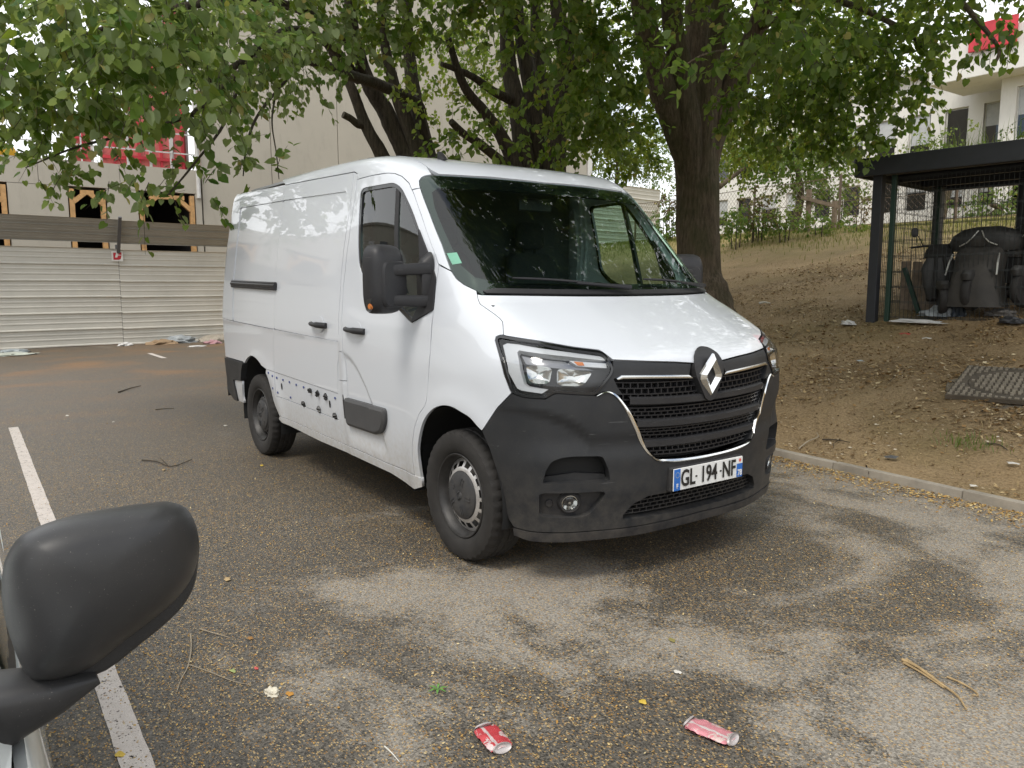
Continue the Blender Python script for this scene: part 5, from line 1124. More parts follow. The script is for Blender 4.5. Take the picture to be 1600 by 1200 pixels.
st = [('trunk', [b2 + (-.4, 0, 0), *A_((822, 330, 13.2), (804, 257, 13.2), (781, 208, 13), (752, 169, 12.7), (723, 130, 12.4), (700, 60, 12))], .16, .05, 10),
      ('trunk', [b2 + (-.1, 0, 0), *A_((828, 330, 13.4), (820, 257, 13.4), (807, 162, 13.4), (794, 97, 13.4), (791, 0, 13.4), (788, -200, 13.4))], .22, .09, 12),
      ('trunk', [b2 + (.1, .2, 0), *A_((846, 330, 13.6), (842, 253, 13.6), (832, 156, 13.6), (816, 65, 13.6), (808, 0, 13.6), (800, -200, 13.6))], .20, .09, 12),
      ('trunk', [b2 + (.4, .1, 0), *A_((868, 330, 13.4), (866, 253, 13.4), (872, 190, 13.4), (884, 80, 13.4), (870, 0, 13.4), (862, -200, 13.4))], .24, .10, 12),
      ('trunk', [b2 + (.2, .5, 0), *A_((852, 300, 14), (850, 160, 14), (838, 60, 14), (834, -150, 14))], .17, .08, 10),
      ('limb', A_((800, 265, 13.2), (784, 253, 13), (750, 225, 12.6), (723, 208, 12.3), (705, 190, 12)), .10, .05, 8), ('limb', A_((806, 160, 13.4), (775, 145, 13), (735, 118, 12.5), (690, 100, 12)), .09, .04, 8), ('limb', A_((880, 110, 13.4), (920, 95, 13), (960, 70, 12.4)), .07, .03, 8), ('limb', A_((884, 80, 13.4), (900, 20, 13), (930, -60, 12)), .08, .03, 8)]
bl = [pb(600, 15, 9, 80, 50, 1.0, 2.2, .06), pb(690, 5, 9, 90, 48, 1.1, 2.0, .06), pb(655, 150, 12.4, 55, 30, .6, .9, .3), pb(715, 215, 10, 44, 38, .6, 1.5, -.02), pb(757, 165, 10, 36, 40, .8, 1.2, -.02), pb(800, 20, 9.5, 90, 55, 1.1, 1.8, 0), pb(895, 50, 9, 80, 80, 1.0, 2.3, -.02), pb(905, 165, 10.5, 50, 60, .8, 2.2, -.04), pb(905, 225, 10.8, 45, 32, .6, 2.2, -.05), pb(780, 232, 10.5, 40, 22, .5, 1.6, -.04), pb(945, 120, 10, 70, 80, 1.0, 2.4, -.04),
      pb(650, 60, 17, 140, 110, 1.8, 1.0, .12), pb(820, 90, 17, 140, 130, 1.8, 1.3, .10), pb(910, 150, 16.5, 70, 90, 1.2, 1.5, .1), pb(700, -130, 10, 280, 100, 2, 1.4, 0), pb(900, -120, 10, 200, 110, 2, 1.5, 0)]
bl += [((-8.4, 4.5, 9), (3.2, 3.2, 2.4), 600, 0, .12), ((-4.2, 2.6, 7.4), (2.6, 2.2, 1.3), 900, 0, .12)]
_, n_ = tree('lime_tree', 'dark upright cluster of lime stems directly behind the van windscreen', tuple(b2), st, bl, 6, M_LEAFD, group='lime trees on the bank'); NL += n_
b3 = at(1095, 470, 12.9); b3[2] = gz(b3[0], b3[1]) - .25
tz = lambda u, v: at(u, v, 12.9)
P = [b3, b3 + (0, 0, .3), b3 + (0, 0, .62), *[tz(u, v) for u, v in ((1093, 430), (1091, 380), (1090, 320), (1088, 260), (1087, 215), (1086, 178), (1086, 140))]]
rT = [.85, .58, .43, .355, .345, .345, .35, .38, .40, .34]
st = [('trunk', P, rT, None, 56), ('limb', A_((1082, 300, 12.85), (1068, 235, 12.75), (1046, 170, 12.6), (1022, 95, 12.4), (1003, 10, 12.2), (985, -120, 12)), [.18, .21, .22, .18, .14], None, 20), ('limb', A_((1086, 290, 12.75), (1078, 210, 12.62), (1066, 120, 12.5), (1052, 40, 12.4), (1045, -100, 12.3)), [.18, .20, .19, .17, .15], None, 20),
      ('limb', A_((1096, 190, 13), (1092, 90, 13), (1090, 0, 13), (1088, -200, 13)), [.24, .22, .20, .18], None, 20), ('limb', A_((1096, 300, 12.85), (1112, 225, 12.85), (1137, 155, 12.8), (1164, 95, 12.6), (1192, 20, 12.4), (1220, -80, 12)), [.18, .21, .21, .16, .12], None, 20), ('limb', A_((1094, 280, 12.75), (1101, 195, 12.68), (1112, 110, 12.6), (1124, 30, 12.5), (1130, -120, 12.4)), [.18, .2, .19, .16, .12], None, 16),
      ('limb', A_((1185, 40, 12.4), (1235, 30, 11.6), (1265, 72, 10.8), (1295, 135, 10.4), (1330, 165, 10)), .075, .02, 8), ('limb', A_((1200, 0, 12.4), (1300, 0, 11), (1400, 40, 9.8), (1460, 90, 9)), .07, .015, 8), ('branch', A_((1240, 60, 12), (1180, 75, 9), (1110, 82, 7), (1060, 108, 6.6)), .02, .005, 6), ('branch', A_((1500, 0, 8), (1530, 35, 7.6), (1560, 75, 7.2), (1555, 100, 7.2)), .03, .012, 6), ('branch', A_((1150, 160, 12.8), (1165, 190, 12), (1182, 225, 11.4)), .02, .006, 6)]
bl = [pb(955, 195, 12, 45, 50, .8, 2.2, -.02), pb(960, 60, 9.4, 50, 65, .8, 2.2, -.1), pb(985, 245, 12.2, 36, 24, .5, 1.8, .06), pb(1100, 108, 6.6, 80, 18, .3, 1.8, -.08), pb(1205, 55, 6.8, 75, 40, .5, 2.4, -.08), pb(1250, 40, 8, 120, 60, 1.0, 2.7, -.02), pb(1205, 140, 10, 75, 75, .9, 2.5, -.04), pb(1270, 175, 10, 75, 60, .9, 2.5, -.06), pb(1335, 125, 9.6, 75, 85, .9, 2.9, -.05), pb(1395, 75, 9, 70, 60, .8, 2.5, .0), pb(1420, 160, 9, 42, 36, .5, 2.1, .0), pb(1325, 225, 9.6, 55, 20, .4, 2.1, -.05), pb(1465, 118, 8.6, 45, 26, .4, 1.7, .08), pb(1480, 35, 9, 60, 35, .6, 1.5, .05), pb(1582, 22, 7, 36, 30, .35, 2.2, -.06), pb(1562, 66, 7.2, 34, 24, .3, 1.3, -.04), pb(1440, 0, 8, 120, 30, .9, 2.0, .0),
      pb(1165, 200, 17, 60, 65, 1.2, 2.2, .45), pb(990, 225, 17, 50, 42, 1.2, 1.8, .4), pb(1230, 90, 17, 170, 90, 1.6, 2.4, .3), pb(1350, 60, 15, 120, 70, 1.4, 1.8, .2), pb(1280, 205, 15, 70, 40, 1.2, 1.8, .15), pb(960, 110, 16.5, 110, 110, 1.4, 2.2, .18), pb(1120, 0, 15.5, 200, 60, 1.2, 1.6, .2), pb(1200, -110, 10, 300, 100, 2, 1.5, 0), pb(1500, -90, 9, 200, 80, 1.6, 1.2, 0)]  # raised tint puts sunlight on the back crown into the leaf colour
bl += [((-2.6, 4.6, 7.6), (3.8, 3.0, 1.6), 1150, 0, .125), ((-5.2, 7, 9), (4, 4, 2.4), 480, 0, .125), ((-1.4, 2.0, 7.0), (2.8, 1.8, 1.0), 620, 0, .12), ((.4, 7, 6.8), (3.2, 2.6, 1.3), 380, 0, .125), ((.8, 2.2, 6.4), (2.6, 2.0, .9), 800, 0, .12), ((1.6, .4, 6.8), (2.0, 1.4, .8), 600, 0, .12), ((-2.4, 8.2, 7.6), (3.4, 2.6, 1.6), 260, 0, .125)]  # unseen upper boughs; those over the van added to shade bonnet and leaves
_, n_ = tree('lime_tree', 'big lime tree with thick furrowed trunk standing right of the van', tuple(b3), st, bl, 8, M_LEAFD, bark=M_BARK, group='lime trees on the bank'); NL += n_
# trees and shrubs beyond the fence
def simple_tree(label, u, v0, t, blobs, seed, size=.10, mat=M_LEAF2, branches=(), name='background_tree'):
    b = at(u, v0, t); b[2] = gz(b[0], b[1]) - .1; c = blobs[0]; C0 = at(c[0], c[1], c[2])
    st = [('trunk', [b, (b + C0) / 2 + (.2, .1, .1), C0], .16, .05, 8)] + [('branch', A_(*q), .09, .03, 6) for q in branches]
    global NL
    _, n_ = tree(name, label, tuple(b), st, [pb(*q, size=size) for q in blobs], seed, mat, M_BARK, size, 'tree', 'trees beyond the fence', singles=0, per=9, tw=.5); NL += n_
simple_tree('airy green tree between the big trunk and the white block', 1240, 330, 24, [(1240, 245, 24, 75, 45, 1.6, 2.2, .0), (1180, 255, 24, 55, 30, 1.4, 1.6, .1), (1300, 262, 24.5, 32, 28, 1.2, 1.4, .1), (1150, 215, 25, 65, 55, 1.4, 3.0, .3), (1270, 225, 24.5, 70, 40, 1.2, 2.0, .2), (1225, 290, 24, 60, 22, 1, 1.1, -.1)], 21, branches=[((1123, 292, 23.5), (1150, 272, 23.7), (1180, 252, 24))])
simple_tree('yellowish green tree left of the big trunk behind the hoarding end', 945, 330, 37, [(965, 225, 37, 60, 50, 2, 2.4, .3), (1005, 240, 37, 50, 45, 1.5, 2.6, .3), (935, 260, 37, 25, 36, 1.5, 1.2, .2), (1046, 290, 36, 16, 45, 1, 1.6, .3)], 22, branches=[((918, 285, 37), (930, 250, 37), (955, 215, 37))])
simple_tree('pale leafy tree in front of the white block, right of the crown gap', 1470, 300, 25, [(1475, 225, 25, 35, 32, 1.2, 1.3, .25), (1440, 245, 25, 40, 22, 1, 1.0, .2)], 23)
simple_tree('dark green tree seen through the shelter mesh', 1545, 360, 23, [(1548, 320, 22.5, 40, 30, 1, 2.2, -.15), (1590, 330, 22.5, 35, 35, 1, 2.2, -.15)], 24)
def bush(label, blobs, seed, mat=M_LEAF2, size=.075, cat='shrub'):
    C = at(*blobs[0][:3]); z = gz(C[0], C[1]); global NL
    st = [('stem', [(C[0] + dx, C[1] + dy, z - .1), (C[0] + dx * 1.5, C[1] + dy * 1.5, C[2] + .05)], .02, .008, 5) for dx, dy in ((.05, .1), (-.12, .02), (.1, -.1))]
    _, n_ = tree('shrub', label, (C[0], C[1], z), st, [pb(*q, size=size) for q in blobs], seed, mat, M_TWIG, size, cat, 'shrubs along the fence', singles=0, per=9, tw=.28); NL += n_
bush('dark ivy shrub filling the gap between hoarding end and big trunk', [(1042, 345, 25, 22, 24, .6, 2.6, -.2), (1040, 365, 24.5, 26, 10, .5, 2.4, -.15)], 31)
bush('rusty brown shrub above the ivy left of the big trunk', [(1046, 318, 25, 16, 16, .4, 2.0, 0)], 32, M_LEAFR)
bush('green shrub on the fence just right of the big trunk', [(1150, 343, 20, 28, 18, .5, 2.4, -.1), (1138, 355, 19.6, 18, 10, .4, 2.4, -.1)], 33)
bush('reddish vine climbing the chain link fence', [(1185, 322, 20.4, 30, 26, .25, 1.3, 0), (1195, 345, 20.2, 24, 16, .3, 1.6, .05)], 34, M_LEAFR)
bush('bright fresh green shrub in the middle of the fence', [(1226, 346, 19.6, 28, 17, .45, 2.6, .35), (1250, 330, 20.2, 18, 14, .4, 1.6, .2)], 35)
bush('low green shrub at the foot of the wooden rail fence', [(1282, 351, 19.4, 26, 11, .4, 2.4, .05)], 36)
bush('dark leafy hedge along the fence right of the trunk', [(1175, 346, 20.6, 60, 16, .6, 2.6, -.15), (1290, 345, 21, 55, 14, .6, 2.0, -.05)], 39)
bush('tall leafy shrub behind the fence near the shelter', [(1310, 300, 23, 36, 32, .8, 1.7, .1), (1265, 285, 23.5, 40, 30, .8, 1.4, .05)], 40)
bush('sparse red leaved vine on the white wall behind the fence', [(1345, 315, 27, 40, 34, .2, .55, .1)], 37, M_LEAFR)
bush('low weeds under the fence left of the shelter', [(1335, 358, 19.2, 30, 8, .4, 2.2, .2)], 38)
# grass along the top of the bank
def blades(name, label, P, h, w_, mat, lean=.35, seed=3, cat=None, kind='stuff', group=None):
    rng = np.random.default_rng(seed); n = len(P); a = rng.random(n) * 6.283; hh = h * rng.uniform(.5, 1.3, n); d = np.stack([np.cos(a), np.sin(a), np.zeros(n)], 1); s = np.stack([-np.sin(a), np.cos(a), np.zeros(n)], 1) * (w_ / 2)
    up = np.array([0, 0, 1.]); l = lean * rng.uniform(.2, 1.4, n)[:, None]
    V = np.stack([P - s, P + s, P + s * .7 + (up + d * l * .5) * hh[:, None] * .6, P - s * .7 + (up + d * l * .5) * hh[:, None] * .6, P + (up + d * l) * hh[:, None]], 1).reshape(-1, 3)
    k = np.arange(n)[:, None] * 5; F = np.concatenate([k + np.array([[0, 1, 2]]), k + np.array([[0, 2, 3]]), k + np.array([[3, 2, 4]])]); me = fast_mesh(name, V, F, mat, False, np.repeat(rng.random(n) * .9, 5)); o = link(name, me); return prop(o, label, cat, group, kind)
rng = np.random.default_rng(41); n = 16000; x = rng.uniform(-19, 6, n); y = KY(x) + rng.normal(12.6, 1.3, n); ok = y > KY(x) + 8.5; x, y = x[ok], y[ok]
blades('grass', None, np.stack([x, y, bank(x, y) - .02], 1), .10, .014, M_GRASS)
M_DRY = plain('dry_grass', (.26, .19, .085), .8, var=.3)
n = 5000; x = rng.uniform(-9, 4.5, n); y = KY(x) + rng.uniform(.3, 9, n); cl = np.array([mnoise.noise((a * .8, b * .8, 5.)) for a, b in zip(x, y)]); ok = cl > .12; x, y = x[ok], y[ok]
blades('dry_grass', None, np.stack([x, y, bank(x, y) - .01], 1), .05, .006, M_DRY, .9, 4)
P0 = at(1520, 655, 6.1); n = 130; px = P0[0] + rng.normal(0, .14, n); py = P0[1] + rng.normal(0, .08, n)
o = blades('grass_tuft', 'small green grass tuft on bare earth below the manhole', np.stack([px, py, bank(px, py) - .0], 1), .06, .006, M_LEAF2, .8, 5, 'grass', 'stuff')
print('LEAVES', NL)
# ------------------------------------------------------------------ dark steel bike shelter with wrecked scooters inside
M_DKST = plain('anthracite_steel', (.022, .024, .028), .5, .0, var=.2, bump=.05); M_DKGRN = plain('dark_green_post', (.010, .035, .022), .5); M_MESHW = plain('mesh_wire', (.020, .024, .024), .5)
SA = at(1336, 249, 10.3); SB = at(1600, 217, 8.85); zt = SA[2]; e = np.array([SB[0] - SA[0], SB[1] - SA[1], 0]); e /= np.linalg.norm(e); dd = np.array([-e[1], e[0], 0]); dd = dd if dd @ _f > 0 else -dd
sh = empty('bike_shelter', (SA[0], SA[1], gz(SA[0], SA[1])), 0, 'dark flat roofed steel bike shelter with wire mesh sides on the bank', 'shelter')
SX = lambda a, b, z: np.array([SA[0], SA[1], 0]) + e * a + dd * b + np.array([0, 0, z]); RZ = math.atan2(e[1], e[0])
def sp(mb, name, mat, smooth=False): o = mb.build(name, mat, sh, smooth); o.location = -sh.location; return o
def sbox(a0, a1, b0, b1, z0, z1, bev=.006): c = SX((a0 + a1) / 2, (b0 + b1) / 2, (z0 + z1) / 2); return MB().box(c, (a1 - a0, b1 - b0, z1 - z0), rz=RZ, bev=bev)
Lg, Dp = 4.6, 2.5
sp(sbox(0, Lg, 0, .04, zt - .235, zt), 'fascia', M_DKST); sp(sbox(0, Lg, Dp - .04, Dp, zt - .235, zt), 'fascia', M_DKST); sp(sbox(0, .04, .042, Dp - .042, zt - .235, zt - .002), 'fascia', M_DKST); sp(sbox(Lg - .04, Lg, .042, Dp - .042, zt - .235, zt - .002), 'fascia', M_DKST)
sp(sbox(.042, Lg - .042, .042, Dp - .042, zt - .10, zt - .04), 'roof_deck', M_DKST); 
for b in (.35, 1.25, 2.1): sp(sbox(.05, Lg - .05, b, b + .07, zt - .20, zt - .102), 'joist', M_DKST)
for a, b in ((.24, .22), (2.55, .22), (.24, 2.22), (1.35, 2.22), (2.55, 2.22), (4.3, .22), (4.3, 2.22)):
    p = SX(a, b, 0); g = gz(p[0], p[1]); sp(sbox(a - .06, a + .06, b - .06, b + .06, g - .3, zt - .20), 'post', M_DKST)
for a, b in ((.42, .26), (2.38, .26), (.30, 2.05)):
    p = SX(a, b, 0); g = gz(p[0], p[1]); sp(sbox(a - .03, a + .03, b - .03, b + .03, g - .2, zt - .22), 'mesh_post', M_DKGRN)
wm = MB()
def meshpanel(a0, b0, a1, b1):
    p, q = SX(a0, b0, 0), SX(a1, b1, 0); L = np.linalg.norm(q - p); n = int(L / .052); z0 = min(gz(*p[:2]), gz(*q[:2])) + .03; z1 = zt - .26
    for k in range(n + 1): c = p + (q - p) * k / n; wm.bar((c[0], c[1], z0), (c[0], c[1], z1), .0045)
    for k in range(int((z1 - z0) / .2) + 1): z = z0 + .2 * k; wm.bar((p[0], p[1], z), (q[0], q[1], z), .006); wm.bar((p[0], p[1], z + .015), (q[0], q[1], z + .015), .005)
meshpanel(.42, .26, 2.38, .26); meshpanel(.28, .3, .30, 2.05); meshpanel(.3, 2.1, 2.4, 2.1); meshpanel(2.6, .26, 4.3, .26)
o = prop(wm.build('wire_mesh', M_MESHW, sh), kind='stuff'); o.location = -sh.location
# weeds on the roof
rng = np.random.default_rng(55); n = 420; a = np.concatenate([rng.uniform(.3, 1.4, 130), rng.uniform(.9, 3.6, 290)]); b = rng.uniform(.05, 1.8, n); P = np.array([SX(i, j, zt - .05) for i, j in zip(a, b)])
blades('roof_weeds', 'tall thin weeds growing on top of the bike shelter roof', P, .34, .008, M_LEAF2, .5, 56, 'weeds', 'stuff')
A, T = sprays(rng, SX(2.3, .8, zt + .22), np.array([.8, .6, .2]), 90, .035, 9, .25, .1); rw = empty('roof_shrub', tuple(SX(2.3, .8, zt)), 0, 'sprawling leafy weed on the right part of the shelter roof', 'weeds')
o = prop(link('foliage', leaf_mesh('foliage', A, M_LEAF2), rw), kind='stuff'); o.location = -rw.location; o = prop(link('stems', twig_mesh('stems', T, .004, M_TWIG), rw), kind='stuff'); o.location = -rw.location
# scooters --------------------------------------------------------------------------------
M_SCO = plain('dusty_black_plastic', (.030, .029, .027), .6, var=.4, vscale=7, bump=.1); M_SCOG = plain('dusty_grey_apron', (.042, .038, .033), .8, var=.35, vscale=5, bump=.25, bscale=30); M_BURN = plain('burnt_metal', (.014, .013, .012), .7, var=.5, vscale=12, bump=.3, bscale=40); M_BRT = plain('bright_trim', (.55, .54, .50), .35, .6)
def scooter(label, a, b, yaw, apron, lean=0., dome=True):
    p = SX(a, b, 0); s = empty('scooter', (p[0], p[1], gz(p[0], p[1]) - .05), RZ - math.pi / 2 + yaw, label, 'scooter', 'wrecked scooters in the shelter'); s.rotation_euler.x = lean
    def B(mb, n, mt, sm=40): return mb.build(n, mt, s, sm)
    for x in (.62, -.62):
        w_ = empty('wheel', (x, 0, .23)); w_.parent = s
        MB().lathe([(.13, -.05), (.17, -.058), (.21, -.05), (.232, -.02), (.232, .02), (.21, .05), (.17, .058), (.13, .05)], 28, 'Y', closed=True).build('tyre', M_RUB, w_, 40); MB().lathe([(0, -.03), (.13, -.045), (.14, -.03), (.14, .03), (.13, .045), (0, .03)], 20, 'Y').build('rim', M_BURN, w_, 40)
    v, f = rounded_block([((.62, 0, .50), .20, .07, (1, 0, 0), (0, 1, 0)), ((.60, 0, .45), .27, .085, (1, 0, 0), (0, 1, 0)), ((.60, 0, .38), .24, .075, (1, 0, 0), (0, 1, 0))][::-1], 20, 2.4); B(MB().add(v, f), 'front_mudguard', M_SCO)
    for y in (-.09, .09): B(MB().tube([(.62, y, .24), (.50, y * .8, .62), (.40, y * .5, .92)], .022, 8), 'fork', M_BURN)
    if apron:   # leg cover that flares to the ground
        v, f = rounded_block([((.52, 0, .05), .27, .36, (1, 0, 0), (0, 1, 0)), ((.54, 0, .20), .26, .31, (1, 0, 0), (0, 1, 0)), ((.50, 0, .48), .23, .26, (1, 0, 0), (0, 1, 0)), ((.42, 0, .72), .20, .27, (1, 0, 0), (0, 1, 0)), ((.32, 0, .84), .10, .24, (1, 0, 0), (0, 1, 0))], 26, 3.0)
        v = [(x + .02 * mnoise.noise((x * 6, y * 9, z * 5)), y + .025 * mnoise.noise((x * 7, y * 6 + 3, z * 6)), z) for x, y, z in v]; B(MB().add(v, f), 'leg_cover', M_SCOG, 60)
    else:
        v, f = rounded_block([((.36, 0, .22), .06, .16, (1, 0, 0), (0, 1, 0)), ((.40, 0, .45), .07, .22, (1, 0, 0), (0, 1, 0)), ((.38, 0, .70), .07, .24, (1, 0, 0), (0, 1, 0)), ((.34, 0, .90), .06, .15, (1, 0, 0), (0, 1, 0))], 22, 3.2); B(MB().add(v, f), 'leg_shield', M_SCO)
    if dome:    # handlebar muffs under a rounded cover
        v, f = rounded_block([((.34, 0, .74), .15, .40, (1, 0, 0), (0, 1, 0)), ((.35, 0, .84), .19, .43, (1, 0, 0), (0, 1, 0)), ((.34, 0, .94), .18, .39, (1, 0, 0), (0, 1, 0)), ((.33, 0, 1.01), .14, .28, (1, 0, 0), (0, 1, 0)), ((.32, 0, 1.04), .08, .14, (1, 0, 0), (0, 1, 0))], 30, 2.4)
        v = [(x, y + .015 * mnoise.noise((x * 9, y * 7, z * 7)), z + .012 * mnoise.noise((x * 5, y * 8, z))) for x, y, z in v]; B(MB().add(v, f), 'handlebar_cover', M_SCO, 60)
        for sy in (-1, 1):
            B(MB().tube([(.52, sy * .02, .985), (.56, sy * .07, .90), (.565, sy * .13, .84), (.55, sy * .22, .80)], .008, 6), 'bright_trim', M_BRT); B(MB().tube([(.60, sy * .27, .70), (.66, sy * .285, .58), (.70, sy * .30, .44)], .011, 6), 'bright_trim', M_BRT)
        v, f = rounded_block([((.50, 0, .80), .02, .10, (0, 0, 1), (0, 1, 0)), ((.53, 0, .86), .07, .12, (0, 0, 1), (0, 1, 0)), ((.545, 0, .87), .04, .09, (0, 0, 1), (0, 1, 0))], 18, 2.4); B(MB().add(v, f), 'headlight', M_SCOG)
    else:
        v, f = rounded_block([((.28, 0, .86), .14, .20, (1, 0, 0), (0, 1, 0)), ((.32, 0, .98), .14, .17, (1, 0, 0), (0, 1, 0)), ((.30, 0, 1.06), .09, .12, (1, 0, 0), (0, 1, 0))], 18, 2.6); B(MB().add(v, f), 'head_cowl', M_BURN); B(MB().tube([(.22, -.36, 1.04), (.26, -.15, 1.05), (.28, 0, 1.03), (.26, .15, 1.05), (.22, .36, 1.04)], .016, 8), 'handlebar', M_BURN)
        B(MB().tube([(.26, -.2, 1.06), (.27, -.26, 1.20), (.26, -.30, 1.25)], .007, 6), 'mirror_stalk', M_BURN); v, f = rounded_block([((.27, -.31, 1.24), .02, .03, (0, 1, 0), (0, 0, 1)), ((.255, -.31, 1.27), .05, .075, (0, 1, 0), (0, 0, 1)), ((.24, -.31, 1.27), .045, .07, (0, 1, 0), (0, 0, 1))], 16, 2.6); B(MB().add(v, f), 'mirror', M_SCO)
    v, f = rounded_block([((-.35, 0, .34), .42, .14, (1, 0, 0), (0, 1, 0)), ((-.40, 0, .52), .46, .17, (1, 0, 0), (0, 1, 0)), ((-.40, 0, .66), .44, .14, (1, 0, 0), (0, 1, 0))], 22, 2.8); B(MB().add(v, f), 'rear_body', M_BURN)
    v, f = rounded_block([((-.30, 0, .67), .42, .15, (1, 0, 0), (0, 1, 0)), ((-.32, 0, .76), .42, .15, (1, 0, 0), (0, 1, 0)), ((-.34, 0, .79), .36, .11, (1, 0, 0), (0, 1, 0))], 22, 3); B(MB().add(v, f), 'seat', M_SCO)
    B(MB().box((0, 0, .22), (.62, .26, .07), bev=.02), 'footboard', M_BURN)
    return s
SG = lambda u, v, t: None
scooter('dusty scooter with rounded handlebar cover and grey leg cover facing out', 1.47, .95, -.10, True)
sb_ = scooter('burnt black scooter with one upright mirror left of the covered scooter', .80, .85, .5, False, .05, False); sb_.scale = (.9, .9, .84)
scooter('scooter half hidden at the right edge under a dusty cover', 2.15, 1.05, -.35, False)
p = SX(1.02, .52, 0); lc = empty('leg_apron', (p[0], p[1], gz(p[0], p[1]) - .02), RZ - .5, 'worn grey scooter leg apron slumped beside the burnt scooter', 'apron')
v, f = rounded_block([((.10, 0, .0), .16, .05, (1, 0, 0), (0, 1, 0)), ((.05, .02, .18), .12, .06, (1, 0, 0), (0, 1, 0)), ((-.04, .05, .40), .08, .05, (1, 0, 0), (0, 1, 0)), ((-.10, .08, .56), .05, .03, (1, 0, 0), (0, 1, 0))], 22, 2.6)
v = [(x + .02 * mnoise.noise((x * 9, y * 9, z * 6)), y + .02 * mnoise.noise((x * 8 + 3, y * 6, z * 7)), z) for x, y, z in v]; MB().add(v, f).build('cloth', M_SCOG, lc, 60)
o = empty('wooden_board', tuple(SX(.62, .8, gz(*SX(.62, .8, 0)[:2]))), RZ + .25, 'weathered boards leaning inside the shelter near its left post', 'boards')
for k in range(4): MB().box((-.19 + .125 * k, 0, .33 - .01 * k), (.118, .022, .66), rot=Matrix.Rotation(R_(-9), 3, 'X') @ Matrix.Rotation(R_(2 * (k - 1)), 3, 'Y')).build('board', M_OLDW, o)
p = SX(.55, .55, 0); g = gz(*p[:2]); o = empty('green_bar', (p[0], p[1], g), RZ, 'dark green steel bar leaning diagonally inside the shelter', 'bar'); MB().bar((-.06, 0, .62), (.16, 0, .02), .05).build('bar', M_DKGRN, o)
# rubbish on the shelter floor
M_BAG = plain('translucent_bag', (.27, .29, .30), .35, var=.3, vscale=10); M_BAGD = plain('dark_rubbish', (.02, .02, .022), .5); M_BAGW = plain('white_rubbish', (.55, .54, .52), .6)
def crumple(name, label, p, r, mat, cat='rubbish', seed=0, group=None, flat=.55):
    bm = bmesh.new(); bmesh.ops.create_icosphere(bm, subdivisions=3, radius=1)
    for v in bm.verts:
        d = v.co.normalized(); k = 1 + .55 * mnoise.noise(d * 2.1 + Vector((seed * 3.1, 0, 0))) + .22 * mnoise.noise(d * 5.5 + Vector((0, seed, 0))); v.co = Vector((d.x * r[0] * k, d.y * r[1] * k, max(d.z * k * flat * 2, -.08) * r[2]))
    me = bpy.data.meshes.new(name); bm.to_mesh(me); bm.free(); me.materials.append(mat); o = link(name, me); o.location = p; return prop(o, label, cat, group)
for k, (lab, a, b, r, mt) in enumerate([('pale crumpled plastic bag on the ground under the burnt scooter', 1.02, .42, (.26, .12, .10), M_BAG), ('dark rubbish bag beside the scooter leg cover', 1.22, .42, (.10, .09, .16), plain('blue_black_bag', (.012, .020, .032), .4)), ('grey crumpled bag at the foot of the covered scooter', 1.72, .40, (.18, .10, .07), plain('grey_bag', (.13, .12, .11), .6)), ('black rubbish heap in front of the shelter mesh', 1.95, .05, (.14, .10, .06), M_BAGD), ('long pale rag along the front edge of the shelter', .85, .08, (.34, .06, .035), M_BAGW), ('small white crumple beside the corner post of the shelter', .02, .0, (.10, .07, .05), M_BAGW)]):
    p = SX(a, b, 0); crumple('rubbish', lab, (p[0], p[1], gz(p[0], p[1]) + .01), r, mt, seed=k)
# ------------------------------------------------------------------ the white car the picture was taken beside: only its door mirror and a sliver of flank show
XFc = _table([(-.2, .74), (.2, .80), (.5, .80), (.62, .76), (.72, .62), (.80, .42), (.90, .02), (.96, -.22), (1.0, -.32), (1.25, -.72), (1.42, -1.02), (1.47, -1.2), (1.50, -1.8), (1.54, -3.2), (2., -9)], smooth=.05)
SWc = _table([(-.2, .78), (.2, .82), (.45, .855), (.75, .86), (.92, .835), (1.0, .81), (1.40, .62), (1.6, .5)], smooth=.05)
CYc = _table([(-.1, 0), (0, 0), (.4, .03), (.6, .10), (.75, .22), (.86, .50), (1.0, 1.0)], smooth=.06); XRc = _table([(-.2, -3.1), (.6, -3.14), (.95, -3.08), (1.45, -2.62), (1.7, -2.4)], smooth=.06)
def f_car(x, y, z):
    z = z + .11 * sstep(z, .45, .82)
    ay = np.abs(y); s = ti(SWc, z); n = np.sqrt(1 + ((ti(XFc, z + .004) - ti(XFc, z - .004)) / .008) ** 2)
    for cx in (0, -2.45): s = s + .012 * np.exp(-((np.hypot(x - cx, z - .3) - .36) / .07) ** 2)
    g = smax((x + ti(CYc, ay) - ti(XFc, z)) / n, ay - s, .12); g = smax(g, z + .04 * (ay / .6) ** 2 - 1.49, .1); return smax(g, ti(XRc, z) - x, .14)
CX, CYW = 2.72, -3.84
M_CWHITE = paint('pale_white_car_paint', (.70, .73, .71)); M_CBLK = black_plastic('grained_black_mirror_plastic', (.030, .030, .031), .31)
car = empty('parked_car', (CX, CYW, 0), 0, 'white car cut off at the left edge, only its black door mirror in view', 'car')
zc = lambda P: [(a, b - .11 * float(sstep(b, .5, .93))) for a, b in P]
K2 = dict(f=f_car, h=.06, sides=B2)
arc = lambda cx, a0, a1, n=9, r=.345: [(cx + r * math.cos(R_(a)), .30 + r * math.sin(R_(a))) for a in np.linspace(a0, a1, n)]
def ztop(x, yt):
    zs = np.linspace(.35, 1.0, 66); O, D, t0, t1 = rays('side', [(x, z) for z in zs]); P, ok = cast(f_car, O, D, t0, t1); m = np.abs(P[:, 1]) >= yt; return float(zs[m].max()) if m.any() else .5
WT = [(x, ztop(x, yt)) for x, yt in ((-.42, .79), (-.2, .77), (0, .755), (.2, .72), (.36, .66), (.47, .60))]
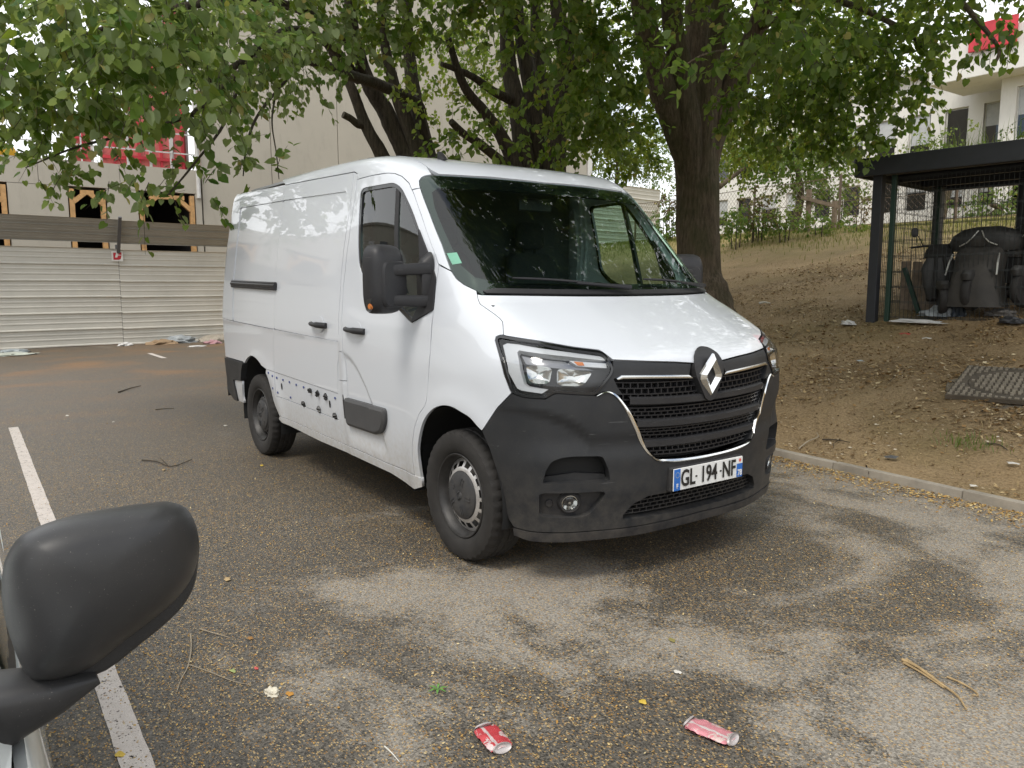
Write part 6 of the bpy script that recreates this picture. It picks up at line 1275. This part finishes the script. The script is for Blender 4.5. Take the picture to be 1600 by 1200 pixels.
panel('front_wing', 'side', [(-.35, .22), (-.38, .5), (-.41, .74)] + WT + [(.52, .42), (.5, .3)] + arc(0, 0, 180), M_CWHITE, car, **K2)
panel('front_door', 'side', zc([(-.36, .24), (-.39, .5), (-.41, .80), (-.43, .90), (-.60, .93), (-1.42, .95), (-1.42, .6), (-1.40, .24)]), M_CWHITE, car, **K2)
panel('rear_door', 'side', zc([(-1.43, .6), (-1.43, .95), (-2.2, .96), (-2.32, .8), (-2.25, .63), (-2.05, .42), (-2.02, .24), (-1.41, .24)]), M_CWHITE, car, **K2)
panel('rear_wing', 'side', zc([(-2.21, .96), (-2.95, .97), (-3.0, .6), (-2.95, .3), (-2.80, .3)] + arc(-2.45, 0, 150, 8) + [(-2.33, .8)]), M_CWHITE, car, **K2)
panel('sill', 'side', zc([(-.35, .23), (-2.1, .23), (-2.1, .18), (-.35, .18)]), M_CBLK, car, **K2)
panel('side_window', 'side', zc(fillet([(-.62, .96), (-1.02, 1.34), (-1.40, 1.39), (-1.40, .98)], .03)), M_SIDEG, car, f=f_car, h=.06, sides=B2, depth=.004)
panel('side_window', 'side', zc(fillet([(-1.46, .98), (-1.46, 1.39), (-2.1, 1.36), (-2.4, 1.05), (-2.25, .98)], .03)), M_SIDEG, car, f=f_car, h=.06, sides=B2, depth=.004)
ds = lambda P: conv('side', 'diag', zc(P), f_car)
dtp = lambda P: conv('top', 'diag', P, f_car)
panel('wing_shoulder', 'diag', conv('side', 'diag', WT[::-1], f_car) + dtp([(-.26, -.70), (-.12, -.70), (.3, -.60), (.47, -.52)]), M_CWHITE, car, **K2)
panel('windscreen_pillar', 'diag', conv('side', 'diag', [(-.43, ztop(-.42, .79))], f_car) + ds([(-.60, .942), (-1.05, 1.405)]) + dtp([(-1.02, -.505), (-.80, -.60), (-.30, -.69)]), M_CWHITE, car, **K2)
panel('roof_rail', 'diag', ds([(-1.06, 1.405), (-2.30, 1.405)]) + dtp([(-2.3, -.585), (-1.3, -.605), (-1.04, -.51)]), M_CWHITE, car, **K2)
panel('door_frame', 'side', zc([(-.60, .94), (-1.05, 1.40), (-2.30, 1.40), (-2.52, 1.0), (-2.5, .965), (-1.42, .955)]), M_CBLK, car, [zc(h_) for h_ in [[(-.68, .97), (-1.06, 1.36), (-1.40, 1.375), (-1.40, .98)], [(-1.46, .99), (-1.46, 1.375), (-2.1, 1.35), (-2.38, 1.05), (-2.25, .99)]]], **K2)
panel('bonnet', 'top', [(.58, -.45), (.735, 0), (.58, .45), (.3, .60), (-.12, .69), (-.2, .45), (-.22, 0), (-.2, -.45), (-.12, -.69), (.3, -.60)], M_CWHITE, car, f=f_car, h=.06)
panel('windscreen', 'top', [(-.26, 0), (-.24, .45), (-.18, .68), (-.80, .59), (-1.0, .50), (-1.02, 0), (-1.0, -.5), (-.80, -.59), (-.18, -.68), (-.24, -.45)], M_WS, car, f=f_car, h=.06, depth=.004)
panel('roof', 'top', [(-1.05, 0), (-1.04, .5), (-1.3, .60), (-2.3, .58), (-2.5, .5), (-2.52, 0), (-2.5, -.5), (-2.3, -.58), (-1.3, -.60), (-1.04, -.5)], M_CWHITE, car, f=f_car, h=.08)
panel('front_bumper', 'rad', mirrored([(0, .62), (.15, .61), (.30, .58), (.345, .45), (.34, .25), (.15, .2), (0, .2)]), M_CWHITE, car, f=f_car, h=.06)
panel('headlight', 'rad', fillet([(.22, .60), (.33, .62), (.37, .665), (.33, .67), (.22, .635)], .01), M_LENS, car, **K2)
m = MB(); m.box((-1.3, 0, .42), (3.0, 1.3, .4)); m.box((-1.4, 0, .70), (2.1, 1.55, .40)); m.build('underbody', M_VOID, car)
for wx, sy in ((0, 1), (0, -1), (-2.45, 1), (-2.45, -1)):
    W_ = empty('wheel', (wx, sy * .74, .30)); W_.parent = car; W_.scale = (.865, .8, .865); W_.rotation_euler = (0, 0, 0 if sy < 0 else math.pi); link('tyre', ME_TYRE, W_); link('rim', ME_RIM, W_); link('wheel_disc', ME_DISCR, W_)
# door mirror: shell outline measured on the plane of the mirror, bulging forward
XM = 2.16
def onx(u, v, x): d = _f + (u - 800) / FPX * _r - (v - 600) / FPX * _u; return CAMP + d * ((x - CAMP[0]) / d[0])
shell = [(2, 907), (7, 877), (22, 848), (44, 830), (92, 811), (165, 795), (238, 785), (266, 784), (290, 793), (304, 815), (311, 844), (310, 877), (304, 914), (286, 947), (257, 976), (220, 1006), (165, 1048), (110, 1064), (66, 1068), (44, 1058), (26, 1024), (11, 980), (3, 940)]
shell2 = [(2, 907), (7, 877), (22, 848), (44, 830), (92, 811), (165, 795), (238, 785), (266, 784), (290, 793), (304, 815), (311, 844), (308, 878), (297, 908), (274, 938), (242, 966), (202, 996), (146, 1040), (108, 1057), (66, 1064), (44, 1056), (26, 1024), (11, 980), (3, 940)]
def oring(sh_, k, x):
    Q = np.array([onx(u, v, x)[1:] for u, v in sh_]); Q = np.array(catmull(list(Q) + [tuple(Q[0])], 3)[:-1]); c0 = Q.mean(0); return [(x - CX, c0[0] + (q[0] - c0[0]) * k - CYW, c0[1] + (q[1] - c0[1]) * k) for q in Q]
def skin(secs, name, mat, sm):
    n = len(secs[0]); v = [p for r in secs for p in r]; f = [(n * i + k, n * i + (k + 1) % n, n * i + n + (k + 1) % n, n * i + n + k) for i in range(len(secs) - 1) for k in range(n)] + [tuple((len(secs) - 1) * n + k for k in range(n)), tuple(reversed(range(n)))]; return MB().add(v, f).build(name, mat, car, sm)
skin([oring(shell, k, XM + d) for k, d in ((.96, -.05), (.985, -.045), (1., -.03), (1., .0), (.985, .008), (.95, .010))], 'mirror_rim', M_CBLK, 40)
skin([oring(shell2, k, XM + d) for k, d in ((.975, .002), (.99, .006), (1., .018), (.995, .032), (.975, .048), (.93, .066), (.86, .082), (.74, .097), (.56, .108), (.32, .115), (.10, .117))], 'mirror_housing', M_CBLK, 60)
n = len(oring(shell, 1, XM)); MB().add(oring(shell, .93, XM - .052), [tuple(range(n))]).build('mirror_glass', M_CHROME, car)
loc = lambda P: np.array(P) - [CX, CYW, 0]
p0, p1, p2, p3 = loc(onx(150, 1052, XM + .0)), loc(onx(85, 1075, XM + .0)), loc(onx(10, 1100, XM - .01)), loc(onx(-60, 1135, XM - .03))
up_ = np.array([.12, -.35, .93]); 
v, f = rounded_block([(p0, .030, .008, (1, 0, 0), up_), (p1, .045, .030, (1, 0, 0), up_), (p2, .055, .048, (1, 0, 0), up_), (p3, .07, .062, (1, 0, 0), up_)], 20, 3); MB().add(v, f).build('mirror_arm', M_CBLK, car, 50)
# ------------------------------------------------------------------ things lying about
def lay(u, v): d = _f + (u - 800) / FPX * _r - (v - 600) / FPX * _u; return CAMP + d * (-CAMP[2] / d[2])
def on_bank(u, v):
    d = _f + (u - 800) / FPX * _r - (v - 600) / FPX * _u
    for t in np.arange(3, 30, .02):
        p = CAMP + d * t
        if p[2] <= gz(p[0], p[1]): return p
    return CAMP + d * 10
M_CANEND = plain('scuffed_can_end', (.46, .42, .41), .45, .4)
def crushed_can(label, p, L, W, rz, col, pale, seed):
    o = empty('crushed_can', (p[0], p[1], .0), rz, label, 'can', 'crushed cans on the asphalt'); rng = np.random.default_rng(seed)
    nx, ny = 18, 9; v = []; 
    for side in (1, -1):
        for i in range(nx + 1):
            for j in range(ny + 1):
                a = i / nx * 2 - 1; b = j / ny * 2 - 1; x = a * L / 2 * (1 - .10 * b * b); y = b * W / 2 * (1 - .12 * a ** 6); edge = (1 - abs(b) ** 4) * (1 - .6 * abs(a) ** 8)
                z = .011 + side * .009 * edge + .006 * mnoise.noise((x * 38 + seed, y * 42, side)) + .003 * mnoise.noise((x * 110, y * 110, seed)); v.append((x, y, max(z, .001)))
    n1 = (nx + 1) * (ny + 1); f = []
    for s in (0, 1):
        for i in range(nx):
            for j in range(ny): q = (s * n1 + i * (ny + 1) + j, s * n1 + (i + 1) * (ny + 1) + j, s * n1 + (i + 1) * (ny + 1) + j + 1, s * n1 + i * (ny + 1) + j + 1); f.append(q if s == 0 else q[::-1])
    t = NT('printed_can_' + str(seed)); vec = t.obj(); x, y, z = t.xyz(vec); n_ = t.noise(28, 3, vec=vec)
    band = t.math('MULTIPLY', t.math('LESS_THAN', t.math('ABSOLUTE', t.math('ADD', y, .010)), .005), 1.); blk = t.math('MULTIPLY', t.math('GREATER_THAN', n_, .60), 1.)
    c = t.mix(blk, col, pale); c = t.mix(t.math('MULTIPLY', band, .8), c, (.62, .60, .58)); sc_ = t.ramp(t.noise(90, 3, vec=vec), (.64, 0.), (.68, .7)); c = t.mix(sc_, c, (.55, .52, .50)); M_ = t.done(t.bsdf(c, .36, .25, None))
    MB().add(v, f).build('can_body', M_, o, 60, fix=False)
    for s in (-1, 1): MB().lathe([(0, .002), (W * .30, .002), (W * .36, .006), (W * .40, .0)], 20, 'Z').build('can_end', M_CANEND, o, 40).matrix_local = Matrix.Translation((s * L * .475, 0, .013)) @ Matrix.Rotation(R_(62) * s, 4, 'Y') @ Matrix.Diagonal((.5, 1, 1, 1))
    return o
p = lay(770, 1158); crushed_can('crushed bright red can with white print, lying nearest the bottom edge', p, .138, .082, R_(-8), (.50, .055, .065), (.62, .48, .47), 3)
p = lay(1110, 1147); crushed_can('crushed pink can with silver end, lying right of the red can', p, .160, .084, R_(12), (.60, .24, .27), (.60, .45, .42), 8)
p = lay(425, 1084); crumple('shell_fragment', 'small broken white shell fragment on the dark asphalt', (p[0], p[1], .004), (.030, .022, .016), plain('shell_white', (.62, .57, .46), .6, var=.2, vscale=40), 'shell', 4)
M_STRAW = plain('dry_stalk', (.34, .24, .12), .75, var=.3, vscale=30); M_GREYT = plain('grey_twig', (.30, .25, .18), .8, var=.3, vscale=30); M_DKT = plain('dark_twig', (.06, .045, .03), .85)
def stick(name, label, pts, r, mat, group='twigs and stalks on the ground', bank_=False, forks=()):
    P = [on_bank(u, v) if bank_ else lay(u, v) for u, v in pts]; b = P[0]; o = empty(name, tuple(b), 0, label, 'twig', group)
    P = [q - b + (0, 0, r * 1.2 + .004 * (k % 2)) for k, q in enumerate(P)]; MB().tube(catmull3(P, 5), list(np.linspace(r, r * .45, 5 * (len(P) - 1) + 1)), 6).build('stem', mat, o, 60)
    for fk in forks: Q = [(on_bank(u, v) if bank_ else lay(u, v)) - b + (0, 0, r) for u, v in fk]; MB().tube(catmull3(Q, 4), list(np.linspace(r * .7, r * .35, 4 * (len(Q) - 1) + 1)), 5).build('side_stem', mat, o, 60)
    return o
stick('dry_stalk', 'long tan dry stalk split at one end, right foreground', [(1410, 1034), (1435, 1048), (1470, 1072), (1495, 1092), (1510, 1112)], .007, M_STRAW, forks=[[(1412, 1038), (1440, 1054), (1475, 1078)], [(1416, 1033), (1440, 1047)]])
stick('dry_stalk', 'short curled brown stalk just right of the long tan one', [(1480, 1060), (1500, 1070), (1520, 1080), (1528, 1090), (1518, 1088)], .0045, M_STRAW)
stick('twig', 'thin grey forked twig right of the black car mirror', [(298, 992), (299, 1015), (294, 1042), (283, 1065), (276, 1083)], .0035, M_GREYT, forks=[[(296, 1040), (330, 1052), (365, 1066), (395, 1072)]])
stick('twig', 'thin pale twig above the forked twig', [(312, 984), (335, 992), (360, 998)], .003, M_GREYT)
stick('twig', 'thin curved stem near the white line', [(262, 1100), (266, 1110), (264, 1118)], .0022, M_STRAW)
stick('twig', 'dark twig lying left of the rear wheel', [(222, 720), (245, 723), (268, 730), (300, 720)], .006, M_DKT, forks=[[(262, 728), (250, 716)]])
stick('twig', 'short dark twig farther back on the left', [(243, 641), (258, 640), (272, 639)], .006, M_DKT); stick('twig', 'long dark twig near the orange drift', [(185, 614), (205, 608), (220, 604)], .01, M_DKT)
stick('dry_stalk', 'tiny white stick at the bottom edge', [(601, 1168), (612, 1180), (624, 1192)], .003, plain('white_stick', (.6, .58, .52), .6))
stick('twig', 'dark stick on the bare earth near the kerb', [(1285, 688), (1310, 690), (1328, 693)], .008, M_DKT, bank_=True); stick('twig', 'curved brown stick on the earth beside the bumper', [(1248, 702), (1262, 692), (1278, 684), (1276, 678)], .007, M_GREYT, bank_=True); stick('twig', 'crooked dark stick on the earth in front of the manhole', [(1540, 695), (1560, 697), (1574, 705)], .008, M_DKT, bank_=True); stick('dry_stalk', 'pale stick lying on the bank below the shelter', [(1268, 561), (1278, 557), (1286, 554)], .012, M_STRAW, bank_=True); stick('dry_stalk', 'white stick on the bank beside the bonnet', [(1186, 476), (1194, 475), (1203, 476)], .02, plain('white_stick2', (.6, .57, .5), .6), bank_=True)
def flat_bit(name, label, p, size, mat, seed, cat, lift=.003, group=None):
    rng = np.random.default_rng(seed); n = 10; r = size * rng.uniform(.6, 1.2, n); v = [(r[k] * math.cos(k * .628), r[k] * .7 * math.sin(k * .628), lift + size * .25 * rng.random()) for k in range(n)] + [(0, 0, lift + size * .35)]
    o = MB().add(v, [(k, (k + 1) % n, n) for k in range(n)]).build(name, mat, None, 60); o.location = p; return prop(o, label, cat, group)
M_LGRN = plain('fresh_green_leaf', (.10, .24, .04), .5); M_LYEL = plain('yellow_leaf', (.52, .36, .05), .6); M_LBRN = plain('brown_leaf', (.30, .15, .04), .7); M_PAPER = plain('paper_scrap', (.58, .55, .50), .7); M_ORNG = plain('orange_leaf', (.42, .20, .03), .7)
p = lay(684, 1079); gs = empty('leaf_sprig', tuple(p), .3, 'small fresh green leaf sprig on the asphalt', 'sprig')
for a in (0, .9, 2.2, 3.3, 4.4, 5.4): MB().add([(0, 0, .004), (.018 * math.cos(a - .3), .018 * math.sin(a - .3), .012), (.042 * math.cos(a), .042 * math.sin(a), .008), (.018 * math.cos(a + .3), .018 * math.sin(a + .3), .012)], [(0, 1, 2, 3)]).build('leaflet', M_LGRN, gs)
for k, (nm, lab, u, v, s, mt, c) in enumerate([('fallen_leaf', 'yellow leaf on the dark asphalt above the cans', 1006, 1099, .018, M_LYEL, 'leaf'), ('fallen_leaf', 'orange leaf beside the white shell', 453, 1086, .018, M_ORNG, 'leaf'), ('fallen_leaf', 'yellow leaf on the white bay line', 188, 1181, .02, M_LYEL, 'leaf'), ('fallen_leaf', 'brown leaf below the dry pale patch', 391, 998, .018, M_LBRN, 'leaf'), ('fallen_leaf', 'pale green folded leaf near the forked twig', 364, 1050, .018, plain('pale_leaf', (.30, .34, .12), .6), 'leaf'), ('paper_scrap', 'tiny red scrap near the forked twig', 400, 1046, .014, plain('red_scrap', (.5, .08, .07), .6), 'scrap'), ('fallen_leaf', 'tan leaf on the pale patch by the car mirror', 355, 906, .028, M_STRAW, 'leaf'), ('fallen_leaf', 'olive leaf on the grey patch right of centre', 1050, 1002, .02, plain('olive_leaf', (.2, .17, .05), .7), 'leaf'), ('paper_scrap', 'small white scrap below the pale patch at centre', 1058, 1052, .018, M_PAPER, 'scrap'), ('paper_scrap', 'white scrap left of the rear wheel', 352, 666, .03, M_PAPER, 'scrap'), ('paper_scrap', 'pale scrap in the middle of the left bay', 105, 650, .03, M_PAPER, 'scrap'), ('paper_scrap', 'white scrap between bay line and van', 177, 660, .02, M_PAPER, 'scrap'), ('fallen_leaf', 'tan leaf below the dark twig', 256, 735, .025, M_STRAW, 'leaf'), ('fallen_leaf', 'yellow leaf behind the front wheel', 409, 728, .022, M_LYEL, 'leaf')]):
    p = lay(u, v); flat_bit(nm, lab, (p[0], p[1], .0), s, mt, 60 + k, c)
for k, (nm, lab, u, v, s, mt, c) in enumerate([('paper_scrap', 'crumpled red and white scrap on the mossy earth', 1414, 524, .07, plain('red_scrap2', (.42, .05, .04), .6), 'scrap'), ('paper_scrap', 'small cream scrap right of the red one', 1447, 531, .06, M_PAPER, 'scrap'), ('paper_scrap', 'pale blue grey scrap on the earth', 1345, 566, .05, plain('grey_scrap', (.40, .45, .47), .6), 'scrap'), ('paper_scrap', 'flattened brown carton on the earth', 1300, 578, .08, plain('brown_carton', (.22, .15, .09), .8), 'scrap'), ('paper_scrap', 'crushed grey tube scrap near the kerb', 1392, 717, .06, plain('dark_scrap', (.09, .09, .09), .5), 'scrap'), ('paper_scrap', 'white crumple at the right edge above the kerb', 1582, 727, .045, M_PAPER, 'scrap'), ('paper_scrap', 'small pale stone like scrap by the kerb', 1521, 762, .03, M_PAPER, 'scrap')]):
    p = on_bank(u, v); flat_bit(nm, lab, tuple(p), s, mt, 90 + k, c, .01)
for k, (lab, y, dx, r, mt) in enumerate([('tangle of pale plastic strips at the left end of the hoarding', -2.2, 1.6, (.4, .6, .04), plain('pale_plastic', (.40, .42, .36), .6, var=.3)), ('clear crumpled plastic heap against the hoarding', 1.7, .35, (.25, .4, .14), M_BAG), ('pink and grey rubbish bag near the van tail', 2.3, 1.2, (.16, .2, .07), plain('pink_bag', (.40, .22, .24), .5)), ('small white bag halfway along the hoarding', .4, .5, (.12, .16, .06), M_BAGW), ('brown cardboard heap by the hoarding', 1.2, .6, (.25, .35, .09), plain('cardboard', (.28, .19, .11), .8)), ('flat white paper on the ground behind the van', 1.7, 2.0, (.12, .2, .02), M_BAGW), ('pale blue bottle heap at the far left of the hoarding', -1.9, .9, (.2, .25, .06), plain('blue_plastic', (.27, .30, .31), .4)), ('grey stones and dust heap behind the van tail', 2.7, .5, (.4, .5, .15), M_CONC)]):
    crumple('rubbish', lab, (WX(y) + dx, y, .005), r, mt, seed=20 + k)
# blossom and leaf fragments on the asphalt, countless
def flakes(name, P, size, mat_cols, seed):
    rng = np.random.default_rng(seed); n = len(P); a = rng.random(n) * 6.283; s = size * rng.uniform(.4, 1.3, n); asp = rng.uniform(.25, .7, n); X = np.stack([np.cos(a), np.sin(a), rng.normal(0, .25, n)], 1) * s[:, None]; Yv = np.stack([-np.sin(a), np.cos(a), rng.normal(0, .3, n)], 1) * (s * asp)[:, None]
    V = np.stack([P - X * .5, P - Yv * .5, P + X * .5, P + Yv * .5], 1); V[:, :, 2] += s[:, None] * .22 ; V = V.reshape(-1, 3); k = np.arange(n)[:, None] * 4; me = fast_mesh(name, V, k + np.array([[0, 1, 2, 3]]), mat_cols, False, np.repeat(rng.random(n), 4)); return prop(link(name, me), kind='stuff')
def mat_flake(name, *st):
    t = NT(name); c = t.ramp(t.n('Attribute', attribute_name='tint').outputs['Fac'], *st); return t.done(t.bsdf(c, .8, 0, None, .2))
M_FLK = mat_flake('fallen_blossom', (0., (.48, .35, .14)), (.25, (.40, .22, .055)), (.5, (.24, .13, .035)), (.75, (.42, .29, .11)), (1., (.56, .46, .26)))
rng = np.random.default_rng(77); n = 60000; d = rng.uniform(1.8, 9, n) ** 1.0; lat = rng.uniform(-.75, .72, n); fx, fy = np.cos(YAW), np.sin(YAW); x = CAMP[0] + d * fx + lat * d * fy; y = CAMP[1] + d * fy - lat * d * fx
dn = np.array([mnoise.fractal((a * .8, b * .8, 2.), 1, 2, 4) for a, b in zip(x, y)]); ok = (rng.random(n) < np.clip(.48 + 1.1 * dn, .04, 1)) & (y < KY(x) - .08); x, y = x[ok], y[ok]
flakes('fallen_blossom', np.stack([x, y, np.full(len(x), .002)], 1), .0105, M_FLK, 78)
n = 9000; x = rng.uniform(-2, 6, n); y = KY(x) - .06 - np.abs(rng.normal(0, .16, n)); flakes('kerb_leaf_drift', np.stack([x, y, np.full(n, .003)], 1), .022, M_FLK, 79)
M_FLB = mat_flake('fallen_leaf_fragments', (0., (.24, .14, .055)), (.3, (.09, .05, .022)), (.6, (.30, .20, .085)), (.85, (.45, .34, .18)), (1., (.60, .53, .42)))
M_FLC = mat_flake('dry_leaves', (0., (.30, .18, .07)), (.4, (.16, .09, .035)), (.7, (.40, .28, .13)), (1., (.55, .45, .28)))
n = 80000; d = rng.uniform(4.2, 16, n); lat = rng.uniform(.05, .75, n); x = CAMP[0] + d * fx + lat * d * fy; y = CAMP[1] + d * fy - lat * d * fx; ok = y > KY(x) + .08; x, y = x[ok], y[ok]; dn = np.array([mnoise.fractal((a * .9, b * .9, 8.), 1, 2, 4) for a, b in zip(x, y)]); ok = rng.random(len(x)) < np.clip(.55 + .9 * dn, .05, 1); x, y = x[ok], y[ok]
zz = bank(x, y) - .012 + np.array([lump(a, b) for a, b in zip(x, y)]) * np.clip((y - KY(x) - .045) / .5, .15, 1)
flakes('leaf_litter', np.stack([x, y, zz + .004], 1), .030, M_FLB, 80)
q = rng.choice(len(x), 260, False); a_ = rng.random(260) * 6.283; L2 = rng.uniform(.08, .35, 260); p0 = np.stack([x[q], y[q], zz[q] + .012], 1); dv = np.stack([np.cos(a_), np.sin(a_)], 1) * L2[:, None]
p1 = p0 + np.c_[dv * .5 + rng.normal(0, .015, (260, 2)), np.zeros(260)]; p2 = p0 + np.c_[dv, np.zeros(260)]
for p_ in (p1, p2): p_[:, 2] = bank(p_[:, 0], p_[:, 1]) + np.array([lump(a, b) for a, b in zip(p_[:, 0], p_[:, 1])])
prop(link('fallen_twigs', twig_mesh('fallen_twigs', np.stack([p0, p1, p2], 1), .0055, M_DKT)), kind='stuff')
k = rng.choice(len(x), 14000, False); k = k[y[k] > KY(x[k]) + 1.2]; flakes('dry_leaves', np.stack([x[k] + .03, y[k] + .02, zz[k] + .012], 1), .048, M_FLC, 81)
